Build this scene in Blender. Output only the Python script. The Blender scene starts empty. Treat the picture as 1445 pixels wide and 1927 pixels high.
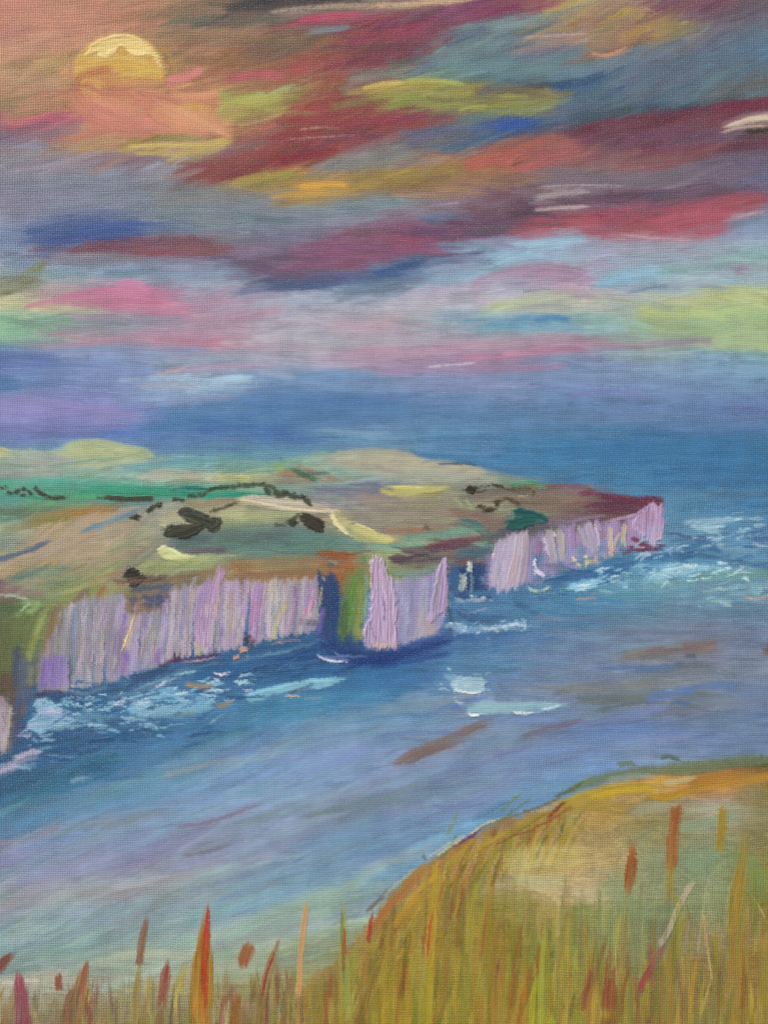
# An unframed oil painting of a chalk coast, photographed close up in soft daylight.
# Everything the photograph shows is paint on one stretched canvas, so the scene is that canvas:
# a real panel with sides and stretcher bars on a plaster wall, its paint laid down stroke by stroke
# as a relief (thick strokes stand proud), and every painted thing a mesh of its own.
import bpy
import math
import numpy as np

SC = bpy.context.scene
U = 0.0002                      # one canvas unit = 0.2 mm
CX, CY, ZC = 722.5, 963.5, 1.5  # centre of the view on the canvas; its height above the ground

# ---- camera
cd = bpy.data.cameras.new("camera")
cam = bpy.data.objects.new("camera", cd)
SC.collection.objects.link(cam)
cd.sensor_fit = "VERTICAL"
cd.sensor_height = 36
cd.lens = 50
cam.location = (0, -1927 * U * 50 / 36, ZC)
cam.rotation_euler = (math.radians(90), 0, 0)
cd.clip_start = .01
cd.clip_end = 500
SC.camera = cam

# ---- daylight
SUN_EL, SUN_AZ = 44, -52        # degrees above the ground; from the upper left of the canvas
world = bpy.data.worlds.new("World")
SC.world = world
world.use_nodes = True
wn = world.node_tree
sky_t = wn.nodes.new("ShaderNodeTexSky")
sky_t.sky_type = "NISHITA"
sky_t.sun_disc = False
sky_t.sun_elevation = math.radians(SUN_EL)
sky_t.sun_rotation = math.radians(180 + SUN_AZ * -1)
sky_t.dust_density = 4
sky_t.air_density = 1
wn.links.new(sky_t.outputs[0], wn.nodes["Background"].inputs[0])
wn.nodes["Background"].inputs[1].default_value = .09
sl = bpy.data.lights.new("sun", "SUN")
sl.energy = 2.0
sl.angle = math.radians(14)
sl.color = (1, .95, .89)
so = bpy.data.objects.new("sun_lamp", sl)
SC.collection.objects.link(so)
so.rotation_euler = (math.radians(90 - SUN_EL), 0, math.radians(SUN_AZ))
SC.view_settings.view_transform = "Standard"
SC.view_settings.look = "None"
SC.view_settings.exposure = .68
SC.view_settings.gamma = 1
SC.render.filter_size = 1.25
SC.cycles.filter_width = 1.25

# ------------------------------------------------------------------ paint engine
# The painting is laid down stroke by stroke on the canvas: x, y are positions on the canvas
# in units of 0.2 mm from its upper left working corner.
P = 1.85                       # spacing of the paint relief, in canvas units
X0, Y0, X1, Y1 = -120, -110, 1565, 2040
NX = int((X1 - X0) / P) + 1
NY = int((Y1 - Y0) / P) + 1
gx = X0 + np.arange(NX) * P
gy = Y0 + np.arange(NY) * P
COL = np.zeros((NY, NX, 3), np.float32)
HGT = np.zeros((NY, NX), np.float32)      # paint thickness, canvas units
THIN = np.ones((NY, NX), np.float32)      # 1 = thin scumble that shows the weave, 0 = thick paint
OWN = np.zeros((NY, NX), np.int16)
_rs = np.random.RandomState(7)
_T = _rs.rand(256, 256).astype(np.float32)


def nz(u, v, s=0):
    u = u + s * 17.31
    v = v + s * 41.77
    iu = np.floor(u).astype(np.int32)
    iv = np.floor(v).astype(np.int32)
    fu = (u - iu).astype(np.float32)
    fv = (v - iv).astype(np.float32)
    fu = fu * fu * (3 - 2 * fu)
    fv = fv * fv * (3 - 2 * fv)
    a = _T[iv & 255, iu & 255]
    b = _T[iv & 255, (iu + 1) & 255]
    c = _T[(iv + 1) & 255, iu & 255]
    d = _T[(iv + 1) & 255, (iu + 1) & 255]
    return (a * (1 - fu) + b * fu) * (1 - fv) + (c * (1 - fu) + d * fu) * fv


def hx(c):
    if not isinstance(c, str):
        return np.asarray(c, np.float32)
    return np.array([int(c[i:i + 2], 16) / 255 for i in (0, 2, 4)], np.float32)


def sst(a, b, x):
    t = np.clip((x - a) / (b - a + 1e-9), 0, 1)
    return t * t * (3 - 2 * t)


def P2(s):
    if not isinstance(s, str):
        return np.array(s, np.float64)
    return np.array([[float(v) for v in q.split(",")] for q in s.split()])


def curve(p, n=6):
    if len(p) < 3:
        return p
    q = np.vstack([2 * p[0] - p[1], p, 2 * p[-1] - p[-2]])
    out = []
    for i in range(1, len(q) - 2):
        for k in range(n):
            t = k / n
            a, b, c, d = q[i - 1], q[i], q[i + 1], q[i + 2]
            out.append(.5 * (2 * b + (c - a) * t + (2 * a - 5 * b + 4 * c - d) * t * t + (3 * b - a - 3 * c + d) * t ** 3))
    out.append(p[-1])
    return np.array(out)


# ids of the painted things: (name, parent id or None, label)
IDS = [("ground_coat", None, "")]


def new(name, parent=None, label=""):
    IDS.append((name, parent, label))
    return len(IDS) - 1


_sn = [0]


def S(pts, w, col, a=.85, soft=.55, br=.5, dry=0., h=0., col2=None, tp=(.15, .22), rag=.6, var=.085, own=None, thin=None, grain=2.2, wob=.25, taper=.35):
    """One stroke: path, width, colour; soft = feathered side edges, br = how much the bristles part,
    dry = how little paint reaches the pits of the weave, h = thickness, rag = ragged ends."""
    _sn[0] += 1
    sd = _sn[0]
    p = curve(P2(pts))
    hw = w / 2 * 1.12
    m = hw * 1.35 + 4
    x0, x1 = p[:, 0].min() - m, p[:, 0].max() + m
    y0, y1 = p[:, 1].min() - m, p[:, 1].max() + m
    i0, i1 = max(0, int((x0 - X0) / P)), min(NX, int((x1 - X0) / P) + 2)
    j0, j1 = max(0, int((y0 - Y0) / P)), min(NY, int((y1 - Y0) / P) + 2)
    if i1 <= i0 or j1 <= j0:
        return
    X, Y = np.meshgrid(gx[i0:i1], gy[j0:j1])
    seg = np.diff(p, axis=0)
    L = np.hypot(seg[:, 0], seg[:, 1]) + 1e-6
    cum = np.concatenate([[0], np.cumsum(L)])
    tot = cum[-1]
    best = np.full(X.shape, 1e9)
    SS = np.zeros(X.shape)
    DD = np.zeros(X.shape)
    n = len(L)
    for k in range(n):
        ux, uy = seg[k] / L[k]
        rx, ry = X - p[k, 0], Y - p[k, 1]
        t = rx * ux + ry * uy
        lo = -1e9 if k == 0 else 0
        hi = 1e9 if k == n - 1 else L[k]
        tc = np.clip(t, lo, hi)
        dx, dy = rx - tc * ux, ry - tc * uy
        d2 = dx * dx + dy * dy
        over = np.maximum(np.maximum(-t, t - L[k]), 0)
        cost = d2 + (over * .7) ** 2 * 1.0
        mk = cost < best
        best = np.where(mk, cost, best)
        SS = np.where(mk, cum[k] + tc, SS)
        sg = -uy * rx + ux * ry
        DD = np.where(mk, np.sign(sg) * np.sqrt(d2), DD)
    # ragged ends: each bristle track starts and stops on its own
    tr = nz(DD / grain + sd, SS * 0 + sd * 3.1, 1) * .6 + nz(DD / (grain * 3) + sd, SS * 0 + sd, 2) * .7
    e = rag * min(tot * .45, hw * 2.2 + 10)
    s_in = SS - (tr - .5) * e
    s_out = tot - SS - (1.15 - tr - .5) * e
    tl = max(tot * tp[0], 3)
    tr_ = max(tot * tp[1], 3)
    endf = sst(-2, tl * .5 + 2, s_in) * sst(-2, tr_ * .5 + 2, s_out)
    prof = (np.clip((SS + hw * .5) / tl, .0, 1) ** taper) * (np.clip((tot - SS + hw * .5) / tr_, .0, 1) ** taper)
    hwv = np.maximum(hw * prof, .6)
    q = np.abs(DD) / hwv + wob * (nz(SS / (hw * 1.7 + 6), np.sign(DD) * 5 + sd, 3) - .5) * 2 * .6
    cross = 1 - sst(1 - soft, 1 + soft * .15 + .02, q)
    st = nz(SS / (50 + w) + sd, DD / grain + sd * 7, 4) * .65 + nz(SS / 22 + sd, DD / (grain * .6) + sd, 5) * .35
    A = cross * endf
    brf = 1 - br * np.clip((st - .45) * 2.6, 0, 1) * (1.15 - cross * .45)
    A = A * np.clip(brf, 0, 1)
    if dry > 0:
        g = nz(X / 2.1, Y / 2.0, 9) * .55 + nz(X / 5, Y / 4, 8) * .2 + st * .35
        A = A * sst(dry * .95 - .22, dry * .95 + .12, g)
    A = np.clip(A * a, 0, 1).astype(np.float32)
    c = hx(col)
    C = np.broadcast_to(c, X.shape + (3,)).astype(np.float32).copy()
    if col2:
        c2 = hx(col2)
        kk = sst(.35, .65, nz(SS / (40 + w) + sd * 2, DD / (hw * .35 + 3) + sd, 6))[..., None]
        C = C * (1 - kk) + c2 * kk
    C = C * (1 + var * 2.2 * (st - .5))[..., None]
    sl = (slice(j0, j1), slice(i0, i1))
    COL[sl] = COL[sl] * (1 - A[..., None]) + C * A[..., None]
    if h:
        ridge = (.55 + .55 * (1 - st) + .5 * sst(.5, .95, q) * (q < 1.05))
        HGT[sl] = HGT[sl] * (1 - A * .6) + A * h * ridge
    else:
        HGT[sl] = HGT[sl] * (1 - A * .3) + A * .25 * (1 - st)
    tv = thin if thin is not None else (.15 if h > .8 else (.75 if a < .6 else .6))
    THIN[sl] = THIN[sl] * (1 - A) + tv * A
    if own is not None:
        o = OWN[sl]
        o[A > .3] = own


def lattice(xs, rows, mask=None, wx=26, wy=10, sd=3, tint=(1, 1, 1)):
    """Broad first lay-in: colours at knots, blended and drawn out along the brush direction."""
    ys = [r[0] for r in rows]
    G = np.array([[hx(c) for c in r[1].split()] for r in rows]) * np.array(tint)
    X, Y = np.meshgrid(gx, gy)
    X = X + (nz(X / 140, Y / 5, sd) - .5) * wx * 2.2 + (nz(X / 60, Y / 24, sd + 1) - .5) * wx
    Y = Y + (nz(X / 60, Y / 30, sd + 2) - .5) * wy * 2 + (nz(X / 90, Y / 3, sd + 5) - .5) * wy * .8
    fx = np.interp(X, xs, np.arange(len(xs)))
    fy = np.interp(Y, ys, np.arange(len(ys)))
    i = np.minimum(fx.astype(int), len(xs) - 2)
    j = np.minimum(fy.astype(int), len(ys) - 2)
    u = (fx - i)[..., None]
    v = (fy - j)[..., None]
    u = u * u * (3 - 2 * u)
    v = v * v * (3 - 2 * v)
    C = (G[j, i] * (1 - u) + G[j, i + 1] * u) * (1 - v) + (G[j + 1, i] * (1 - u) + G[j + 1, i + 1] * u) * v
    C = C * (1 + .16 * (nz(X / 70, Y / 2.6, 11) - .5) + .08 * (nz(X / 9, Y / 7, 13) - .5))[..., None]
    if mask is None:
        COL[:] = C
    else:
        COL[:] = COL * (1 - mask[..., None]) + C * mask[..., None]


def poly(pts, feather=3, rough=4, sx=14, sy=14, sd=1):
    """Soft mask of a closed outline with a brushed, uneven edge."""
    p = P2(pts)
    X, Y = np.meshgrid(gx, gy)
    X = X + (nz(X / sx, Y / sy, sd) - .5) * rough * 2
    Y = Y + (nz(X / sx, Y / sy, sd + 9) - .5) * rough * 2
    ins = np.zeros(X.shape, bool)
    dist = np.full(X.shape, 1e9)
    n = len(p)
    for k in range(n):
        a, b = p[k], p[(k + 1) % n]
        c = (a[1] > Y) != (b[1] > Y)
        with np.errstate(divide="ignore", invalid="ignore"):
            xi = (b[0] - a[0]) * (Y - a[1]) / (b[1] - a[1] + 1e-9) + a[0]
        ins ^= c & (X < xi)
        d = b - a
        t = np.clip(((X - a[0]) * d[0] + (Y - a[1]) * d[1]) / (d @ d + 1e-9), 0, 1)
        dist = np.minimum(dist, np.hypot(X - a[0] - t * d[0], Y - a[1] - t * d[1]))
    sdv = np.where(ins, dist, -dist)
    return sst(-feather, feather, sdv).astype(np.float32)


def F(pts, col, a=.93, feather=2.5, rough=4, h=0., ang=0., col2=None, own=None, var=.05, br=.25, thin=None, L=46, gr=2.2, smooth=True):
    """A patch filled with side by side bristle marks running at angle ang (degrees)."""
    _sn[0] += 1
    sd = _sn[0]
    p = P2(pts)
    if smooth:
        p = curve(np.vstack([p, p[:1]]), 4)[:-1]
    x0, x1, y0, y1 = p[:, 0].min() - 12, p[:, 0].max() + 12, p[:, 1].min() - 12, p[:, 1].max() + 12
    i0, i1 = max(0, int((x0 - X0) / P)), min(NX, int((x1 - X0) / P) + 2)
    j0, j1 = max(0, int((y0 - Y0) / P)), min(NY, int((y1 - Y0) / P) + 2)
    X, Y = np.meshgrid(gx[i0:i1], gy[j0:j1])
    c_, s_ = math.cos(math.radians(ang)), math.sin(math.radians(ang))
    T = X * c_ - Y * s_
    D_ = X * s_ + Y * c_
    k = (nz(T / 30, D_ / gr + sd, 1) - .5) * rough * 1.6
    Xw = X + k * c_ + (nz(X / 9, Y / 9 + sd, 2) - .5) * rough * .8
    Yw = Y - k * s_ + (nz(X / 8, Y / 8 + sd, 3) - .5) * rough * .8
    ins = np.zeros(X.shape, bool)
    dist = np.full(X.shape, 1e9)
    n = len(p)
    for q in range(n):
        A_, B_ = p[q], p[(q + 1) % n]
        cc = (A_[1] > Yw) != (B_[1] > Yw)
        ins ^= cc & (Xw < (B_[0] - A_[0]) * (Yw - A_[1]) / (B_[1] - A_[1] + 1e-9) + A_[0])
        d = B_ - A_
        t = np.clip(((Xw - A_[0]) * d[0] + (Yw - A_[1]) * d[1]) / (d @ d + 1e-9), 0, 1)
        dist = np.minimum(dist, np.hypot(Xw - A_[0] - t * d[0], Yw - A_[1] - t * d[1]))
    sdv = np.where(ins, dist, -dist)
    st = nz(T / L + sd, D_ / gr + sd * 7, 4) * .65 + nz(T / (L * .4) + sd, D_ / (gr * .6) + sd, 5) * .35
    A = sst(-feather, feather, sdv) * np.clip(1 - br * np.clip((st - .45) * 2.6, 0, 1), 0, 1) * a
    A = A.astype(np.float32)
    C = np.broadcast_to(hx(col), X.shape + (3,)).astype(np.float32).copy()
    if col2:
        kk = sst(.35, .65, nz(T / (L * 1.4) + sd * 2, D_ / 9 + sd, 6))[..., None]
        C = C * (1 - kk) + hx(col2) * kk
    C = C * (1 + var * 2.2 * (st - .5))[..., None]
    sl = (slice(j0, j1), slice(i0, i1))
    COL[sl] = COL[sl] * (1 - A[..., None]) + C * A[..., None]
    edge = sst(0, 3, sdv) * (1 - sst(3, 8, sdv))
    HGT[sl] = HGT[sl] * (1 - A * .5) + A * h * (.6 + .7 * (1 - st) + .5 * edge)
    tv = thin if thin is not None else (.15 if h > .8 else .6)
    THIN[sl] = THIN[sl] * (1 - A) + tv * A
    if own is not None:
        OWN[sl][A > .3] = own


_ro = np.random.RandomState(5)


def over(n, bx, ids, ang, L=(30, 120), W=(5, 15), a=(.35, .8), dry=(0, .35), jit=.05, br=.65, spread=6.):
    """Go over a passage with dry streaks picked up from the wet paint, following the brush direction."""
    x0, y0, x1, y1 = bx
    for _ in range(n):
        x, y = _ro.uniform(x0, x1), _ro.uniform(y0, y1)
        i, j = int(np.clip((x - X0) / P, 1, NX - 2)), int(np.clip((y - Y0) / P, 1, NY - 2))
        if ids is not None and OWN[j, i] not in ids:
            continue
        c = COL[j, i] * (1 + _ro.uniform(-jit, jit)) + _ro.uniform(-jit, jit, 3) * .35
        t = math.radians((ang(x, y) if callable(ang) else ang) + _ro.normal(0, spread))
        l = _ro.uniform(*L)
        f = _ro.uniform(.2, .8)
        dx, dy = math.cos(t) * l, -math.sin(t) * l
        cv = _ro.uniform(-.06, .06) * l
        if ids is not None:
            ends = [(x - dx * f, y - dy * f), (x + dx * (1 - f), y + dy * (1 - f))]
            if any(OWN[int(np.clip((ey - Y0) / P, 0, NY - 1)), int(np.clip((ex - X0) / P, 0, NX - 1))] not in ids for ex, ey in ends):
                continue
        S([(x - dx * f, y - dy * f), (x + dx * (.5 - f), y + dy * (.5 - f) + cv), (x + dx * (1 - f), y + dy * (1 - f))], _ro.uniform(*W), np.clip(c, .02, .98),
          a=_ro.uniform(*a), soft=.7, br=br, dry=_ro.uniform(*dry), rag=1., var=.1, tp=(.1, .25))
# ------------------------------------------------------------------ lay-in
XS = [0, 180, 360, 540, 720, 900, 1080, 1260, 1445]
lattice(XS, [
 (0,   "b48474 b2866a 967a62 5c5658 84766a 86486a b09c66 7e5a70 6f6670"),
 (60,  "b88674 b4886c 9a7e60 7e5c58 985264 6e7d80 a08864 8a8070 6a6e80"),
 (120, "b28c6e b89264 a07a5c 9a6454 8c5460 6c868c 64788a 6e7888 667c8e"),
 (180, "a8846a c08a68 b89466 98784e 8a6854 7c8264 5a7690 667480 6a7272"),
 (240, "a07070 bc8068 b49068 9e6052 885c60 56708f 665c6c 7a4e5e 6c4c54"),
 (300, "8c8488 a49078 8e90a0 8c4a48 868078 ac7060 9c686c 8e6068 746a80"),
 (340, "8a8690 8c8e9a 8a8a80 b8924e 98825a 9c7660 867a80 847484 74708a"),
 (380, "868898 8088a0 848c90 868e90 809098 86707e 705c70 70607a 7c7a92"),
 (430, "7e88a2 54699a 7e8c98 7e8898 88607a 74596e 9c606e b0606e 7f93ac"),
 (470, "7c8ea8 7c6074 86606a 80687e 885a76 7f8ca6 93b0c4 97a4b6 8aa6ac"),
 (520, "8c9a96 8aa0b0 8aa0b2 787e98 68809c 94a8ba a492aa 90b0c0 94b2b0"),
 (570, "b2b898 bc8296 ac8aa0 9aa2b6 a8aab8 b2aab8 b0b4a6 98a8ac b0be8a"),
 (610, "8cb698 949a9e a892a8 a6a2b2 b0a0aa 84a6b4 8aaeb2 a2b892 a4bc8a"),
 (640, "78a0a6 a08c9c b48a9c a6a2b0 a69eb0 a69aac a4889e 94a494 90b090"),
 (680, "6a84b0 7a92ba 8c98b0 9ca0b2 a48ea4 9886a6 7c94b6 84a4be 7ca0b8"),
 (720, "6a88b4 7c90bc 98b0c6 7090b6 7892b6 8a8cb2 7a90ba 7894b6 7092b2"),
 (770, "8e8abe 8488be 688ab4 5680ae 5c80aa 6488ae 6484aa 6886ae 6c84b0"),
 (820, "7482b4 6888ba 5a80ae 5a84aa 6890b0 5a8ab0 4c80a8 4a7ca6 4a7ca2"),
 (860, "6a90a8 6a90a8 6890a8 6a98a8 6890a8 5080aa 4a82aa 447aa4 447aa2"),
 (900, "5a88a8 5a88a8 5a88a8 5a88a8 5a88a8 5a88a4 4c80a6 467ca6 447aa2"),
 (950, "5a88a8 5a88a8 5a88a8 5a88a8 5a88a8 5a88a8 4c80a6 5a88a8 5080a6"),
 (1000, "5a88a8 5a88a8 5a88a8 5a88a8 5a88a8 5a88a8 4c80a6 6490ac 5c8cae"),
 (1050, "5a88a8 5a88a8 5a88a8 4a7098 3c648c 44688c 4f84a8 5c90b0 6292ae"),
 (1100, "5a88a8 5a88a8 5a88a8 4a7098 3c648c 486e96 5c90ac 709cb0 6c94aa"),
 (1150, "5a88a8 5a88a8 5a88a8 4a7098 3c648c 5280a4 5484a2 6c8ca2 6a88a0"),
 (1200, "40648c 40648c 40648c 3c648c 3a5a8c 5480aa 6c88a6 7a8498 70809a"),
 (1260, "40648c 4a7098 44709c 3c6c98 3f72a2 5c86aa 7488a6 7e8692 7a8a9e"),
 (1320, "40648c 4c7c9c 4878a0 4c86aa 4f86ae 7c94b2 7888a2 788286 6c82a4"),
 (1380, "3c6488 447099 5082a6 6892b2 7498be 8898b2 6c88b6 7088b6 6c84a6"),
 (1440, "3c6088 3c6c90 6890b6 7c9cc6 8098c2 7c90b0 7090ba 7c90a4 6c8498"),
 (1500, "3c6c88 5084aa 7898c8 7c96bc 788ca6 6c8eb8 6c90b4 6c90b4 6c90b4"),
 (1560, "6080a8 7898c4 8898b2 8294b2 7892b4 6c98b8 6c90b4 6c90b4 6c90b4"),
 (1620, "8890ac 8c98b6 8c9cb6 889eb4 7098ba 6c98b8 6c90b4 6c90b4 6c90b4"),
 (1680, "949aa8 969ea8 98a2a8 7c9eb4 8ca4a8 94a8a0 6c90b4 6c90b4 6c90b4"),
 (1730, "8ea0ac 8aa2b0 90a8a8 88a6a2 98ac98 94a8a0 6c90b4 6c90b4 6c90b4"),
 (1790, "7e9c9a 8ca69c 96aa9a 92a28a 949060 949060 949060 949060 949060"),
 (1850, "a4a898 a0a290 a09a7a 949262 949060 949060 949060 949060 949060"),
 (1927, "86765e 8e8058 8e8450 8e8640 949060 949060 949060 949060 949060"),
])
HGT += .25 * nz(*np.meshgrid(gx / 60, gy / 3), 12)
THIN[:] = .8

SKY = new("sky", None, "dusk sky of streaked pink, gold and slate blue paint")
SEA = new("sea", None, "blue sea brushed in slanting strokes below the cliffs")
OWN[:] = SKY
HEADLINE = "-130,838 60,838 170,826 300,848 450,852 600,844 760,846 860,872 960,892 1130,916 1250,936"
sea_m = poly("-130,838 300,852 600,846 760,850 900,842 1150,828 1600,822 1600,2100 -130,2100", 2, 4)
OWN[sea_m > .5] = SEA

# ------------------------------------------------------------------ sky: clouds and glow
def cl(label, name="cloud"):
    return new(name, SKY, label)


def K(own, *strokes, **kw):
    for s in strokes:
        d = dict(a=.8, soft=.75, br=.45, own=own)
        d.update(kw)
        if len(s) > 3:
            d.update(s[3])
        S(s[0], s[1], s[2], **d)


D = dict
# warm haze at the upper left
K(None, ("-120,20 200,30 330,20", 90, "b8826e"), ("-100,10 90,14", 50, "bc7e70"), ("-120,75 120,85 230,60", 50, "b88a74"),
  ("60,100 150,112", 30, "94845c", D(a=.6)), ("-10,120 110,150", 46, "94805c", D(a=.6)), ("-110,160 120,168", 36, "b08a6c"),
  ("60,116 112,112", 5, "cca678", D(a=.7)), ("-120,195 120,200", 34, "948060", D(a=.65)), ("60,180 150,172", 22, "b67e6c", D(a=.6)),
  ("250,30 340,20 420,14", 30, "8e7c5e", D(a=.6)), ("320,90 440,84 520,96", 34, "987058", D(a=.6)), ("340,120 460,112 520,120", 30, "92704e", D(a=.6)),
  ("330,60 460,70", 16, "a87462", D(a=.5)), ("460,104 540,108", 36, "88724c", D(a=.6)))
c = cl("dark slate streak along the top edge right of the sun")
K(c, ("310,50 380,38 470,40 560,28", 30, "5c645c", D(a=.75)), ("430,12 540,10 700,4", 24, "3c3c42", D(a=.85)), ("380,6 470,14 520,18", 12, "54504e"),
  ("480,-14 700,-8", 30, "3a3a42"), ("330,52 420,46", 8, "3e5450", D(a=.5, soft=.5)))
c = cl("pale buff dry streak at the top edge")
K(c, ("500,26 600,14 690,12 760,16", 20, "a08e7c", D(dry=.45)), ("690,14 780,8 880,2", 22, "b8a080", D(dry=.4)), ("780,4 860,-4 960,-12", 16, "c0a684", D(dry=.3)),
  ("480,34 560,24 640,26", 8, "b4a494", D(dry=.5, a=.6)))
c = cl("crimson pink cloud streak running up to the top edge")
K(c, ("528,48 600,34 680,34 760,44 830,50", 26, "a8526a", D(a=.9)), ("560,38 640,28 690,30", 14, "b05468"), ("700,40 800,36 900,26 1000,8 1080,-10", 34, "7c4862", D(a=.8, col2="6a4058")),
  ("860,36 950,20 1040,8 1070,-6", 20, "8c4468", D(a=.9)), ("640,74 740,62 830,56", 34, "90495c", D(a=.85, col2="a05060")), ("640,100 760,90 820,84", 22, "70424e"),
  ("480,60 520,54 570,50", 18, "a0605c"))
K(c, ("578,63 620,57 660,50", 13, "7c8088", D(a=.9, soft=.5, own=None)), ("592,60 640,54", 6, "8c949c", D(own=None)))
K(None, ("470,72 560,72 630,76 650,86", 26, "80684a", D(a=.8)), ("470,84 600,92 650,92", 22, "6e665a", D(a=.7)), ("470,108 560,112 620,104", 26, "84684e", D(a=.7)))
c = cl("dull rose cloud band across the upper middle of the sky")
K(c, ("480,146 560,134 620,118 700,116 780,110", 24, "9a5258"), ("540,118 600,112 650,116", 22, "9c5a4e"), ("600,120 720,116 800,98", 26, "7c4654", D(a=.7)),
  ("480,140 530,140 590,128", 14, "a85c58"))
# green patch left
c = cl("yellow green glow between the sun and the brick red cloud")
K(c, ("392,196 430,178 500,172 552,168", 44, "9aa056", D(a=.9, col2="a8a864")), ("380,206 440,210 520,196 545,176", 34, "96984e", D(a=.8)),
  ("480,190 520,170 560,164", 26, "a2a474"), ("376,210 400,214 470,222", 24, "b0a45c"), ("440,236 500,222 540,200", 22, "b09c6c"), ("480,176 550,170", 10, "a8b078", D(a=.6)))
# purple shadow under
K(None, ("-120,250 60,246 160,250", 22, "7c6a80", D(a=.7)), ("-120,262 40,258 120,252", 14, "6c7494", D(a=.5)))
c = cl("magenta streak at the left edge under the sun")
K(c, ("-120,230 0,228 90,226 165,234", 24, "ac6070", D(a=.95)), ("50,226 140,224 170,232", 14, "b45c78"), ("-100,238 60,238", 10, "9c6070"))
c = cl("straw coloured wisp under the pink glow")
K(c, ("120,292 170,268 220,258 300,262", 26, "b4946a"), ("110,300 150,280 190,262", 16, "c09c70", D(dry=.3)), ("220,272 300,262 380,258 450,262", 22, "88803c", D(a=.6)),
  ("210,284 300,286 380,282 440,262", 24, "b29c58", D(a=.85)), ("250,278 330,276 420,270 450,256", 14, "bca45c"), ("280,300 370,296 420,284", 10, "8c8458", D(a=.6)))
c = cl("mauve and slate cloud bank below the sun")
K(c, ("-120,280 -10,270 100,272", 30, "7f86a0"), ("-120,310 60,306 200,312 340,318", 40, "8a8a9c", D(a=.7)), ("20,290 120,290 160,282", 16, "8c7c84"),
  ("120,306 200,300 290,302 340,312", 26, "8a7484", D(a=.75)), ("160,318 240,302 330,300", 18, "88687a", D(a=.7)), ("150,336 250,326 300,316 316,304", 34, "8a94a8", D(a=.8)),
  ("250,326 290,314 312,306", 26, "929cb2", D(a=.85)), ("-120,350 100,352 280,352", 50, "828a9e", D(a=.8)), ("-100,330 60,336", 26, "8e8a98", D(a=.6)),
  ("0,385 120,384 300,376", 40, "7e8698", D(a=.7)), ("280,380 380,366 480,372", 50, "84887e", D(a=.7)), ("300,400 420,398 560,392", 44, "7f8c94", D(a=.7)),
  ("-120,410 30,412", 30, "9098ac", D(a=.6)))
c = cl("brick red diagonal cloud plunging down from the upper right")
F("330,322 400,310 470,290 520,262 555,225 585,190 610,165 650,148 668,160 662,190 700,205 720,216 850,224 880,232 760,250 640,285 600,298 520,312 480,335 400,345 340,340", "8a4d4c", own=c, feather=9, rough=10, ang=28, col2="965450", a=.9, var=.08)
K(c, ("330,332 400,322 480,300 540,262 590,226 640,190 668,150", 60, "8e504c", D(a=.92, col2="9a5650", tp=(.2, .3))), ("470,300 540,256 580,200 620,160 640,140", 34, "9c4c4a"),
  ("520,236 570,196 600,170", 24, "a05450"), ("500,276 560,254 640,236 720,238", 34, "8c4a4e"), ("350,330 440,312 520,300 600,282", 38, "7e4a4a"),
  ("500,304 560,298 640,282", 24, "8a3c42", D(a=.9)), ("590,200 660,190 700,206", 40, "90584e"), ("560,250 640,240 700,232 760,226", 30, "88544e"),
  ("640,140 620,170 640,200", 30, "94584e"), ("330,322 420,300 470,296", 26, "865254", D(a=.7)), ("440,274 500,256 540,226", 20, "88605e", D(a=.7)),
  ("690,236 740,226 800,222", 18, "96404e", D(a=.9)), ("740,222 820,216 880,226", 14, "88485c"), ("600,262 700,256 740,252", 18, "7e4c60"), ("640,284 720,268 760,262", 14, "846070", D(a=.6)))
K(None, ("560,244 590,240", 3, "c09c90", D(a=.5, dry=.4)), ("565,262 640,256", 4, "bc9890", D(a=.4, dry=.5)))
# grey greens around it
c = cl("grey green patch right of the brick red cloud")
K(c, ("650,146 700,140 740,136 790,130", 30, "7c8474", D(a=.8)), ("636,170 660,176 690,180", 30, "80806c", D(a=.8)), ("720,120 780,112 800,106", 22, "5e7468"), ("636,196 690,192", 14, "867a68", D(a=.6)),
  ("700,140 760,138", 10, "84988c", D(a=.6)))
c = cl("lime and lemon streak in the upper middle of the sky")
F("675,172 740,153 860,150 960,157 1030,168 1048,186 1020,206 920,214 800,212 730,204 690,188", "959452", own=c, feather=6, rough=7, ang=4, col2="827f55", a=.92, var=.08)
K(c, ("675,172 740,160 800,158 880,164", 26, "b4a45c", D(a=.95)), ("708,170 760,152 830,150 880,160", 16, "a8a858"), ("700,196 780,190 860,190 930,196", 34, "8c9050"),
  ("780,162 860,158 920,166", 18, "98984e"), ("740,206 840,204 930,206 1010,200", 26, "8a8a58"), ("900,210 980,208 1040,196 1044,184", 20, "8c9660"),
  ("880,176 950,164 1010,172 1030,186", 26, "7a6e5a", D(a=.8)), ("680,168 720,160 760,156", 10, "c4a85c", D(h=.5)), ("820,184 900,184 980,190", 12, "746650", D(a=.5)),
  ("880,196 960,198 1020,198", 8, "6c7a44", D(a=.6)), ("850,186 900,182 940,178", 3, "a89a8c", D(a=.5, dry=.4)))
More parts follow.
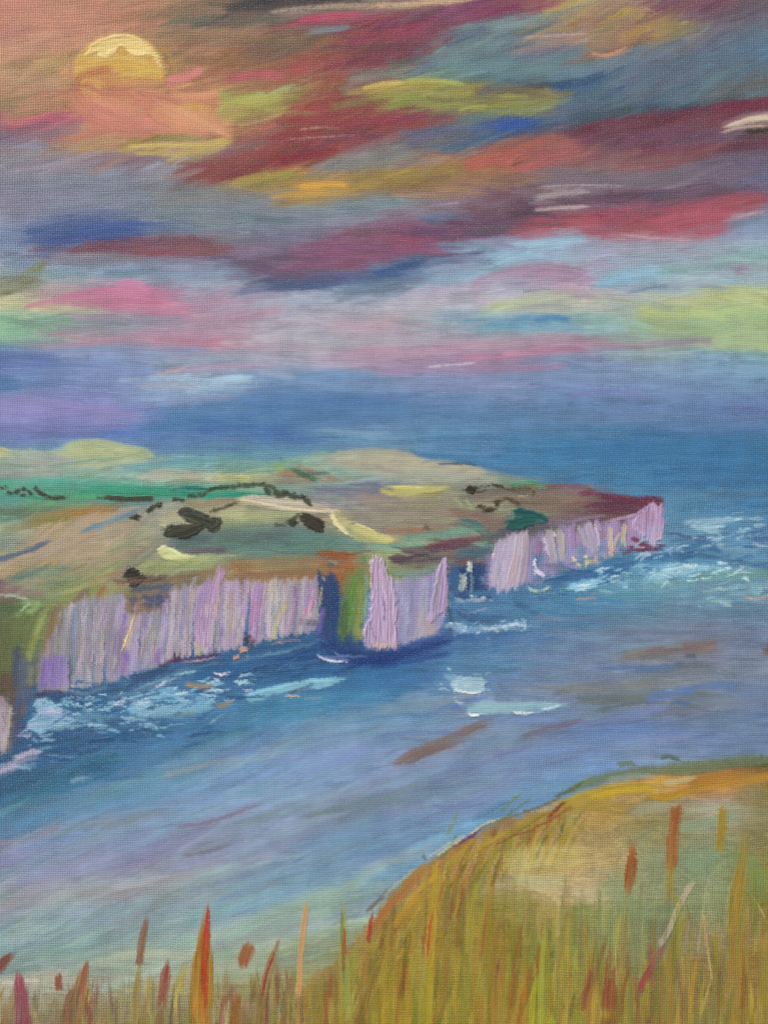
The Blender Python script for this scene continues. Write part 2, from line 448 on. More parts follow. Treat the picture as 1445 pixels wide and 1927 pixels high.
# big blue grey cloud
c = cl("broad teal grey cloud near the upper right")
F("805,112 820,85 860,62 920,48 1010,36 1040,48 1000,70 1010,96 1090,104 1160,92 1130,122 1040,150 940,148 860,152 800,142", "6b838c", own=c, feather=8, rough=8, ang=12, col2="61798a", a=.9, var=.07)
K(c, ("800,110 860,70 930,44 1000,36 1040,40", 30, "7c9090", D(a=.85)), ("820,90 880,66 960,60 1010,64", 22, "5c6e80"), ("810,120 880,100 960,92 1040,100 1120,104", 56, "687f88", D(a=.9, col2="70888c")),
  ("800,134 900,128 1000,130 1100,124", 34, "68888c"), ("930,52 980,44 1010,40", 10, "98a694"), ("940,100 1060,112 1180,106", 30, "6c8490"), ("900,142 980,150 1100,130", 22, "5a7c8c"),
  ("960,66 990,58 1040,44", 14, "5c6860", D(a=.7)), ("1030,136 1120,134 1200,110 1240,90", 34, "6a8292", D(a=.8)))
c = cl("buff and orange cloud with a dry pink tail near the top edge")
K(c, ("1100,20 1180,14 1250,36 1240,56 1180,76", 40, "a88c58", D(a=.9)), ("1080,34 1140,24 1200,26 1240,36", 20, "b0985c"), ("1040,52 1080,40 1130,40", 18, "96684e"),
  ("1120,104 1140,80 1180,52 1200,40", 26, "a07c68"), ("1100,94 1150,98 1190,84 1230,60", 26, "906452"), ("1130,92 1170,84 1200,70", 16, "a88058"), ("1095,98 1120,108 1160,98", 8, "b48a74", D(dry=.4)),
  ("980,72 1050,66 1110,64", 18, "88747a"), ("1040,78 1100,66", 6, "b49a8a", D(dry=.3)), ("980,92 1060,92 1100,74", 16, "7e7486", D(dry=.2)), ("1060,82 1090,78 1110,68", 8, "b8a090", D(dry=.3)),
  ("1140,80 1160,60 1176,46", 3, "805c50", D(a=.6)), ("1150,86 1190,60 1200,50", 4, "c4a068", D(a=.7)), ("1230,52 1290,46 1320,34", 16, "8c8060", D(a=.7)), ("1280,44 1298,38", 9, "a89a6c"))
K(None, ("1090,8 1180,2 1260,-4", 24, "9c8a78", D(a=.7)), ("1200,14 1300,14 1400,-10", 30, "7c5468", D(a=.85)), ("1240,28 1340,30 1400,20", 26, "72606e", D(a=.7)),
  ("1180,20 1220,18 1240,30", 6, "c4aa84", D(a=.5)), ("1300,70 1380,50 1445,30 1560,0", 60, "6e6a7a", D(a=.6)), ("1330,60 1400,42", 16, "80808a", D(a=.6)))
c = cl("smooth slate blue cloud against the upper right edge")
F("1110,180 1180,140 1260,100 1340,70 1450,50 1560,40 1560,186 1400,192 1280,206 1160,206", "63727f", own=c, feather=16, rough=10, ang=22, col2="647c8e", a=.75)
K(c, ("1120,170 1220,150 1330,110 1450,80 1560,60", 70, "66788a", D(a=.85, col2="6a8090")), ("1140,190 1260,176 1400,150 1560,130", 50, "62727e"), ("1280,120 1400,100 1560,80", 40, "5e7c94", D(a=.8)),
  ("1200,110 1260,90 1300,80", 30, "6c7a88"), ("1350,88 1380,78", 18, "7c848c"), ("1330,170 1440,156 1560,146", 30, "6c6c6a"), ("1160,96 1210,90 1230,82", 12, "6c8c98"))
c = cl("deep blue streak below the teal cloud")
K(c, ("940,152 1010,160 1100,152 1150,136", 14, "36506c", D(a=.85)), ("1030,164 1090,158 1150,140", 20, "3e5e80"), ("1040,178 1100,176 1160,168", 16, "566e80", D(dry=.3)),
  ("1090,200 1150,176 1180,160", 16, "4c6684"), ("960,154 1000,160 1030,166", 8, "4a484c"))
c = cl("dark steel blue cloud sweeping right below the lime streak")
K(c, ("860,262 940,252 1030,234 1120,216 1220,206 1320,196", 42, "4c6480", D(a=.9, col2="566e86")), ("1080,220 1180,208 1300,200 1420,186", 26, "485a68", D(dry=.15)), ("800,250 880,240 960,226", 30, "5c6c84"),
  ("900,234 960,226 1000,226", 26, "48629a"), ("930,250 970,240 1010,234", 18, "3c60a0"), ("820,284 880,278 940,262 980,254", 24, "4c7088"), ("740,262 820,250 880,244", 26, "646a80", D(a=.8)),
  ("690,286 780,278 850,272", 22, "6c7070"), ("850,292 900,286 950,276 970,266", 14, "3c6c80"))
K(None, ("580,330 640,306 720,296 790,290", 40, "8a8680", D(a=.85)), ("600,316 700,296 780,284", 18, "7e8288", D(a=.6)), ("690,312 780,300 850,300", 14, "867c5c", D(a=.7)))
c = cl("plum and wine red band on the right of the sky")
F("1070,250 1160,232 1260,222 1360,202 1450,190 1560,186 1560,280 1400,272 1320,292 1200,296 1100,286", "765264", own=c, feather=9, rough=8, ang=6, col2="7c4c5c", a=.85)
K(c, ("1070,250 1160,232 1260,226 1360,206 1450,194 1560,190", 34, "74404f", D(a=.9)), ("1340,206 1420,196 1560,190", 22, "7e3e50"), ("1090,268 1200,258 1300,252", 34, "74586a", D(a=.8)),
  ("1160,276 1260,280 1330,276 1380,268", 26, "80505e"), ("1060,286 1160,288 1260,298", 26, "806468"), ("1300,250 1360,256 1410,252", 24, "6e6c80", D(a=.8)), ("1340,282 1400,276 1480,268", 20, "6c4454"),
  ("1120,244 1220,238 1300,240", 12, "6c4a5c", D(a=.6)))
c = cl("terracotta cloud below the bright blue patch")
K(c, ("860,318 900,296 960,276 1030,262 1080,268", 30, "a86458", D(a=.92)), ("870,322 940,316 1010,306 1060,296", 26, "ac6858"), ("960,290 1040,280 1130,278", 40, "9c6460", D(a=.85)), ("900,306 960,302 1000,300", 14, "b86462"),
  ("960,322 1000,312 1040,306", 10, "b05c66"), ("1040,310 1160,302 1300,296", 24, "86645e", D(a=.7)), ("1260,306 1310,298 1340,292", 12, "7c5c50", D(a=.8)))
c = cl("cream dry brush flick at the right edge")
K(c, ("1352,244 1390,232 1430,224 1560,220", 12, "bcae9c", D(a=.95, h=.8, tp=(.2, .02))), ("1356,250 1390,242 1440,238", 8, "b0a490", D(dry=.3, tp=(.2, .02))), ("1390,246 1450,244 1560,244", 12, "4c4640", D(a=.8, own=None)), ("1376,258 1450,258", 12, "54484a", D(a=.6, own=None)))
K(None, ("1240,330 1340,312 1450,308 1560,306", 40, "706880", D(a=.7)), ("1000,322 1120,328 1240,330", 24, "807680", D(a=.8)), ("1240,352 1340,348 1445,338", 12, "988aa0", D(a=.5, dry=.5)),
  ("1400,330 1560,334", 26, "6c7490", D(a=.8)), ("1320,356 1420,352", 20, "4f4452", D(a=.5, dry=.2)))
c = cl("golden orange streak below the brick red cloud")
F("440,348 500,332 570,330 640,336 740,322 860,318 880,330 780,350 700,366 600,376 540,382 510,368 460,358", "a08450", own=c, feather=8, rough=7, ang=6, col2="8f7d50", a=.85, var=.08)
K(c, ("440,346 500,330 560,326", 20, "a8a050", D(dry=.25)), ("480,342 540,330 570,330", 14, "7c8440", D(a=.7)), ("530,374 600,356 660,350 740,342", 30, "b08c4c", D(a=.9)),
  ("560,358 610,350 650,348", 16, "cc9c4c", D(h=.3, a=.95)), ("540,350 570,348 600,352", 14, "c08850"), ("600,354 640,356 660,362", 12, "b89a50"), ("640,346 740,334 840,324 880,318", 40, "94804c", D(a=.85)),
  ("660,366 740,360 830,350", 22, "8f7054"), ("780,342 860,336 940,336", 30, "8c7858", D(a=.8)), ("710,328 760,322 860,322", 14, "a48e50"), ("860,328 930,322 960,330", 12, "8c8a50", D(a=.7)),
  ("500,384 580,376 640,378", 20, "9c8258", D(a=.7)), ("390,350 440,342", 14, "98845c", D(a=.7)), ("340,350 400,340", 18, "8c7c60", D(a=.5)), ("900,350 950,338 990,332", 24, "80685a", D(a=.8)))
c = cl("grey dry brushed band below the golden streak")
K(c, ("500,408 580,398 660,396 750,388", 30, "8898a0", D(dry=.2, a=.7)), ("560,420 640,414 740,410", 16, "9ca6b0", D(dry=.35)), ("620,392 700,388 780,380 830,376", 16, "748c98", D(a=.7)), ("480,412 560,416 620,418", 16, "607684", D(a=.6)),
  ("780,414 840,406 860,394", 20, "6080a0"), ("740,420 800,416 850,420", 8, "4c6c8c", D(a=.7)), ("790,392 840,384 870,380", 5, "b0a0ac", D(dry=.3)), ("500,440 540,438 600,430", 26, "7c8698", D(a=.6)))
c = cl("dark mauve cloud trailing left across the sky")
F("850,440 860,400 920,375 1000,352 1100,350 1240,358 1400,350 1420,366 1240,380 1100,390 1000,408 930,436 880,452", "6e5869", own=c, feather=9, rough=8, ang=8, col2="755f70", a=.88)
K(c, ("860,400 920,380 1000,360 1100,356 1200,360", 34, "74606e", D(a=.85)), ("940,400 1000,382 1100,372 1240,368 1420,360", 26, "64505e", D(a=.8, dry=.1)), ("860,430 930,420 1000,400 1060,390", 44, "70566a", D(a=.85)),
  ("960,400 1020,396", 26, "604a5c"), ("1000,374 1060,362 1110,358", 20, "989090", D(dry=.4, h=.5, a=.8)), ("1010,356 1100,352 1170,352", 8, "b0a8aa", D(dry=.5, a=.6)), ("1000,396 1060,390 1110,388", 10, "a49496", D(dry=.25, a=.9)),
  ("1200,368 1260,366", 16, "606282", D(a=.6)), ("830,452 900,440 960,430", 22, "685a6c", D(a=.8)))
c = cl("dull raspberry cloud in the middle of the sky")
F("540,494 580,470 640,440 700,432 830,430 872,438 830,458 780,480 700,502 640,516 560,514", "83587a", own=c, feather=8, rough=8, ang=6, col2="895a72", a=.9, var=.08)
K(c, ("620,452 680,436 780,430 850,434", 30, "82576e", D(a=.9)), ("540,490 600,470 680,460 760,446 830,440", 44, "86607a", D(a=.8)), ("545,480 620,474 700,482 760,468", 34, "885c76", D(a=.85)),
  ("735,452 770,446 778,466", 30, "96546c", D(a=.9)), ("820,440 850,434 880,440", 16, "8e5870"), ("550,500 620,502 680,500", 22, "84566c", D(a=.7)), ("480,510 560,520 640,514", 34, "6c6680", D(a=.7)), ("400,478 480,500 540,516", 24, "6c5c70", D(a=.7)))
c = cl("crimson rose cloud on the right of the sky")
F("950,444 1000,412 1120,405 1260,394 1400,370 1444,374 1420,394 1378,404 1370,425 1330,444 1240,448 1140,440 1010,452", "a05a67", own=c, feather=6, rough=9, ang=5, col2="a8606c", a=.92, var=.08)
K(c, ("980,424 1060,412 1160,406 1260,396 1380,376 1430,370", 34, "a25a66", D(a=.92, dry=.05)), ("1000,444 1080,440 1180,434", 20, "9c5c6c", D(dry=.1)), ("1220,436 1290,410 1360,398 1378,404", 40, "a85e6c", D(a=.95)),
  ("1210,428 1270,440 1340,440 1370,424", 20, "ac6270"), ("1240,424 1300,416 1350,414", 24, "b0667a", D(a=.7)), ("1340,384 1400,376 1440,372", 22, "9c6268", D(dry=.15)), ("990,446 1080,450 1160,446", 8, "b07080", D(dry=.4)),
  ("1160,438 1240,446 1300,450", 8, "b8949c", D(dry=.4)), ("1350,420 1400,404 1445,396", 12, "a0a8bc", D(dry=.3)))
K(None, ("1380,440 1440,420 1560,410", 40, "7c92ae"), ("1300,460 1400,454 1560,444", 30, "94a6bc", D(a=.7)))
c = cl("cobalt blue cloud at the left side of the sky")
K(c, ("30,452 90,436 160,424 240,416 290,424", 36, "4c6494", D(a=.92)), ("60,470 120,452 200,444 290,436", 34, "4a6296", D(a=.9)), ("190,422 240,418 280,430", 22, "5068a0"), ("-60,450 20,450 60,462", 30, "6c80a4", D(a=.6)), ("60,474 120,468 170,460", 18, "6076a0"))
c = cl("maroon streak overlapping the cobalt blue cloud")
K(c, ("110,476 190,466 280,452 360,456 420,462", 24, "7a5460", D(a=.92, dry=.05)), ("180,464 240,456 300,462", 24, "744c60"), ("250,478 330,478 400,466 424,462", 20, "885462"), ("280,488 320,490 370,480", 12, "86525e"),
  ("140,484 220,482 300,490", 10, "98868c", D(dry=.4)), ("300,446 340,448", 10, "6c5260", D(a=.7)))
c = cl("purple tail drifting right from the maroon streak")
F("425,480 480,468 545,470 545,505 600,520 650,520 600,532 500,532 440,512", "72657c", own=c, feather=9, rough=8, ang=3, col2="6c5c72", a=.85)
K(c, ("424,494 470,508 520,524 580,518", 26, "6c5c74", D(a=.85)), ("420,480 480,472 540,466", 30, "80809c", D(a=.6)), ("480,520 540,536 620,524", 16, "50607f"))
c = cl("navy blue streak below the raspberry cloud")
K(c, ("692,524 730,504 780,492 840,486 880,486", 26, "4f6788", D(a=.95)), ("560,540 640,530 720,522 760,508", 16, "4c6690"), ("480,540 560,538 630,536", 12, "4a6888", D(a=.8)), ("700,520 740,510 780,496", 14, "405c8c"),
  ("830,488 880,480 920,466", 14, "5c6a84", D(a=.8)))
c = cl("pale sky blue streak under the crimson rose cloud")
F("800,535 870,510 930,480 1000,455 1110,448 1125,462 1080,488 1000,498 920,515 860,538", "8fb2c8", own=c, feather=7, rough=7, ang=10, col2="97a9bd", a=.85)
K(c, ("870,530 900,504 950,480 1010,458 1080,452 1120,452", 36, "90b4ca", D(a=.9)), ("960,470 1040,472 1110,462", 34, "94b6cc"), ("800,532 860,520 900,504", 20, "84a4ba", D(a=.7)), ("1000,490 1080,484 1120,476", 14, "96a8bc"),
  ("1120,470 1240,466 1380,470", 30, "98a4b6", D(a=.6)))
K(None, ("80,500 200,506 300,496 440,492", 24, "809cb4", D(a=.8)), ("0,505 80,500", 30, "7890ac", D(a=.6)), ("280,520 360,516 460,512", 26, "8098b4", D(a=.7)), ("240,492 246,500", 5, "a0b8c8", D(a=.8)))
c = cl("olive green smear slanting down to the left edge")
K(c, ("-110,590 -30,560 0,548 44,528 70,508 92,484", 26, "80846c", D(a=.95, soft=.4, tp=(.02, .25))), ("0,556 40,544 70,520", 10, "6e6c58"), ("50,520 80,494", 14, "7c8c74"))
c = cl("bright pink streak on the left half of the sky")
F("100,570 140,556 200,540 250,532 290,540 320,556 370,586 340,596 240,590 140,582", "ba7d98", own=c, feather=7, rough=6, ang=-2, a=.85)
K(c, ("100,566 160,556 220,544 300,556 360,584", 30, "bc7c96", D(a=.92)), ("216,536 250,534 290,548", 18, "c084a6"), ("110,572 200,566 300,572 350,590", 22, "b47a92"), ("70,540 160,536 230,534", 8, "b090a0", D(dry=.3)),
  ("300,570 350,590 400,596 480,590", 18, "b4889e", D(a=.7)), ("330,562 460,574 600,566", 12, "a89cb0", D(a=.5)), ("20,545 100,546 160,542", 16, "ae9c9c", D(a=.7)))
c = cl("mint and lemon glow at the left edge")
K(c, ("-110,580 0,570 60,576 90,580", 26, "b8b490", D(a=.9)), ("-110,606 20,594 100,590 170,586 230,590", 24, "9cb898", D(a=.85)), ("-110,622 0,620 90,612 160,606", 40, "88b494", D(a=.85)), ("10,606 80,604 140,598", 12, "70a494", D(a=.6)),
  ("-110,636 20,634 90,630", 14, "8cb894"), ("140,604 200,598 260,600", 12, "78989c", D(a=.7)))
c = cl("grey mauve shadow under the bright pink streak")
K(c, ("170,600 240,600 310,608 370,604", 18, "8c8ca0", D(a=.85)), ("120,622 200,614 280,616", 12, "7c94a4", D(a=.7)))
c = cl("rose streak above the blue horizon on the left")
K(c, ("90,628 180,632 260,630 340,632 420,642", 20, "b088a0", D(a=.9)), ("330,644 370,648 420,642", 16, "b07e96"), ("120,640 160,642", 8, "b4a4a0", D(dry=.4)), ("400,610 460,600 510,592", 22, "b092a4", D(a=.6)), ("480,586 520,594 500,604", 30, "aa8c9a", D(a=.6)))
K(None, ("440,620 560,630 700,640", 40, "a4a6b6", D(a=.7)), ("480,640 620,650 760,640", 20, "a4a4ac", D(a=.5)), ("700,560 800,548 900,540", 30, "b0aabc", D(a=.6)), ("520,570 640,560 760,556", 24, "9cacc0", D(a=.6)),
  ("690,540 760,536 820,540", 12, "90a8ba", D(a=.6)), ("660,626 740,604 800,596 830,606", 24, "b49ca4", D(a=.8)), ("770,612 800,608 826,612", 12, "b49898"), ("580,608 640,602 700,610", 20, "a89eb0"))
c = cl("violet pink streak right of centre")
K(c, ("880,540 940,516 1020,504 1080,514 1120,528", 30, "a48aa4", D(a=.85)), ("940,524 1010,520 1080,526", 26, "ac90aa"), ("880,550 960,540 1020,532", 12, "a494ae"), ("1080,546 1110,556 1116,540", 18, "b09ca4", D(a=.8)), ("880,560 900,566 960,552", 20, "b4b0be", D(a=.6)))
c = cl("aqua patch touching the violet pink streak")
K(c, ("1118,540 1160,520 1220,512 1270,510", 28, "88b0c4", D(a=.92)), ("1110,538 1150,534 1200,528", 16, "84b0c8"), ("1220,512 1300,500 1360,486", 18, "92b4bc", D(a=.7)), ("1340,492 1370,488 1420,486", 18, "92bcb8"), ("1150,552 1200,550 1240,548", 16, "94a8ba"), ("1200,548 1240,542 1290,540", 10, "7c90ac"))
K(None, ("1230,534 1320,522 1400,516 1430,520", 14, "aaa2b2", D(a=.8)), ("1380,510 1400,508 1420,524", 18, "947e98"), ("1400,520 1560,524", 20, "98a6b8"), ("1250,556 1330,548 1400,540", 12, "a6b0b8", D(a=.7)))
c = cl("lime yellow cloud at the right edge above the sea")
F("1190,588 1260,572 1340,560 1400,549 1560,540 1560,652 1330,652 1300,632 1240,618 1200,602", "a8b888", own=c, feather=7, rough=8, ang=4, col2="a0b68a", a=.92)
K(c, ("1186,588 1240,576 1300,566 1400,552 1560,540", 30, "b4bc86", D(a=.92)), ("1195,586 1260,590 1340,584 1450,570 1560,566", 40, "acbc88"), ("1300,600 1400,600 1560,590", 44, "9cb888"), ("1240,616 1330,624 1450,630 1560,630", 44, "9cb48c", D(a=.85)),
  ("1260,610 1340,604 1400,610", 16, "90ac8c"), ("1230,596 1280,604", 14, "acb898"), ("1390,564 1450,556 1560,552", 16, "bcc080"))
c = cl("pale green glow left of the aqua patch")
K(c, ("900,582 960,572 1020,562 1080,560", 26, "b0b8a4", D(a=.85)), ("930,576 1000,568 1060,566", 16, "b0bc9c"), ("1000,584 1080,582 1120,576", 12, "a8b0a8"), ("860,592 940,588 1000,584", 12, "a0b4a8", D(a=.7)))
c = cl("turquoise blue streak above the pink band")
K(c, ("845,606 900,600 980,604 1060,600 1080,610", 24, "74a0b8", D(a=.92)), ("960,602 1030,596 1070,602 1080,614", 16, "5c8cb4"), ("900,608 980,614 1040,610", 16, "6c9cb8"), ("1080,604 1160,606 1240,618", 26, "8cb0b0", D(a=.8)), ("1150,606 1190,610", 14, "94b49c"),
  ("980,622 1100,624 1200,624", 14, "8ca8b0", D(a=.7)))
c = cl("long rose pink band above the horizon on the right")
K(c, ("640,678 720,664 820,660 900,652 980,648 1080,644", 26, "b094a8", D(a=.8)), ("860,672 930,670 1000,662 1080,656 1120,650", 22, "b086a0", D(a=.92)), ("980,652 1050,648 1110,656", 24, "b0849a"), ("1110,658 1190,652 1260,642 1320,636", 16, "98849a", D(a=.9)),
  ("860,684 920,690 1000,692 1070,690", 20, "9c84a0"), ("1260,646 1320,640 1344,654", 16, "94889c"), ("940,668 980,666 1010,672", 12, "bc8ca8"), ("820,640 860,644 920,644", 14, "b094aa"), ("1130,672 1220,672 1260,668", 8, "86a09c"), ("560,676 660,676 760,682", 18, "a496ac", D(a=.7)),
  ("700,696 780,692 860,700 900,708", 20, "9c8eae", D(a=.8)), ("800,694 840,688 900,684", 5, "c0bcc8", D(dry=.5, a=.6)))
c = cl("pale blue haze streaks low over the left horizon")
K(c, ("60,664 160,658 300,660 400,658", 26, "8098bc", D(a=.8)), ("340,730 400,722 440,714 480,712", 24, "98b4ca", D(a=.92)), ("380,716 430,710 470,708", 8, "9cc0d8", D(h=.2)), ("250,724 320,724 380,732", 14, "98a0b4", D(a=.7)),
  ("300,702 360,694 460,688 540,692", 18, "a494ac", D(a=.8)), ("290,704 330,698 350,690", 5, "c0a8a8", D(dry=.3)), ("100,690 200,690 300,700", 30, "7c90bc", D(a=.7)), ("300,680 400,672 480,668", 16, "94a4b4", D(a=.6)),
  ("480,700 520,704 560,714", 14, "98a8bc", D(a=.6)), ("300,760 380,752 440,744 480,740", 14, "8c90b0", D(a=.6)))
c = cl("lavender band at the left edge above the far fields")
K(c, ("-110,770 0,766 120,772 200,780 270,782", 40, "8c8abe", D(a=.92)), ("-110,752 40,750 120,754", 20, "8c8cbc"), ("100,790 200,796 260,800", 22, "8084ba", D(a=.8)), ("-110,800 20,802 100,808 180,812", 24, "787eb4"), ("40,816 140,818 200,808", 14, "6c74a4", D(a=.6)))
c = cl("deeper blue patches at the left edge above the lavender band")
K(c, ("-110,680 0,676 60,674 120,676", 34, "6478ac", D(a=.85)), ("-110,720 -20,722 40,726", 30, "4c76a4", D(a=.9)), ("0,700 60,698 120,700", 20, "7088b4", D(a=.6)))
c = cl("deep blue band resting on the horizon")
F("270,812 360,780 460,752 600,742 760,744 780,780 640,800 560,830 420,826", "557fae", own=c, feather=14, rough=8, ang=2, col2="5b86ae", a=.6)
K(c, ("180,814 240,816 280,822", 18, "5c78b8", D(a=.7)), ("270,800 360,790 440,794 500,800", 40, "5080ae", D(a=.85)), ("360,810 440,802 500,810 560,816", 34, "4c74ac", D(a=.8)), ("430,760 520,756 640,758 760,752", 36, "567eae", D(a=.7)),
  ("560,716 640,704 700,710 720,720", 26, "6c94bc", D(a=.8)), ("600,790 700,784 800,780", 30, "5c82aa", D(a=.6)), ("480,820 520,830 600,836", 26, "5078ac", D(a=.7)), ("600,740 700,752 780,748", 20, "5c80b0", D(a=.5)))
K(None, ("740,716 900,716 1060,712 1200,716", 26, "7c94b8", D(a=.7)), ("1100,690 1200,688 1300,690", 18, "8c98bc", D(a=.6)), ("1060,744 1130,738 1220,746", 14, "7884b4", D(a=.85)), ("1180,734 1220,742", 16, "7c86b6", D(a=.6)),
  ("1300,700 1400,700 1560,696", 24, "7cA0bc"), ("820,740 960,738 1060,746", 20, "7090b4", D(a=.6)), ("1000,780 1100,790 1240,784 1400,790", 30, "6c88ac", D(a=.5)), ("900,800 1100,816 1200,812", 20, "6084a8", D(a=.5)),
  ("1240,800 1340,806 1445,800", 22, "6c86b4", D(a=.6)), ("1260,760 1400,752 1445,760", 18, "6c8cb4", D(a=.5)), ("600,808 700,816 760,812", 14, "84a4bc", D(a=.6, dry=.2)), ("900,728 1000,724", 10, "8ca0c0", D(a=.5)))

def sky_dir(x, y):
    return (13 if y < 340 else 4 if y < 560 else 1) + (nz(np.float64(x / 220), np.float64(y / 90), 40) - .5) * 16 + (14 if x > 1050 and y < 180 else 0)


over(180, (-110, -100, 1560, 640), None, sky_dir, (70, 200), (22, 48), (.15, .4), (0, .3), .05, .5, 7.)
over(2600, (-110, -100, 1560, 640), None, sky_dir, (40, 150), (5, 18))
over(900, (-110, 620, 1560, 930), None, 1, (50, 170), (4, 14), (.3, .65), (.1, .4), .04, .65, 3.)
over(700, (250, -20, 1450, 560), None, sky_dir, (20, 70), (3, 7), (.5, .9), (.2, .5), .12)

K(None, ("-110,30 60,24 200,40", 60, "c08e78", D(a=.5, dry=.1)), ("-110,150 60,150 130,160", 40, "b8937a", D(a=.5, dry=.15)), ("20,200 120,196", 24, "b98a6c", D(a=.5)), ("90,90 130,110 140,150", 26, "b88c6a", D(a=.5)), ("320,60 420,60 520,50", 26, "9c8468", D(a=.4, dry=.2)), ("330,110 420,100", 26, "a48060", D(a=.5, dry=.1)))
# slate glazes that tie the clouds together
K(None, ("-110,340 100,344 300,350 520,384", 50, "767e90", D(a=.45, dry=.15)), ("200,400 400,396 600,404 760,396", 40, "747f8e", D(a=.5, dry=.15)), ("600,318 700,304 800,296", 26, "7e8080", D(a=.5, dry=.15)), ("1000,340 1150,336 1300,330 1450,320", 34, "776e7e", D(a=.5, dry=.15)),
  ("420,460 520,450 620,440", 30, "777c92", D(a=.5, dry=.15)), ("330,70 470,80 600,84", 26, "80705c", D(a=.5, dry=.15)), ("340,110 430,116 520,112", 22, "8a6c54", D(a=.5, dry=.15)), ("1180,130 1300,120 1445,110", 40, "62707e", D(a=.5, dry=.1)), ("600,90 720,86 820,88", 14, "6e5058", D(a=.5, dry=.2)),
  ("100,480 300,500 460,500", 26, "8092a8", D(a=.4, dry=.2)), ("740,250 820,248 900,240", 18, "5f6c84", D(a=.5, dry=.15)))
# last accents over the blended clouds
K(None, ("676,170 716,160 760,156", 12, "c2ac62", D(a=.85, h=.4, dry=.1)), ("760,154 820,152 880,160", 12, "aeb05e", D(a=.7, dry=.1)), ("880,178 950,168 1020,174", 18, "786c58", D(a=.6, dry=.2)),
  ("1352,243 1390,231 1430,223 1560,219", 11, "c6b8a4", D(a=.95, h=1., tp=(.2, .02))), ("1354,250 1392,240 1440,236", 6, "b8ac98", D(a=.8, dry=.3)), ("1392,247 1450,246 1560,246", 12, "48443c", D(a=.85, dry=.1)),
  ("930,240 965,234 1005,228", 20, "3f62a4", D(a=.85)), ("560,38 620,30 690,30", 14, "b45a70", D(a=.8)), ("578,62 620,56 662,49", 12, "7c8690", D(a=.85)), ("1230,432 1290,412 1372,404", 34, "aa5e6e", D(a=.85, soft=.5)),
  ("1000,374 1060,364 1110,360", 14, "a29a9a", D(dry=.42, h=.6, a=.85)), ("1000,396 1060,391 1110,389", 8, "ac9c9e", D(dry=.2, a=.9)), ("1010,352 1100,348 1180,350", 6, "b0a6aa", D(dry=.45, a=.6)), ("1170,442 1240,449 1310,452", 6, "bc9aa2", D(dry=.4)),
  ("1000,601 1040,598 1076,604", 14, "5486b0", D(a=.8)), ("980,71 1050,66 1110,63", 7, "b49e90", D(dry=.35, a=.8)), ("1105,98 1140,104 1180,88", 7, "bc9078", D(dry=.3, a=.85)), ("1160,76 1200,58 1236,44", 20, "ac8c56", D(a=.75, dry=.1)),
  ("500,24 600,13 700,10", 12, "ac9a88", D(dry=.42, a=.8)), ("700,12 800,6 900,-2", 12, "c0aa88", D(dry=.38, a=.85)), ("200,560 260,566 330,576", 24, "bf7c9a", D(a=.6)), ("216,536 250,534 286,546", 14, "c286aa", D(a=.7)),
  ("390,722 430,712 478,710", 14, "a0c0d6", D(a=.8, dry=.15)), ("870,312 920,300 980,286", 20, "ae665a", D(a=.75)), ("500,300 560,296 636,282", 16, "8c3a42", D(a=.75)), ("130,440 200,428 280,426", 20, "48629c", D(a=.7)),
  ("700,522 740,506 800,494", 14, "44608e", D(a=.75)), ("960,462 1040,456 1110,452", 14, "9cbcd0", D(a=.7, dry=.1)), ("1130,536 1180,520 1240,514", 14, "8cb6ca", D(a=.8)), ("800,690 850,686 900,682", 5, "c4c0cc", D(dry=.45, a=.7)),
  ("560,244 600,240 640,240", 5, "b8908a", D(dry=.45, a=.7)), ("540,262 600,258 680,254", 5, "b4908c", D(dry=.5, a=.6)))
# ------------------------------------------------------------------ the sun
SUN = new("sun", None, "pale yellow setting sun with a scalloped cream rim")
GLOW = cl("salmon pink glow spreading below the sun", "glow")
F("135,172 180,180 240,174 330,184 400,178 420,196 404,214 440,250 400,258 320,250 210,248 162,226 138,200", "bf7f69", own=GLOW, feather=9, rough=7, ang=-25, col2="c48a6b", a=.88)
K(GLOW, ("140,190 160,210 220,232 300,244", 50, "bc7c6a", D(a=.8)), ("150,170 190,210 250,232", 44, "c28070", D(a=.85)), ("200,228 260,234 300,226", 40, "c08070"), ("130,170 200,168 260,180", 30, "b6785e", D(a=.7)),
  ("240,180 300,186 350,206", 34, "be7e68"), ("280,200 330,222 400,246", 34, "c68c6c", D(a=.95, col2="ca9270")), ("300,200 340,210 380,226 430,250", 26, "c4906c"), ("330,180 380,184 416,176", 22, "c48a6c"), ("350,200 380,206 396,220", 22, "bc9458", D(a=.6)),
  ("300,156 340,146 380,132", 26, "b67466", D(a=.9)), ("310,160 350,150 384,128", 16, "c47e76"), ("300,170 340,172 400,156 440,150", 16, "a4705c", D(a=.7)), ("384,140 410,128 450,116", 16, "966e50", D(a=.7)), ("120,130 150,140 200,136", 22, "b47c60", D(a=.7)),
  ("270,200 292,228 330,244", 3, "a06a56", D(a=.6, soft=.4)), ("190,178 200,200 215,214", 3, "a86a58", D(a=.5)), ("250,168 290,190 330,214", 3, "b07660", D(a=.5)))
c = cl("rose red streak right of the salmon glow")
K(c, ("414,152 460,146 500,142 540,148", 22, "ac6264", D(a=.9)), ("440,144 490,140 520,136", 10, "b8646e"))
F("141,150 141,126 150,102 168,82 196,69 226,64 258,68 284,82 302,104 309,130 306,152 270,150 240,146 200,146 170,150", "cba858", own=SUN, feather=7, ang=8, h=.5, col2="c49e50", thin=.5)
rim = new("rim", SUN, "creamy scalloped highlight along the upper rim")
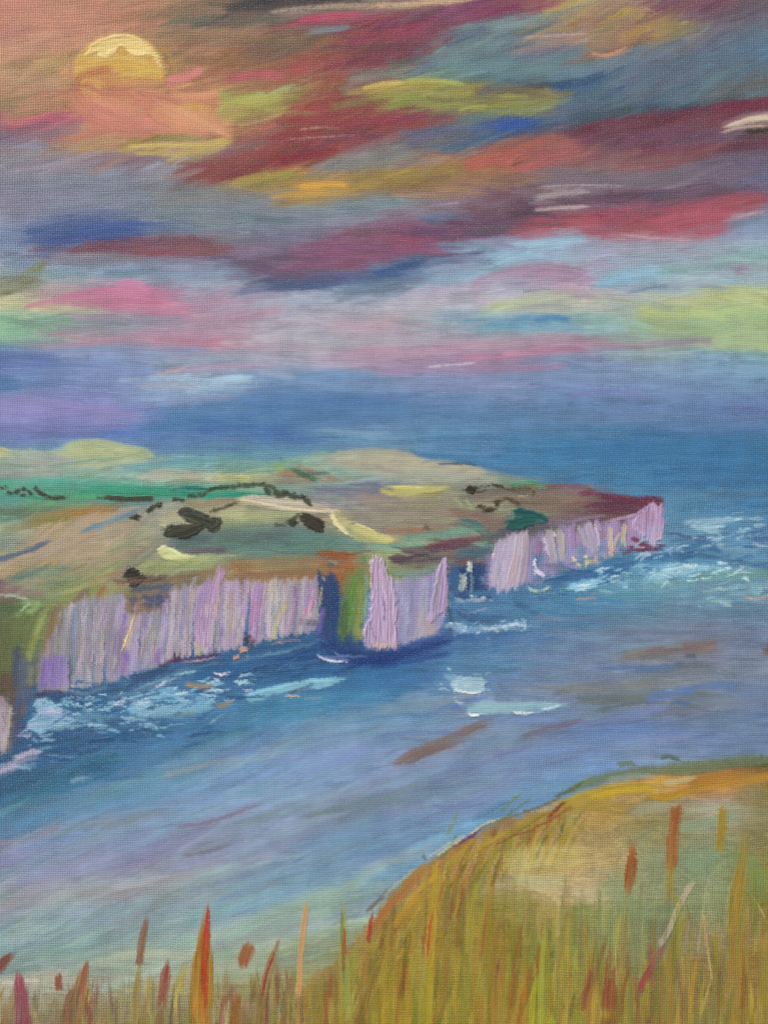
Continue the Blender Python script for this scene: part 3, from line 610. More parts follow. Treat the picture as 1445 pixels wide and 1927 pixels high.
F("160,104 176,82 200,70 228,65 258,70 284,86 300,108 304,130 296,118 284,106 268,104 250,101 238,94 230,89 222,95 212,99 203,107 194,107 184,100 172,104", "d4c080", own=rim, feather=3.5, rough=3, ang=5, h=1., col2="dac88e", a=.9, thin=.35)
K(rim, ("184,97 192,104 202,106 212,99 222,93", 9, "dfcc90", D(a=.9, h=1.2, soft=.45, tp=(.1, .3))), ("240,93 250,99 264,102 280,99", 8, "ddcb92", D(a=.9, h=1.2, soft=.45, tp=(.3, .2))))
K(SUN, ("160,118 220,108 290,118", 14, "ceb062", D(a=.6)), ("180,128 240,120 300,134", 16, "c8a450", D(a=.7)), ("256,138 280,134 302,140", 20, "ccae56", D(a=.85, h=.5)), ("240,94 230,90 222,94", 4, "c8a456", D(a=.7)))
K(GLOW, ("134,156 160,142 190,132 214,130", 20, "b87c56", D(a=.92)), ("150,144 190,140 230,140", 8, "b9825a", D(a=.7)), ("128,108 144,98 150,104", 9, "94784c", D(a=.6)),
  ("296,84 316,100 324,122 316,148", 12, "a5854a", D(a=.75)), ("312,110 322,128 310,150", 7, "94744a", D(a=.6)), ("210,150 260,150 306,156", 9, "b8905a", D(a=.8)))
K(SUN, ("150,158 164,152 180,156 192,168", 13, "cea45e", D(a=.85, h=.4)), ("148,166 170,176 190,188", 14, "c89a60", D(a=.85)), ("170,162 210,158 260,154", 9, "bf9252", D(a=.7)), ("158,152 176,152 200,156", 8, "d4b068", D(a=.8, h=.5)))
K(GLOW, ("150,178 210,200 280,232 330,250", 26, "c88874", D(a=.6)), ("290,196 340,214 400,240 436,256", 26, "d09c78", D(a=.75)), ("320,176 370,180 418,174", 16, "cf9474", D(a=.8)), ("330,206 370,200 400,206", 14, "c4a060", D(a=.6)), ("310,152 350,144 384,130", 18, "c8857c", D(a=.8)), ("170,186 220,204 260,214", 12, "d08f78", D(a=.6)),
  ("150,156 190,150 250,154 306,158", 12, "c68a5c", D(a=.65, dry=.1)), ("120,176 150,186 170,210", 16, "b98066", D(a=.6)))
K(None, ("230,276 300,272 380,272 440,258", 12, "c4ae66", D(a=.8, dry=.1)), ("250,288 330,290 400,280", 9, "b8a662", D(a=.7, dry=.15)), ("400,206 450,192 530,184", 22, "a8ae5e", D(a=.7, dry=.1)), ("560,352 620,346 660,350", 13, "d4a048", D(a=.8, dry=.05)), ("500,372 560,364 620,362", 12, "c49a50", D(a=.7, dry=.1)))
# ------------------------------------------------------------------ headland
HEAD = new("headland", None, "rolling green and tan headland above the chalk cliffs")
head_top = "-130,846 0,846 120,846 170,838 230,846 300,856 420,858 520,868 600,852 700,846 770,850 800,866 900,874 960,892 1010,908 1130,916 1180,934 1250,936"
hm = poly(head_top + " 1245,985 1180,1010 1060,1030 940,1060 850,1080 700,1110 600,1130 400,1140 240,1180 60,1300 20,1420 -130,1440", 3, 4, 10, 10)
OWN[hm > .5] = HEAD
sv = COL.copy()
lattice([0, 90, 180, 270, 360, 450, 540, 630, 720, 810, 900, 990, 1080, 1170, 1260], [
 (840, "a0b090 94a8a0 98b090 7ca09c 6c98a8 6c98a8 6ca09c 90a498 a0a494 a4a494 909c98 70909c 7090a0 6c8ca0 6c8ca0"),
 (872, "98a898 98a89c a4b490 80a4a0 74a0a4 78a49c 80a494 94a494 a0a892 a4a690 a0a494 88989c 7090a0 6c8ca0 6c8ca0"),
 (900, "74a49c 78a49c 80a898 88a89c 9ca492 a4ac80 8c8a78 80a49c 94a49c a0a49a 949c94 84988c 80848c 748090 6c8ca0"),
 (920, "6ca094 60a08c 54a088 4c9c84 64a08c 74a08c 78988c 80909c 7c8090 9ca080 7c8078 6c6c58 7c7470 74586c 6c8ca0"),
 (945, "64988c 64a07c 6c948c 749488 8c9484 948c78 889488 8c8890 8c8480 94907c 8c8c74 7c7c68 807468 74505c 6c485c"),
 (970, "6c8c7c 8c8c64 a08c60 98988c a09c7c a8ac88 949880 908c80 949084 94907c 8c8874 849078 7c7468 6c4854 68405c"),
 (1000, "909c84 a89c78 a09c88 8c9484 6c786c 7c8c70 6c7c7c 848c74 948c80 948878 8c8070 6c706c 7c6c6c 745468 8878a0"),
 (1025, "788c84 a89c80 a49880 98947c 6c8084 60807c 688c88 74908c 8ca088 9c8c6c 7ca090 74706c 7c7484 8c78a0 8878a0"),
 (1050, "a09c74 a89880 a49c80 989078 9ca47c 7c8874 688c88 847060 9cA878 7c7c6c 705060 607478 7c7484 8c78a0 8878a0"),
 (1080, "a49478 7c9480 a09c74 949078 84906c 988c6c a0845c 9c6c48 84905c 6c5c64 5c706c 607478 7c7484 8c78a0 8878a0"),
 (1110, "8c7074 849474 949c6c 8c8468 786460 886c60 94785c 8c6850 7c9058 7c9c94 608488 607478 7c7484 8c78a0 8878a0"),
 (1140, "5c6c50 7c8c5c 8c8c60 887464 585468 585468 585468 585468 688050 7c9c94 608488 607478 7c7484 8c78a0 8878a0"),
 (1200, "5c6c48 748454 8c8458 8c6c64 585468 585468 585468 3c5078 688050 7c9c94 608488 607478 7c7484 8c78a0 8878a0"),
 (1260, "5c6444 606c70 807868 786c74 585468 585468 585468 3c5078 506848 7c9c94 608488 607478 7c7484 8c78a0 8878a0"),
 (1330, "645850 64647c 6c7080 787080 585468 585468 585468 3c5078 585468 7c9c94 608488 607478 7c7484 8c78a0 8878a0"),
 (1440, "7c7c7c 54607c 3c6088 3c6088 585468 585468 585468 3c5078 585468 7c9c94 608488 607478 7c7484 8c78a0 8878a0"),
], hm, 10, 6, 21)


def field(label):
    return new("field", HEAD, label)


# far edge fields
c = field("pale green wedge of field meeting the blue on the far left")
F("100,850 140,836 170,832 210,836 250,847 292,858 250,866 200,876 140,887 132,878 170,866 120,859", "a5b28b", own=c, feather=3, rough=4, ang=-3, col2="a9b691", a=.92)
K(c, ("110,848 170,836 230,846 292,856", 24, "a4b088", D(a=.95, soft=.35)), ("140,880 200,872 270,862 292,858", 16, "a4b094", D(soft=.4)), ("120,846 180,850 250,860", 16, "acb88c"))
K(None, ("-110,852 -10,850 22,852", 20, "c0be88", D(soft=.4)), ("100,848 130,840", 6, "90acc4", D(own=None)), ("20,872 80,866 150,866", 16, "9ca49c", D(a=.7)), ("-100,892 40,892 130,886", 18, "9c9e94", D(a=.8)),
  ("110,874 170,866 240,860", 3, "54948c", D(a=.6)), ("100,882 160,884 220,890", 14, "84a49c", D(a=.7)), ("220,886 300,876 400,868", 16, "6c9ca4", D(a=.7)), ("300,868 400,862 500,860", 12, "6498a0", D(a=.6)),
  ("250,900 320,896 380,898 420,906", 14, "b0aa9a", D(a=.8)), ("280,888 320,886 360,890", 14, "a8ac9c", D(a=.6)))
c = field("bright lemon patch of field beyond the dark trees")
K(c, ("402,902 430,898 450,898 470,902", 13, "bcc078", D(a=.95, soft=.4, h=.3)), ("370,902 400,898", 8, "b4b888", D(a=.8)), ("360,904 380,900", 8, "9ca49c", D(own=None, a=.6)))
K(None, ("470,902 500,898 530,900", 8, "9ca480", D(a=.6)), ("540,886 520,878 540,872", 14, "84a870", D(a=.6)), ("520,890 560,892 590,904", 12, "a07c60", D(a=.8, soft=.5)), ("556,876 600,890 640,904", 10, "9c7460", D(a=.8, soft=.5)), ("548,882 574,894 600,906", 10, "50705c", D(a=.9, soft=.4)),
  ("600,908 650,902 680,904", 10, "a08470", D(a=.6)), ("520,880 536,884", 6, "a0b060", D(a=.7)), ("590,888 660,884 700,888", 20, "84a898", D(a=.7)))
c = field("pale beige far field under the horizon")
F("620,864 700,850 760,847 800,867 870,871 920,886 960,896 900,902 780,900 700,892 640,882", "a7a592", own=c, feather=5, rough=6, ang=-3, col2="a0a494", a=.85)
K(c, ("620,860 700,852 760,860", 22, "a4a896", D(a=.85)), ("700,876 780,872 860,878 920,892", 26, "aca894", D(a=.95, soft=.5)), ("640,870 720,866 780,866", 14, "a8a490"), ("760,896 860,900 960,904", 16, "98a090", D(a=.8)), ("760,866 800,868 880,874", 8, "aca88e"))
K(None, ("780,858 860,866 960,888 1040,896", 12, "4c80a8", D(a=.85, dry=.15, own=None)), ("900,888 980,900 1040,904", 12, "6c8894", D(a=.7, dry=.1)), ("780,848 860,852 930,858", 10, "6090b8", D(dry=.2)), ("820,874 870,872 900,876", 6, "3c5878", D(dry=.4, a=.7)))
c = field("emerald and turquoise strip of field behind the hedges")
F("-110,906 0,902 100,903 200,914 320,922 430,912 440,934 380,940 260,936 200,934 140,936 60,926 -110,922", "5c9c88", own=c, feather=7, rough=7, ang=-2, col2="50967e", a=.6)
K(c, ("-110,914 0,910 100,908 180,916 300,924 420,920", 16, "54a08c", D(a=.85)), ("130,926 220,928 320,930 420,930", 16, "3c9478", D(a=.9)), ("160,918 240,918 300,920 340,926", 10, "38987c"), ("330,926 400,932 480,928", 10, "2c8c78", D(a=.9)), ("340,918 380,920 430,916", 5, "1c6c6c", D(a=.9, soft=.4)),
  ("120,932 180,934 240,940", 12, "54ac74"), ("0,928 60,936 120,940", 6, "34887c"), ("40,944 100,950 180,950", 10, "74a074", D(a=.7)), ("60,904 140,906 240,908", 6, "60a494", D(a=.6)), ("430,934 500,930 520,924", 10, "3c8c74", D(a=.8)))
K(None, ("-110,936 0,936 60,944", 14, "509488", D(a=.7)), ("-110,960 0,962 80,958 140,954", 18, "647c68", D(a=.8)), ("-110,976 0,978 60,972", 10, "54887c", D(a=.7)), ("150,946 250,946 330,944", 8, "6c9090", D(a=.6)),
  ("-110,1010 0,1000 60,990", 34, "98a890", D(a=.7, dry=.15)), ("40,992 120,966 200,956 240,958", 18, "987c50", D(a=.8)), ("100,980 160,968 230,958", 10, "a07c48", D(a=.8)), ("0,1000 80,980 140,972", 16, "7c7c50", D(a=.6)))
c = field("large tan field sloping down to the left edge")
K(c, ("-110,1090 0,1060 100,1020 200,990 280,972", 44, "a89880", D(a=.9)), ("40,1060 140,1030 230,1010 300,996", 44, "a49882", D(a=.9)), ("60,1010 140,985 220,968 300,958", 20, "ac9c88", D(a=.8)), ("100,1050 180,1040 240,1040", 40, "a4967c", D(a=.85)),
  ("0,1092 60,1070 110,1054", 24, "a8946c", D(a=.8)), ("220,960 300,952 340,948", 14, "a49c90", D(a=.7)), ("160,1060 220,1050 250,1030", 24, "989078", D(a=.7)), ("150,1026 200,1018 260,1010", 2.5, "b8ac94", D(a=.7, h=.4)), ("190,1000 230,994", 2.5, "948c78", D(a=.6, h=.4)))
c = new("path", HEAD, "thin blue streak across the tan field")
K(c, ("148,1004 180,990 220,978 262,960", 9, "6c8c9c", D(a=.9, soft=.4)), ("220,984 260,970", 5, "789494"))
c = new("path", HEAD, "indigo blue streak at the left edge of the tan field")
K(c, ("-110,1066 0,1052 50,1036 104,1014", 11, "5c6c88", D(a=.9, soft=.4)), ("-60,1050 0,1044 60,1030", 5, "8c9a7c", D(own=None)))
K(None, ("10,1090 50,1078 90,1062 84,1056", 18, "648074", D(a=.85)), ("30,1092 70,1078", 10, "5c8080"), ("-110,1108 0,1100 20,1098", 14, "6c6070", D(a=.8)), ("24,1112 50,1114 90,1118", 10, "8c6c6c", D(a=.8)), ("20,1098 60,1092 140,1080", 12, "94a080", D(a=.6)),
  ("60,1104 100,1086 160,1070", 10, "a49068", D(a=.6)), ("80,1120 140,1096 200,1070 236,1050", 12, "8c9468", D(a=.8)), ("110,1124 170,1096 230,1060", 10, "a0a46c", D(a=.8)), ("-20,1120 30,1122 60,1130", 6, "9cb8a0", D(a=.9, soft=.4)), ("40,1132 70,1136 60,1150 20,1160", 14, "8cac74", D(a=.8)),
  ("40,1150 56,1136", 5, "a0c4a4", D(a=.8, soft=.4)), ("80,1118 120,1100 170,1080", 2.5, "6c7454", D(a=.6)), ("200,1040 240,1026 260,1020", 20, "8c9074", D(a=.6)), ("230,1070 280,1040 300,1010", 30, "808878", D(a=.7)), ("200,1090 240,1080 250,1064", 22, "8c8270", D(a=.7)),
  ("250,1010 280,990 300,970", 20, "8c9480", D(a=.6)))
# middle fields
K(None, ("340,948 380,948 440,942", 14, "948668", D(a=.8)), ("350,962 400,962 430,956", 12, "908c78", D(a=.7)), ("450,958 520,962 600,966", 14, "8c9478", D(a=.6)), ("590,974 620,976 660,986", 24, "8c8478", D(a=.7)))
c = field("cream dry brushed field between the dark hedges")
F("443,938 470,934 530,937 580,943 620,958 628,966 580,965 520,958 460,947", "b4ac98", own=c, feather=2, rough=4, h=.7, ang=-6, col2="c2baa2", a=.93)
K(c, ("446,940 500,942 560,948 620,956", 20, "b0a896", D(a=.92, soft=.4, h=.5, tp=(.2, .1))), ("450,944 520,958 600,962 628,964", 5, "ccc4a0", D(h=.9, br=.3)), ("444,939 460,941", 6, "ccc488", D(h=.8)), ("480,940 540,946 580,948", 4, "c4bca8", D(h=.6)), ("560,962 600,962 624,962", 4, "c8c0a8", D(h=.6)))
c = field("cream curving track dropping to a lemon field")
F("620,962 634,958 650,972 664,988 690,996 720,1008 746,1016 720,1022 690,1016 664,1006 646,1002 632,984", "b0ac80", own=c, feather=2.5, rough=4, h=.7, ang=-40, col2="bab67e", a=.85)
K(c, ("622,964 632,982 648,998 658,1006", 10, "d0c898", D(a=.97, soft=.3, h=1.2, tp=(.1, .2))), ("636,966 648,984 664,1000", 14, "a8a478", D(a=.8)), ("662,992 690,1000 720,1014 744,1016", 16, "bcb878", D(a=.92, soft=.4, h=.6)), ("650,1004 680,1014 720,1020 740,1016", 9, "b8bc78", D(h=.6)), ("668,984 690,992 710,1002", 3, "d4cc94", D(h=.8)), ("630,958 650,970 664,988", 10, "94946c", D(a=.7)))
c = field("pale green lemon band of field above the teal hollow")
K(c, ("400,976 450,972 520,970 570,966", 14, "a4ac80", D(a=.85)), ("410,982 480,980 560,976", 12, "8c9c78", D(a=.7)), ("430,970 460,968 500,970", 6, "b0b884"))
c = field("small cream field between two hedge clumps on the left")
K(c, ("298,984 330,976 366,984", 16, "b0b094", D(a=.9, soft=.4)), ("296,988 330,991 370,986", 5, "c8c894", D(h=.7)), ("300,968 340,966", 10, "a49c80", D(a=.7)))
c = field("grey teal hollow in the middle of the headland")
K(c, ("310,1022 380,1018 460,1014 560,1012 630,1014", 40, "5c7470", D(a=.9)), ("350,1036 440,1034 540,1034 640,1034", 24, "64847c", D(a=.85)), ("420,1000 500,996 580,1000 640,1010", 18, "68807c", D(a=.8)), ("320,1010 360,1014 400,1012", 16, "54646c"), ("540,1010 600,1016 660,1026 700,1030", 30, "648880", D(a=.8)),
  ("380,1036 430,1030", 12, "685c68", D(a=.7)), ("440,996 520,992", 10, "748c7c", D(a=.7)))
K(None, ("340,1040 400,1036 440,1040", 10, "6c545c", D(a=.7)))
c = field("fresh cream green leaf shaped patch near the cliff edge")
F("297,1036 306,1027 320,1029 345,1043 362,1055 330,1057 305,1049", "bdc58e", own=c, feather=1.8, rough=4, h=1., ang=-25, col2="ccd09c", a=.95)
K(c, ("296,1034 310,1038 340,1052 360,1054", 15, "bcc48c", D(a=.95, soft=.35, h=.9, tp=(.15, .1))), ("298,1030 316,1032 350,1048", 4, "d0d4a0", D(h=1.1)), ("250,1062 300,1060 360,1056 420,1050", 16, "98a874", D(a=.9)), ("256,1070 320,1070 400,1062", 8, "8c9c64", D(a=.8)), ("360,1052 400,1048 460,1044", 5, "a0ac80", D(a=.8)))
c = field("warm brown strip along the cliff top")
K(c, ("420,1062 500,1060 580,1060 630,1066", 26, "947c58", D(a=.9)), ("430,1080 500,1082 580,1076 620,1076", 18, "8c6c54", D(a=.85)), ("360,1090 400,1076 440,1068", 18, "94785c", D(a=.85)), ("270,1090 330,1088 380,1080", 12, "806454", D(a=.8)), ("430,1058 450,1070 440,1086", 16, "987450", D(a=.8)),
  ("500,1050 560,1046 600,1046", 8, "8c8058", D(a=.7)))
K(None, ("595,1040 620,1042 670,1048", 12, "9c5c38", D(a=.95, soft=.4)), ("650,1046 658,1070 646,1100", 14, "9c5c34", D(a=.9, soft=.4)), ("640,1046 700,1036", 6, "7c6044", D(a=.6)), ("600,1060 640,1062", 10, "946848", D(a=.7)))
c = field("sunlit lemon patch left of the dark tree row")
F("714,921 730,916 790,917 850,917 820,927 770,934 735,934 716,928", "b6b26e", own=c, feather=2.5, rough=4, h=.6, ang=0, col2="a8a670", a=.93)
K(c, ("714,922 740,920 800,920 840,920", 14, "b4b06c", D(a=.95, soft=.4, tp=(.08, .35))), ("716,917 760,916 800,918", 4, "c8c888", D(h=.5)), ("726,930 760,932 800,928", 7, "b0b074"))
K(None, ("640,912 700,910 760,906", 10, "747c90", D(a=.8)), ("600,920 680,922 714,924", 10, "7c7c88", D(a=.8)), ("650,932 700,934 740,938", 10, "94807c", D(a=.7)), ("590,934 640,944 680,956", 10, "84988c", D(a=.7)), ("680,944 760,948 860,944", 22, "94907c", D(a=.7)),
  ("700,966 780,970 860,964", 24, "8c8478", D(a=.6)), ("720,1000 760,996 800,996", 10, "987460", D(a=.6)), ("740,976 800,980 860,976", 10, "888c78", D(a=.5)), ("760,1000 780,1002 800,996", 12, "9c6c58", D(a=.6)), ("794,990 812,996", 12, "5c544c", D(a=.7)), ("854,936 866,948 872,960", 10, "98a880", D(a=.8)), ("876,940 886,954 892,962", 9, "98a87c", D(a=.85)),
  ("840,960 880,968 930,974 980,980", 18, "846c68", D(a=.7)), ("880,950 900,946 940,934", 12, "949480", D(a=.7)), ("800,990 860,984 920,984 960,1000", 20, "8c7a6c", D(a=.7)))
c = field("teal green band of field sloping to the stacks")
K(c, ("740,1016 790,1010 840,1004 880,996 910,996", 18, "6c9c8c", D(a=.85)), ("860,980 890,988 916,1006 920,1016", 20, "547c78", D(a=.92, soft=.4, tp=(.3, .1))), ("868,978 900,984 918,1000", 6, "4c7074", D(a=.8)), ("720,1040 760,1030 820,1020", 14, "84a888", D(a=.7)), ("700,1026 750,1028 790,1022", 12, "6ca090", D(a=.7)))
c = field("dark plum strip along the cliff top above the stacks")
K(c, ("726,1056 780,1042 830,1030 900,1018", 20, "5c4658", D(a=.92, soft=.5)), ("800,1030 850,1020 920,1012", 14, "704c58", D(a=.9)), ("760,1036 800,1028", 10, "645060"), ("740,1062 800,1054 850,1046", 10, "544c5c", D(a=.8)))
K(None, ("730,1078 780,1078 830,1062 860,1052", 14, "7ca090", D(a=.8)), ("850,1050 880,1040 930,1034", 20, "486474", D(a=.7)), ("880,1056 920,1050", 12, "7c9498", D(a=.6)))
# east end of the headland
K(None, ("880,934 960,936 1040,936 1120,944", 26, "847468", D(a=.7)), ("960,950 1040,956 1120,962", 22, "7c6c64", D(a=.8)), ("900,990 960,986 1000,984", 30, "7c6c66", D(a=.7)), ("1010,980 1060,972 1120,968", 16, "7a6470", D(a=.8)), ("1000,990 1060,984 1110,976", 12, "746884", D(a=.7)),
  ("900,1020 940,1010 1000,996 1040,996", 26, "5c5c68", D(a=.8)), ("950,964 1000,960", 10, "948478", D(a=.6)), ("1024,916 1060,914 1110,916", 9, "845c6c", D(a=.8)), ("1040,920 1080,926 1110,934", 10, "7c6c78", D(a=.6)))
c = field("wine red strip at the seaward tip of the headland")
K(c, ("1080,934 1110,926 1140,934 1190,940 1250,936", 12, "6c3c54", D(a=.95, soft=.5)), ("1090,952 1150,948 1200,946 1246,944", 18, "683e56", D(a=.9)), ("1100,932 1114,924 1130,932", 8, "7c3048"), ("1090,966 1140,960 1190,952", 12, "704458", D(a=.8)), ("1060,950 1120,944", 10, "7c5860", D(a=.6)))
c = field("bright green dab on the skyline near the tip")
K(c, ("956,916 976,910 1000,908 1018,912", 8, "44946c", D(a=.97, soft=.3, h=.7)), ("1010,914 1030,918", 6, "589c80", D(a=.7)))
K(None, ("928,952 944,944 960,950", 8, "9ca48c", D(a=.85, soft=.4)), ("910,962 950,960 970,956", 6, "98a088", D(a=.8)), ("974,934 992,934", 2.5, "ccb48c", D(a=.8, h=.5, soft=.3)))


def head_dir(x, y):
    return (26 if x < 330 and y > 955 else 6 if x < 500 else -2) + (nz(np.float64(x / 120), np.float64(y / 60), 41) - .5) * 16


over(1300, (-110, 840, 1240, 1130), set(range(HEAD, len(IDS))), head_dir, (20, 80), (3, 10), (.35, .75), (0, .35), .07)

_tk = IDS.index([r for r in IDS if r[2].startswith("cream curving track")][0])
K(_tk, ("622,964 630,980 645,997 658,1006", 8, "d6cea0", D(a=.97, h=1.2, soft=.35)), ("640,970 654,988 672,996", 7, "b4b080", D(a=.7)), ("662,992 690,1000 720,1012 744,1016", 13, "c0bc7c", D(a=.9, h=.7, soft=.4)), ("668,985 690,993 712,1004", 3, "d8d098", D(h=.9)), ("640,962 622,960 600,958", 4, "c8c09c", D(a=.8, h=.5)))
_ck = IDS.index([r for r in IDS if r[2].startswith("cream dry brushed")][0])
K(_ck, ("446,940 480,944 540,956 610,962", 4, "d0c8a8", D(h=.9, a=.9)), ("460,938 520,941 580,948", 5, "c0b8a4", D(a=.8, h=.5)))
# trees and hedges, dabbed in dark olive grey
_rt = np.random.RandomState(11)


def dabs(own, path, r0, col, n, col2="3c3e36", jit=.35, ang=-.4, L=1.6, a=.9, h=.7):
    p = curve(P2(path), 8)
    cum = np.concatenate([[0], np.cumsum(np.hypot(*np.diff(p, axis=0).T))])
    for k in range(n):
        s = (k + .5 + _rt.uniform(-.3, .3)) / n * cum[-1]
        x = np.interp(s, cum, p[:, 0]) + _rt.uniform(-1, 1) * r0 * jit
        y = np.interp(s, cum, p[:, 1]) + _rt.uniform(-1, 1) * r0 * jit
        r = r0 * _rt.uniform(.7, 1.15)
        t = ang + _rt.uniform(-.5, .5)
        dx, dy = np.cos(t) * r * L / 2, -np.sin(t) * r * L / 2
        S([(x - dx, y - dy), (x + dx, y + dy)], r, col if _rt.rand() < .6 else col2, a=a, soft=.45, br=.55, h=h, own=own, tp=(.2, .35), rag=.6)


def tr(label, name="hedge"):
    return new(name, HEAD, label)


c = tr("small scattered dark bushes at the left edge of the far field", "bush")
dabs(c, "2,918 12,916", 5, "54604c", 3)
dabs(c, "16,926 34,925 46,921 58,928", 6, "4c5644", 9)
dabs(c, "36,932 48,930", 5, "505c48", 3)
c = tr("dark slanting line of bushes stepping down from the left edge")
dabs(c, "66,919 76,926 88,932 96,936 112,938 120,937", 7, "464e40", 14, ang=-.5)
c = tr("long straight dark hedge on the far left field")
K(c, ("194,934 220,938 250,939 288,938", 10, "4a5044", D(a=.97, soft=.3, h=.9, tp=(.15, .03), dry=.05)))
dabs(c, "178,937 190,936 210,937 250,941", 5, "4a5044", 9)
c = tr("pair of small dark bushes beside the blue streak", "bush")
dabs(c, "250,974 258,972 262,976", 7, "40443a", 6)
dabs(c, "280,964 288,956 296,952 306,950", 8, "4c5446", 9, ang=.5)
c = tr("little dark bushes left of the curving tree row", "bush")
dabs(c, "324,942 332,938 344,943", 6, "484c40", 7)
c = tr("long dark tree row arching along the skyline field", "tree_row")
dabs(c, "354,932 372,932 384,928 396,922 412,917 436,916", 7, "4c5a48", 20, "424c3c", ang=.3)
dabs(c, "436,916 460,914 484,912 506,914 518,922", 8, "54604c", 18, "48543e", ang=.1)
dabs(c, "500,922 510,926 524,930 540,930 552,934 566,934 578,942 582,948", 9, "4c5644", 22, "40463a", ang=-.7)
c = tr("olive brown twig shaped hedge below the cream field")
dabs(c, "396,962 416,956 430,952 444,946", 6, "605e48", 12, "54543f", ang=.4)
c = tr("large rounded dark tree clump above the teal hollow", "tree_clump")
F("336,964 346,957 358,958 372,963 386,972 398,975 412,972 418,981 409,994 398,1000 388,995 376,987 360,983 344,977", "4d5147", own=c, feather=1.6, rough=5, ang=-25, h=1.3, col2="42463b", a=.96)
K(c, ("338,966 352,962 372,970 390,978", 18, "50544a", D(a=.97, soft=.35, h=1.3, tp=(.08, .1), col2="44483c")), ("378,980 394,986 402,994 412,984", 16, "4c5046", D(a=.97, soft=.35, h=1.2, col2="404438")), ("400,988 410,980", 9, "505448", D(h=1.)))
dabs(c, "340,964 360,962 380,968 404,980 412,980", 8, "50564a", 12, "44483c")
c = tr("broad dark tree clump lying beneath the cream field", "tree_clump")
F("306,1000 318,989 336,987 356,989 378,987 381,996 366,1008 348,1014 328,1010 312,1011", "494b42", own=c, feather=1.6, rough=5, ang=20, h=1.3, col2="3f4138", a=.96)
K(c, ("310,1004 330,996 356,994 376,990", 16, "4a4c42", D(a=.97, soft=.35, h=1.2, tp=(.1, .1))), ("330,1006 346,1006 362,1000 378,992", 13, "45473d", D(a=.97, soft=.35, h=1.3)), ("308,996 322,992", 8, "5c6458", D(a=.7)))
c = tr("dark brown tree clump right of the hollow", "tree_clump")
F("562,973 572,964 586,970 600,976 609,985 607,997 598,1001 584,994 571,986", "47433c", own=c, feather=1.6, rough=5, ang=-30, h=1.4, col2="3c3932", a=.97)
F("540,979 552,972 559,980 554,990 544,986", "45463b", own=c, feather=1.6, rough=4, h=1.2)
K(c, ("564,972 580,974 594,982 604,992", 16, "48443c", D(a=.97, soft=.35, h=1.4, tp=(.1, .06))), ("596,982 606,984 604,994", 10, "423f38", D(h=1.2)), ("540,980 552,976 566,966", 9, "4e5244", D(a=.9)), ("546,982 556,984 560,980", 8, "44463a", D(h=1.)))
dabs(c, "516,986 530,986 540,984", 6, "606654", 6, "545a48")
c = tr("black tree clump at the brow of the cliff", "tree_clump")
F("232,1084 236,1074 246,1067 256,1070 266,1078 274,1086 266,1098 252,1103 240,1097", "3e3d36", own=c, feather=2, rough=6, ang=10, h=1.5, a=.96)
K(c, ("262,1094 280,1092 300,1088 324,1082", 13, "564e44", D(a=.75, dry=.15, tp=(.02, .6), h=.5)), ("266,1086 290,1084", 7, "5c5448", D(a=.6, dry=.2)))
c = tr("dark tree row along the skyline right of the lemon patch", "tree_row")
F("874,919 880,914 890,914 898,918 894,926 884,930 877,926", "403b33", own=c, feather=1.6, rough=4, h=1.3, a=.95)
dabs(c, "890,918 906,915 922,913 940,915 956,920 972,921", 5, "5a5340", 13, "463f33", ang=.1)
dabs(c, "960,920 984,918 1000,921 1003,929", 5, "6c6048", 8, "5a503c", ang=-.2)
K(c, ("886,922 900,926 916,922", 5, "4a4436", D(a=.7, dry=.2)))
c = tr("curling dark brown hedge below the skyline tree row")
dabs(c, "900,951 912,957 924,959 932,950 944,941", 8, "5a5242", 9, "463e30", ang=.3)
K(c, ("904,956 918,960 928,954", 5, "463e30", D(a=.8, h=.8)), ("904,962 918,963 928,956", 3.5, "30281e", D(h=1.)), ("940,942 956,938 970,946 980,948", 9, "5c5240", D(a=.9, h=.6)), ("1000,934 1006,926", 6, "5a5038", D(a=.8)))
c = tr("dark teal bush standing on the cliff top", "bush")
F("962,956 980,957 1000,961 1018,967 1032,981 1016,984 1000,988 980,996 960,995 950,986 952,978 966,974", "2f5e5d", own=c, feather=1.8, rough=5, h=1.3, ang=-12, a=.95, col2="3c6c6a")
K(c, ("968,958 984,964 1004,968 1022,978", 14, "2c5c5c", D(a=.95, soft=.35, h=1.2, tp=(.15, .15))), ("950,986 966,988 984,982 1010,980", 18, "30605c", D(a=.95, soft=.35, h=1.2, tp=(.1, .2), dry=.05)), ("952,990 960,994", 8, "285450", D(h=1.)), ("950,972 970,970", 5, "3c6c68", D(a=.7)), ("1020,976 1032,980", 6, "2c5858", D(h=1.)))

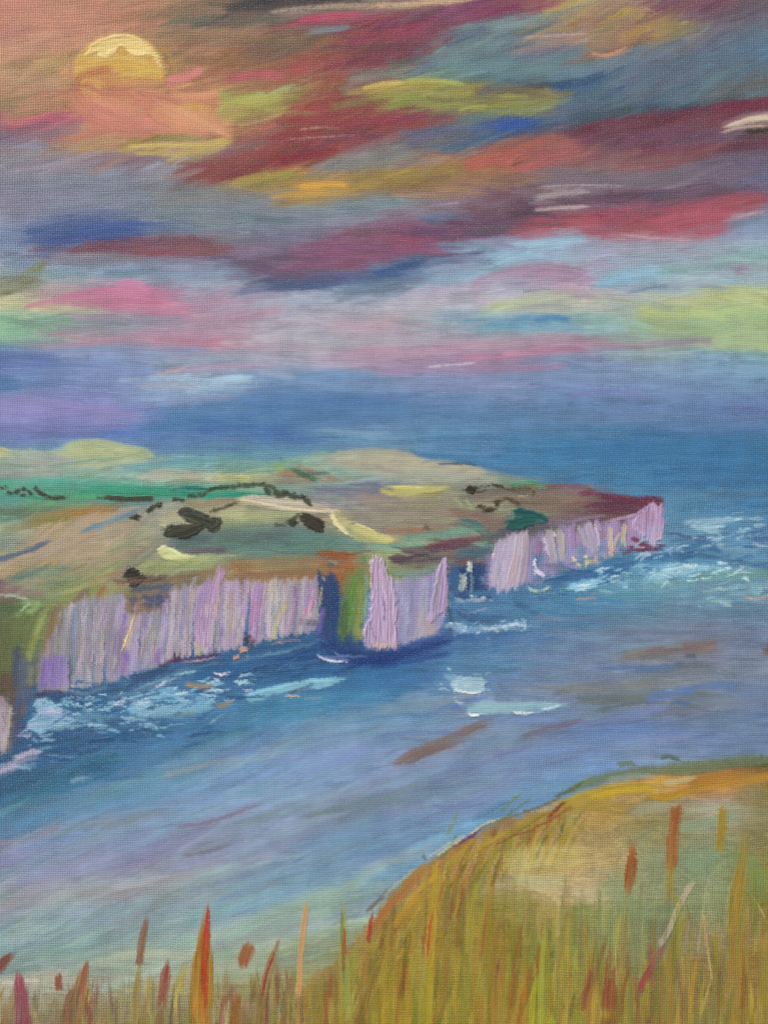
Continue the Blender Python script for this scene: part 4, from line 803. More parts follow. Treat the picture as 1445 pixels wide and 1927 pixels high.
# left shoulder above the near cliff, brushed downwards
V = D(br=.6, soft=.7)
K(None, ("0,1150 -10,1220 -20,1300", 60, "646c4e", V), ("20,1160 20,1220 10,1270", 40, "6c744e", V), ("50,1150 30,1200", 30, "6c7c4c", V), ("90,1140 60,1180 50,1230", 24, "6c7850", V), ("40,1220 34,1270 30,1300", 20, "5c6070", V),
  ("100,1130 140,1120 200,1100", 16, "848c5c", V))
c = new("slope", HEAD, "olive slope with lime streaks beside the near cliff")
K(c, ("84,1148 70,1190 58,1230 50,1250", 18, "8c9858", D(br=.6, a=.9)), ("92,1142 78,1170 66,1200", 10, "98a468", D(br=.6)), ("10,1160 6,1220 0,1270", 34, "666e4c", V), ("56,1150 40,1180 28,1220", 20, "647248", V), ("110,1150 100,1170", 14, "a0a070", D(a=.6)))
K(None, ("120,1130 100,1180 90,1230 84,1260", 30, "847060", V), ("96,1190 88,1230 84,1260", 16, "8c7864", V), ("140,1130 124,1170 116,1220", 18, "74606c", V), ("170,1110 150,1130 130,1160", 22, "7c6460", V), ("104,1160 90,1210", 12, "8c7450", V), ("138,1180 130,1240", 14, "908c8c", V),
  ("34,1210 30,1250 24,1300", 16, "4c5670", V), ("50,1240 44,1290 36,1340", 30, "5c6880", V), ("60,1250 56,1290", 16, "7c846c", V), ("74,1240 72,1290", 14, "847c70", V), ("200,1100 186,1120 184,1140", 14, "9c7050", D(a=.85)), ("210,1096 240,1094 290,1090", 12, "786058", D(a=.8)),
  ("160,1098 200,1086 236,1078", 16, "94846c", D(a=.7)), ("0,1270 10,1300", 30, "64544c", V), ("16,1262 20,1310", 20, "6c5c50", V))

# ------------------------------------------------------------------ cliffs
chop_rng = np.random.RandomState(9)
SHADOW = new("sea_cave", None, "deep navy gap between the long cliff and the green buttress")


def cliff(label, name="chalk_cliff"):
    return new(name, None, label)


def fringe(own, top, bot, cols, w=7, n=40, slant=0., a=.8, h=.55, jt=10, jb=5, br=.6, dry=.03):
    """Upright dabs from a ragged top line down to a bottom line."""
    t, b = P2(top), P2(bot)
    xs = np.linspace(t[0, 0], t[-1, 0], n) + _rt.uniform(-3, 3, n)
    idx = _rt.permutation(n)
    for i in idx:
        x = xs[i]
        f = (x - t[0, 0]) / (t[-1, 0] - t[0, 0]) * (len(cols) - 1)
        k = int(np.clip(round(f + _rt.uniform(-.75, .75)), 0, len(cols) - 1))
        ck = cols[k] if _rt.rand() < .68 else "98949c a49c9a 8c8c96 a8a09c 8a90a0 7c7c94".split()[_rt.randint(6)]
        y0 = np.interp(x, t[:, 0], t[:, 1]) + _rt.uniform(-.3, 1) * jt
        y1 = np.interp(x - slant * 60, b[:, 0], b[:, 1]) - _rt.uniform(-.3, 1) * jb
        sl = slant + _rt.uniform(-.05, .05)
        x1 = x - sl * (y1 - y0)
        ck = hx(ck)
        ck = np.clip((ck * .8 + ck.mean() * .2) * _rt.uniform(.96, 1.16) + np.array([.01, .012, .0]), 0, .95)
        S([(x, y0), ((x + x1) / 2 + _rt.uniform(-2, 2), (y0 + y1) / 2), (x1, y1)], w * _rt.uniform(.5, 1.5), ck, a=a, soft=.5, br=br, h=h * _rt.uniform(.3, 1.2), own=own,
          tp=(.12, .1), rag=.6, var=.08, dry=dry, thin=.55)


K(SHADOW, ("612,1070 618,1120 616,1180 612,1210", 36, "3a5078", D(a=.97, br=.2, soft=.3)), ("628,1080 630,1150 630,1220", 24, "34507c", D(a=.95, br=.2)), ("616,1060 630,1064", 12, "54606c", D(a=.7)), ("618,1056 636,1060", 6, "94a09c", D(own=None, a=.7)))

NC = cliff("long lilac grey chalk cliff under the headland on the left")
fringe(NC, "84,1226 120,1140 160,1118 232,1108 240,1150 300,1140 330,1100 400,1086 500,1088 600,1078", "60,1312 150,1308 240,1278 330,1248 440,1226 520,1206 600,1190",
       "847c84 84808c 8c8c98 8488a0 8c84a0 8c80a8 8c84ac 8480a4 9488a8 9c8cac a498a8 a090ac 9484a4 9c8cac a490b0 9c94a8 948ca0 988ca8 8c84a0 8c84a4".split(), 9, 150, .06, .85, .35, 10, 6)
K(NC, ("150,1130 140,1200 136,1290", 26, "848898", D(a=.85, br=.6)), ("180,1120 170,1200 164,1280", 36, "8c8c98", D(a=.85, br=.6, h=.3)), ("206,1116 204,1180 196,1270", 34, "8c889c", D(a=.8, br=.6, h=.3)), ("140,1150 134,1220 132,1290", 12, "6c7c94", D(a=.8)), ("230,1170 224,1230 216,1270", 22, "8c80a0", D(a=.85, br=.5)),
  ("170,1130 160,1180", 12, "7c88a0", D(a=.7)), ("216,1116 222,1140", 12, "84988c", D(a=.6)))
K(NC, ("94,1232 88,1260 84,1296", 20, "8474b4", D(a=.95, br=.4, soft=.35, h=.4)), ("112,1230 108,1264 106,1300", 24, "8878b0", D(a=.95, br=.4, soft=.35, h=.4)), ("126,1234 124,1264 122,1296", 14, "9480b8", D(a=.9, h=.4)), ("134,1232 132,1298", 5, "4c4c5c", D(a=.6, dry=.3)))
pk = new("buttress", NC, "pinkish lilac fin rising to a point in the long cliff")
K(pk, ("418,1062 414,1084 404,1110 398,1160 392,1220", 16, "a88cb4", D(a=.95, soft=.35, h=1., tp=(.1, .05))), ("400,1082 392,1110 380,1160 372,1210", 24, "a088b0", D(a=.9, h=.8)), ("384,1100 374,1140 364,1180", 18, "9888b0", D(a=.9, h=.6)), ("412,1074 410,1120 406,1180", 10, "b494ac", D(h=.9)),
  ("406,1140 398,1180 394,1220", 12, "a898a8", D(h=.6)), ("414,1120 410,1160", 6, "b89498", D(a=.8)))
pk = new("buttress", NC, "mauve fin with a rose pink streak in the long cliff")
K(pk, ("490,1090 484,1120 478,1170 474,1210", 18, "a084b0", D(a=.95, soft=.4, h=.8)), ("486,1096 478,1140", 10, "a88cb4", D(h=.9)), ("480,1130 474,1160 478,1186", 10, "b484a4", D(a=.85)), ("498,1110 494,1160 490,1200", 10, "9c88a8"))
K(NC, ("366,1082 360,1110", 6, "a098a0", D(a=.8)), ("370,1080 366,1100", 4, "a49ca0"), ("530,1100 520,1140 510,1190", 14, "989ca0", D(a=.8)), ("538,1130 524,1166 510,1204", 11, "b0a87c", D(a=.85, soft=.4)), ("540,1124 532,1150", 7, "aca080"), ("526,1160 516,1190 506,1212", 7, "b4ac84"),
  ("560,1100 556,1140 552,1190", 16, "9080a0", D(a=.85)), ("580,1090 574,1130 566,1180", 16, "8c88a4", D(a=.8)), ("588,1100 580,1124 572,1154", 12, "9874b0", D(a=.85)), ("588,1124 584,1144 570,1160", 8, "c8648c", D(a=.92, soft=.35, h=.6)), ("586,1122 584,1140", 4, "d8607c", D(a=.8)),
  ("608,1100 602,1130 594,1170", 4, "b4b494", D(a=.9, h=.6)), ("604,1150 594,1176 590,1190", 9, "a0a490", D(a=.8)), ("609,1086 612,1094", 6, "b4b094", D(a=.8)), ("610,1140 602,1176 598,1198", 12, "6c64a4", D(a=.9)), ("440,1104 434,1150 430,1200", 10, "a89888", D(a=.7)), ("446,1140 442,1190", 6, "b8b094", D(a=.7)),
  ("376,1210 374,1236", 14, "a4a47c", D(a=.7)), ("390,1130 380,1210 374,1230", 8, "b0a49c", D(a=.7)), ("388,1160 384,1200", 5, "8c6cac", D(a=.7)), ("350,1104 344,1160 340,1220", 14, "848cb0", D(a=.7)), ("560,1170 580,1172 600,1176", 18, "544c68", D(dry=.35, a=.6)), ("456,1200 470,1206 480,1214", 20, "4c4054", D(dry=.35, a=.7)))
K(NC, ("256,1136 256,1150", 5, "a888b4", D(h=.7)), ("252,1150 244,1190 230,1232", 13, "a49890", D(a=.9, soft=.4)), ("254,1148 250,1170", 5, "b4947c", D(a=.8)), ("254,1156 248,1180 238,1206 228,1232", 3, "e0c868", D(a=.97, soft=.3, h=1.4, br=.1)), ("256,1174 246,1200 232,1222", 2, "ccb478", D(a=.8, h=.8)), ("238,1150 232,1180", 7, "7c6cac"),
  ("240,1220 236,1250 232,1268", 14, "8468ac", D(a=.92)), ("266,1164 258,1200 248,1240", 7, "9890a0", D(a=.7)), ("276,1170 270,1200", 5, "7c74b4"), ("290,1170 276,1210 266,1250", 13, "94908c", D(a=.8, soft=.4)), ("284,1176 276,1200", 3, "a8a490", D(a=.8)), ("292,1212 286,1236", 3, "c4b494", D(a=.8)), ("300,1216 294,1250", 18, "8c74ac", D(a=.85)),
  ("318,1150 310,1200 306,1240", 10, "8484a8", D(a=.7)), ("238,1244 234,1262", 2.5, "d0a888", D(a=.8)), ("240,1180 228,1192", 6, "9c70a8", D(a=.8)))
K(None, ("300,1258 330,1240 340,1244", 10, "5c4460", D(a=.8)), ("328,1226 334,1246", 4, "4c2440", D(a=.8, soft=.3)), ("340,1228 336,1246", 3, "4c2440", D(a=.7, soft=.3)), ("322,1238 332,1250", 3, "542c48", D(a=.7, soft=.3)), ("330,1244 370,1238 420,1230", 8, "583c5c", D(a=.85)),
  ("240,1282 280,1270 320,1258", 14, "3c5474", D(a=.8, dry=.1, own=SEA)), ("340,1246 380,1242 416,1234", 4, "b89498", D(a=.85, h=.5)), ("366,1246 390,1242", 4, "c8a898", D(h=.6, a=.8)))
rk = new("rock", None, "peach coloured rocks at the foot of the long cliff")
K(rk, ("450,1226 460,1222 468,1222", 10, "c89880", D(a=.95, soft=.3, h=1.2)), ("438,1240 446,1236 452,1236", 7, "c8947c", D(a=.95, soft=.3, h=1.)), ("462,1234 470,1236", 4, "c09480", D(h=.8)), ("438,1244 444,1240", 4, "bc8c7c", D(h=.8)))
K(NC, ("240,1110 280,1106 330,1100", 16, "505a70", D(a=.75, dry=.2)), ("246,1124 256,1134", 18, "4c5878", D(a=.7)), ("268,1128 290,1132 312,1120", 26, "4c5880", D(a=.78, dry=.12)), ("300,1112 326,1106", 14, "5c6484", D(a=.7, dry=.2)))
for _k in range(150):
    _x0 = _rt.uniform(140, 605)
    _t0 = np.interp(_x0, [84, 120, 160, 232, 240, 300, 330, 400, 500, 600], [1226, 1140, 1118, 1116, 1160, 1146, 1104, 1090, 1090, 1080])
    _b0 = np.interp(_x0, [60, 150, 240, 330, 440, 520, 600], [1312, 1308, 1278, 1248, 1226, 1206, 1190])
    _y0 = _t0 + _rt.uniform(-6, .7 * (_b0 - _t0))
    _l0 = _rt.uniform(20, 80)
    _y1 = min(_y0 + _l0, _b0 - 3)
    _s0 = (_y1 - _y0) * _rt.uniform(.04, .3)
    S([(_x0, _y0), (_x0 - _s0 * .4, (_y0 + _y1) / 2), (_x0 - _s0, _y1)], _rt.uniform(3, 8), "b8a6c8 c0aec6 bcaab4 b4a6b8 c8b4bc b0b0b8 c4bca0 a888bc c09cb4".split()[_rt.randint(9)], a=_rt.uniform(.25, .6), soft=.55, br=.6, dry=_rt.uniform(0, .3), h=_rt.uniform(.2, .8), own=NC, rag=.9, tp=(.2, .3))
# near cliff at the left edge
NL = cliff("grey cliff foot cut by the left edge")
K(NL, ("-30,1310 -34,1380 -40,1440", 60, "9a92a0", D(a=.97, br=.4, soft=.35)), ("4,1310 0,1360 -4,1420", 30, "a69cac", D(a=.95, br=.4, soft=.4, h=.5)), ("22,1320 14,1380 6,1424", 12, "aca6a4", D(a=.9, h=.5)), ("0,1310 4,1330", 22, "988494", D(a=.85, h=.6)), ("10,1318 16,1330", 8, "94a08c", D(a=.6)), ("-100,1310 -20,1306", 30, "7c7474"),
  ("14,1312 18,1318", 6, "9484b0", D(a=.8)), ("4,1340 10,1360 6,1380", 3, "6c6060", D(a=.6)))
K(None, ("38,1300 32,1350 26,1420", 14, "4c5c80", D(a=.8)), ("54,1290 48,1330", 22, "586480", D(a=.8)), ("70,1300 64,1320", 14, "5c6870", D(a=.7)))
# green buttress and the white stack
GB = cliff("mossy green buttress at the corner of the bay", "buttress")
K(GB, ("676,1070 668,1110 660,1160 654,1210", 44, "6c8450", D(a=.96, br=.55, soft=.4, h=.3)), ("668,1080 660,1130 656,1180", 12, "60943c", D(a=.8)), ("680,1090 676,1150 670,1200", 14, "8c9454", D(a=.85, h=.4)), ("690,1070 688,1120 684,1170", 12, "7c9484", D(a=.85)), ("652,1130 646,1180 650,1220", 16, "546c4c", D(a=.9)),
  ("680,1180 678,1206", 12, "9c9c5c", D(a=.8)), ("644,1200 660,1222 680,1228", 26, "34507c", D(a=.8, own=None)), ("676,1060 684,1050 690,1060", 12, "6c8c64", D(a=.8)), ("690,1120 680,1180", 8, "90b48c", D(a=.6)))
WS = cliff("wide lilac white sea stack face with two thick pale ridges", "sea_stack")
F("696,1110 740,1092 780,1086 812,1078 838,1060 842,1120 838,1160 826,1186 796,1200 752,1216 700,1220 684,1206", "a8a2c0", own=WS, ang=88, feather=4, rough=6, h=.3, col2="9c94b6", br=.3)
K(WS, ("738,1130 736,1180 738,1214", 30, "a8a0b8", D(a=.7, h=.3)), ("770,1200 800,1194 828,1182", 30, "a09ab0", D(a=.7, br=.5)), ("798,1120 794,1170 786,1200", 22, "a8a4b2", D(a=.7, dry=.12)), ("806,1160 808,1196", 24, "ab9e98", D(a=.75, dry=.15)), ("790,1150 784,1190", 16, "a49aa0", D(a=.6, dry=.2)),
  ("728,1150 728,1200", 26, "b0a4ba", D(a=.7)), ("756,1088 790,1082 820,1074", 9, "7c98a0", D(a=.7, own=None)), ("740,1092 780,1088 816,1080", 5, "86a4a0", D(a=.5, own=None)))
rd = new("ridge", WS, "thick lilac impasto ridge on the left side of the stack")
F("695,1062 700,1050 712,1046 722,1056 730,1076 742,1098 748,1130 746,1180 748,1222 738,1218 726,1222 712,1224 698,1218 688,1210 684,1196 688,1178 696,1160 700,1130 698,1100 697,1076", "b29cbe", own=rd, ang=88, feather=2, rough=7, h=1.5, col2="a898b2", br=.5, a=.95)
K(rd, ("706,1056 704,1090 706,1120", 9, "b098b8", D(h=1.7, a=.9, soft=.3)), ("716,1070 726,1110 732,1150", 8, "b49cba", D(h=1.7, a=.8, soft=.3)), ("692,1164 686,1186 688,1206", 6, "b09aba", D(h=1.7, a=.85, soft=.3)), ("708,1130 710,1180 716,1210", 10, "ab94b6", D(h=1.6, a=.8, soft=.3)),
  ("726,1096 732,1130 736,1170 736,1210", 8, "a898a8", D(a=.6, dry=.25)), ("708,1090 714,1100 710,1116", 8, "98a4a4", D(a=.55, dry=.2)), ("718,1120 724,1146 722,1172", 3, "86749a", D(a=.85, soft=.35)), ("696,1170 702,1188 706,1206", 2.5, "84749c", D(a=.85, soft=.35)), ("700,1208 714,1212 732,1214 742,1206", 14, "b2a29c", D(a=.75, h=1., dry=.2)),
  ("714,1090 730,1130", 3, "c0aac8", D(h=1.9, a=.6)), ("690,1176 686,1190", 3, "c4b0cc", D(h=1.9, a=.6)))
rd = new("ridge", WS, "thick lilac impasto ridge on the right side of the stack")
F("828,1062 834,1052 842,1049 843,1060 841,1072 843,1100 842,1150 836,1156 820,1160 812,1176 806,1166 812,1130 820,1090", "b09abc", own=rd, ang=84, feather=2, rough=6, h=1.3, col2="9c8eac", br=.35, a=.95)
K(rd, ("840,1051 836,1062", 5, "b8a8c4", D(h=1.7, a=.9)), ("838,1076 838,1110 833,1150", 6, "b08cb4", D(h=1.6, a=.9)), ("828,1080 822,1120 816,1150", 7, "98a098", D(a=.5, dry=.25)), ("843,1096 843,1140", 4, "869890", D(a=.6)), ("820,1150 816,1168", 8, "b0a0a8", D(a=.6, h=.6)))
K(None, ("846,1140 848,1180 838,1200", 10, "44606c", D(a=.8)), ("600,1204 640,1230 700,1240 760,1242", 32, "2a447c", D(a=.9, own=SEA)), ("680,1240 740,1238 800,1214 850,1200", 30, "2c4884", D(a=.9, own=SEA)), ("760,1222 800,1206 850,1196 900,1190", 16, "44649c", D(a=.7, own=SEA)))
K(WS, ("690,1214 696,1224", 5, "9c98a8", D(dry=.2)), ("706,1218 712,1226", 6, "a49ca0", D(dry=.2)), ("724,1218 730,1226", 6, "9c98a4", D(dry=.2)), ("746,1222 750,1230", 4, "9890b0"))
# alcove with pale posts
AL = new("sea_cave", None, "dark blue inlet with thin pale rock pillars")
K(AL, ("858,1060 856,1090 854,1120", 24, "40648c", D(a=.95, br=.3)), ("880,1060 884,1090 886,1116", 40, "344e7c", D(a=.97, br=.2, soft=.4)), ("912,1060 914,1090 912,1116", 30, "3c5480", D(a=.97, br=.2, soft=.4)), ("856,1040 890,1044 924,1040", 20, "547480", D(a=.8)), ("850,1120 890,1126 930,1124", 12, "384c74", D(a=.9)))
pil = new("rock_pillar", AL, "wide pale green rock pillar")
K(pil, ("873,1076 871,1094 869,1112", 12, "98a8a4", D(a=.97, soft=.3, h=1.2, tp=(.05, .05), taper=.1)), ("876,1080 877,1112", 3, "c4ccb8", D(h=1.2)))
pil = new("rock_pillar", AL, "tallest slim cream rock pillar")
K(pil, ("884,1056 884,1078", 9, "c4c8bc", D(a=.97, soft=.25, h=1.6, tp=(.02, .05), taper=.1)), ("886,1078 888,1098 886,1120", 8, "6c8c98", D(a=.9, h=.5)))
pil = new("rock_pillar", AL, "short faint blue rock pillar")
K(pil, ("908,1084 908,1100", 7, "6c88a4", D(a=.9, soft=.35, h=.5, tp=(.05, .05), taper=.1)))
# far cliff
FC = cliff("distant lavender cliff of short pale columns running out to the tip")
K(FC, ("930,1040 926,1080 922,1110", 30, "948cb2", D(a=.9, br=.2)), ("950,1010 948,1070 944,1110", 40, "9890b4", D(a=.95, br=.2)), ("990,1000 990,1060 984,1100", 46, "988cb4", D(a=.95, br=.2)), ("1030,996 1032,1050 1028,1086", 46, "988cb2", D(a=.95, br=.2)), ("1070,984 1072,1040 1070,1072", 46, "9a8eb4", D(a=.95, br=.2)),
  ("1110,980 1112,1030 1110,1064", 46, "9c92b4", D(a=.95, br=.2)), ("1150,974 1150,1020 1150,1050", 44, "9e90b4", D(a=.95, br=.2)), ("1190,966 1190,1010 1188,1036", 40, "a48eb4", D(a=.95, br=.2)))


def col_(label, *st):
    c = new("chalk_column", FC, label)
    K(c, *st, **D(a=.95, soft=.35, h=.9, tp=(.1, .1), taper=.3, br=.45))


col_("broad pearly column at the near end", ("944,1014 938,1040 930,1080 930,1112", 18, "aaa2ba"), ("966,1000 958,1040 950,1080 944,1118", 22, "b0a8bc"), ("984,994 978,1040 972,1080 964,1110", 20, "b4aab8"), ("972,1040 966,1070 958,1100", 12, "b09ca4"), ("934,1060 930,1090", 10, "a8a0ac"), ("930,1036 926,1050", 3, "d8d0dc"), ("990,1002 988,1040 984,1080 978,1104", 14, "a094a0"), ("950,1050 946,1080", 3, "bcb0bc"))
col_("rose mauve streak beside the pearly column", ("1008,1012 1012,1030 1010,1046", 9, "9478a0"))
col_("hooked white lilac column", ("1022,1010 1026,1026 1034,1046", 5, "c0b8cc"), ("1032,994 1036,1020 1042,1050 1046,1062", 16, "a8a0a8"), ("1042,998 1044,1010", 4, "d4ccdc"))
col_("square topped grey cream column", ("1052,992 1054,1016 1056,1040 1060,1056", 12, "a4a0a4"), ("1060,1000 1060,1040", 6, "aca4a0"))
col_("short rose mauve column", ("1078,986 1076,1010 1078,1034", 11, "9880a8"), ("1080,984 1078,990", 6, "a494ac"))
col_("slanting grey cream column", ("1090,988 1096,1010 1106,1032", 10, "a09cac"), ("1086,1008 1092,1022", 6, "a484a8"), ("1104,980 1112,1010 1120,1040", 15, "a49cb0"), ("1118,982 1124,1006 1128,1030", 5, "bcb0c4"), ("1120,974 1130,1000", 8, "9c90b0"))
col_("narrow buff column", ("1150,990 1148,1010 1150,1036 1148,1050", 9, "bcac98"), ("1146,1020 1152,1044", 5, "b4a088"))
col_("pale straw column next to the rounded tip", ("1176,986 1172,1008 1174,1030", 10, "b0ac98"), ("1168,1000 1158,1020 1154,1036", 6, "b0a898"), ("1162,1030 1170,1036", 5, "78749c"))
K(FC, ("1076,1046 1084,1058 1094,1066", 5, "d0c890", D(a=.95, h=1., soft=.3)), ("1100,1042 1104,1056 1102,1068", 7, "ccc494", D(a=.95, h=.9, soft=.35)), ("1110,1048 1112,1066", 8, "b8b08c", D(h=.6)), ("1120,1044 1122,1062", 8, "b0a890", D(h=.5)), ("1134,1040 1140,1054", 10, "a8a098", D(h=.4)),
  ("1020,1066 1060,1070 1090,1076", 14, "787488", D(a=.7, dry=.15)), ("1000,1100 1030,1084", 16, "6c7494", D(a=.6)), ("1060,984 1100,976 1140,970", 6, "9484ac", D(a=.7)), ("1140,980 1164,976 1194,968", 8, "a894ac", D(a=.9, h=.6)))
tp_ = new("headland_tip", FC, "rounded pink lilac end of the distant cliff")
F("1196,972 1212,958 1228,944 1236,950 1246,948 1248,970 1250,1000 1246,1018 1236,1020 1229,1036 1222,1022 1208,1010 1196,1002 1188,996 1190,982", "ae98ba", own=tp_, ang=88, feather=2, rough=5, h=1.2, col2="b49ebe", br=.35)
K(tp_, ("1180,976 1200,966 1222,950", 5, "a68eb2", D(a=.9, h=1.1)), ("1228,1010 1229,1030", 6, "b89cb4", D(h=.8)), ("1236,1000 1242,1014", 8, "b0a8a2", D(a=.6)), ("1232,950 1238,980", 8, "b098b8", D(h=1.3, a=.8)), ("1210,970 1212,1000", 8, "9c86a8", D(h=1.)), ("1198,984 1204,996", 4, "8c6c90", D(a=.6)))
rr = new("rock", None, "crimson rocks at the foot of the headland tip")
K(rr, ("1186,1012 1200,1018 1218,1026", 10, "7c3854", D(a=.92, dry=.1, h=.6)), ("1180,1030 1200,1034 1220,1036 1248,1032", 12, "743854", D(a=.92, dry=.08, h=.6)), ("1196,1022 1220,1030 1226,1038", 12, "843a54", D(a=.9)), ("1236,1026 1250,1028", 8, "6c3050"), ("1170,1042 1190,1036", 8, "7c4868", D(a=.8)))
sb = new("sail_boat", None, "tiny white sail on a pale curved hull below the distant cliff")
K(sb, ("1008,1050 1006,1060 1008,1066", 5, "e0d8e0", D(a=.97, soft=.3, h=1.4)), ("1005,1068 1012,1076 1026,1084", 9, "d0c4dc", D(a=.97, soft=.3, h=1.3, tp=(.05, .2))), ("1006,1070 1006,1084", 3, "c8c0d4"), ("990,1104 1004,1112 1020,1112 1036,1102", 6, "a8b8b0", D(a=.95, soft=.3, h=.9)), ("1000,1100 1020,1096 1040,1090", 13, "7484b0", D(a=.85)), ("1024,1112 1034,1106", 4, "b4c08c", D(h=.7)))
# ------------------------------------------------------------------ sea
def K2(own, *s, **kw):
    d = dict(a=.8, soft=.6, br=.5)
    d.update(kw)
    K(own, *s, **d)


def fm(label, name="wave_foam"):
    return new(name, SEA, label)


# open water right
K2(None, ("1080,870 1200,850 1320,846 1560,850", 50, "467ca6", D(a=.7)), ("1000,856 1100,850 1200,846", 30, "447ba8", D(a=.7)), ("930,860 1000,868 1080,870", 24, "4884ae", D(a=.7)), ("1260,890 1400,896 1560,900", 30, "467aa4", D(a=.6)), ("1240,946 1340,930 1445,926", 24, "5888a8", D(a=.6)),
   ("1380,946 1440,950 1560,952", 10, "44749c", D(a=.7)), ("1100,920 1200,924 1320,924", 16, "5c8cac", D(a=.6)), ("1256,960 1300,950 1380,944", 16, "5488a8", D(a=.7)), ("1260,976 1340,970 1445,966", 20, "5c8cac", D(a=.7)))
c = fm("pale foam streaks off the headland tip")
F("1278,982 1330,976 1404,975 1352,989 1346,1005 1318,997", "84aabd", own=c, feather=3, rough=6, h=.3, ang=4, col2="98bccb", a=.75)
K2(c, ("1280,982 1320,980 1370,978 1420,974", 9, "84a8bc", D(a=.8)), ("1300,990 1330,996 1350,1000 1330,1004", 12, "8cb0c0", D(a=.85, h=.3)), ("1320,994 1350,992 1370,990", 5, "a0c4d0", D(h=.6)), ("1330,984 1400,976", 6, "94b4c4"), ("1330,1024 1380,1032 1440,1034", 16, "7ca0b8", D(a=.7)))
K2(None, ("1250,1006 1270,1004 1290,1010 1340,1010", 7, "546c94", D(a=.85)), ("1256,1018 1300,1016 1340,1020", 8, "54789c", D(a=.8)), ("1280,1034 1310,1024 1330,1026 1360,1044", 14, "4c709c", D(a=.8)), ("1200,1050 1280,1044 1360,1050", 12, "446c98", D(a=.8)), ("1360,1060 1440,1060 1560,1056", 20, "5c88a4", D(a=.7)),
   ("1396,1006 1420,1014 1450,1014 1560,1010", 12, "546c98", D(a=.8)), ("1350,990 1380,996 1400,1004", 6, "5c7ca4", D(a=.7)))
c = fm("thin white lip of a wave at the right edge")
K2(c, ("1410,1018 1424,1024 1440,1028 1560,1030", 4, "b4b8cc", D(a=.9, h=.7)))
c = fm("bright foam just below the rocks of the tip")
K2(c, ("1250,1032 1266,1028 1280,1030", 6, "90acc0", D(h=.6)), ("1262,1038 1282,1030 1300,1026", 5, "94b0c8", D(h=.5)), ("1188,1046 1220,1040 1250,1038", 6, "8ca8c4", D(a=.7)), ("1258,1036 1262,1046", 4, "98a8cc"))
c = fm("broad ice blue foam patch in the bay off the distant cliff")
F("1218,1090 1240,1075 1280,1067 1350,1064 1310,1080 1262,1091 1270,1107 1240,1100", "88b6c8", own=c, feather=2.5, rough=6, h=.5, ang=8, col2="9cc6d0", a=.85, var=.1)
K2(c, ("1190,1064 1230,1062 1270,1064", 12, "84b4cc", D(a=.8, h=.4)), ("1220,1080 1260,1072 1300,1066 1350,1066", 16, "8cbacc", D(a=.85, h=.5)), ("1240,1078 1280,1070 1310,1068", 7, "a4ccd4", D(h=.8)), ("1230,1090 1250,1100 1268,1106", 9, "8cb8cc", D(h=.5)), ("1200,1076 1220,1084 1240,1096", 8, "74a4c4", D(a=.8)),
   ("1200,1096 1230,1094 1260,1100", 10, "7cacbc", D(a=.7, dry=.1)), ("1300,1078 1360,1074 1440,1074", 10, "7ca8b4", D(a=.7)))
c = fm("long turquoise foam crest nearest the distant cliff")
F("1062,1109 1090,1096 1130,1090 1158,1085 1130,1102 1092,1113", "84b6d0", own=c, feather=2, rough=5, h=.8, ang=10, col2="98c6da", a=.9)
K2(c, ("1066,1108 1090,1100 1120,1094 1150,1090", 12, "80b4d0", D(a=.92, h=.8)), ("1076,1104 1100,1100 1130,1096", 6, "9cc8dc", D(h=.9)), ("1120,1090 1150,1086", 5, "84b0cc", D(h=.5, dry=.1)), ("1160,1094 1176,1098 1184,1088", 8, "84b4c8", D(a=.8, dry=.1)))
c = fm("dry turquoise foam scattered towards the right edge")
K2(c, ("1330,1112 1370,1106 1420,1100 1460,1096", 10, "8cb0b8", D(a=.8, dry=.2)), ("1360,1120 1400,1116 1440,1110", 10, "84a8b4", D(a=.7, dry=.2)), ("1330,1128 1360,1130 1376,1134", 14, "8cb4b8", D(a=.85, dry=.05)), ("1358,1140 1376,1140", 6, "a8c4c4", D(h=.6)), ("1320,1114 1350,1110", 6, "94b4b0"))
K2(None, ("1290,1090 1360,1084 1440,1080 1560,1078", 20, "6c988c", D(a=.7)), ("1120,1124 1180,1120 1260,1124", 16, "5c94a8", D(a=.7)), ("1050,1120 1100,1126 1180,1136", 14, "4c84ac", D(a=.7)), ("1000,1130 1100,1146 1240,1150", 20, "5484a8", D(a=.6)), ("1380,1060 1420,1056 1445,1070", 16, "54748c", D(a=.6, dry=.1)), ("1050,1084 1100,1082 1160,1070 1200,1060", 20, "3c6898", D(a=.8)),
   ("1130,1066 1170,1056 1200,1052", 16, "44709c", D(a=.8)), ("1030,1112 1060,1092 1120,1080", 16, "4470a0", D(a=.7)))
c = fm("peach glint in the bay below the turquoise crest", "glint")
K2(c, ("1082,1128 1104,1126 1126,1126", 6, "a89890", D(a=.9)), ("1110,1118 1140,1114", 3, "94949c", D(a=.7)), ("1080,1138 1120,1136 1150,1134", 2.5, "a4a8b0", D(a=.7)))
c = fm("peach glint near the right edge", "glint")
K2(c, ("1394,1120 1410,1126 1430,1126 1450,1122", 6, "b09c90", D(a=.9, h=.4)))
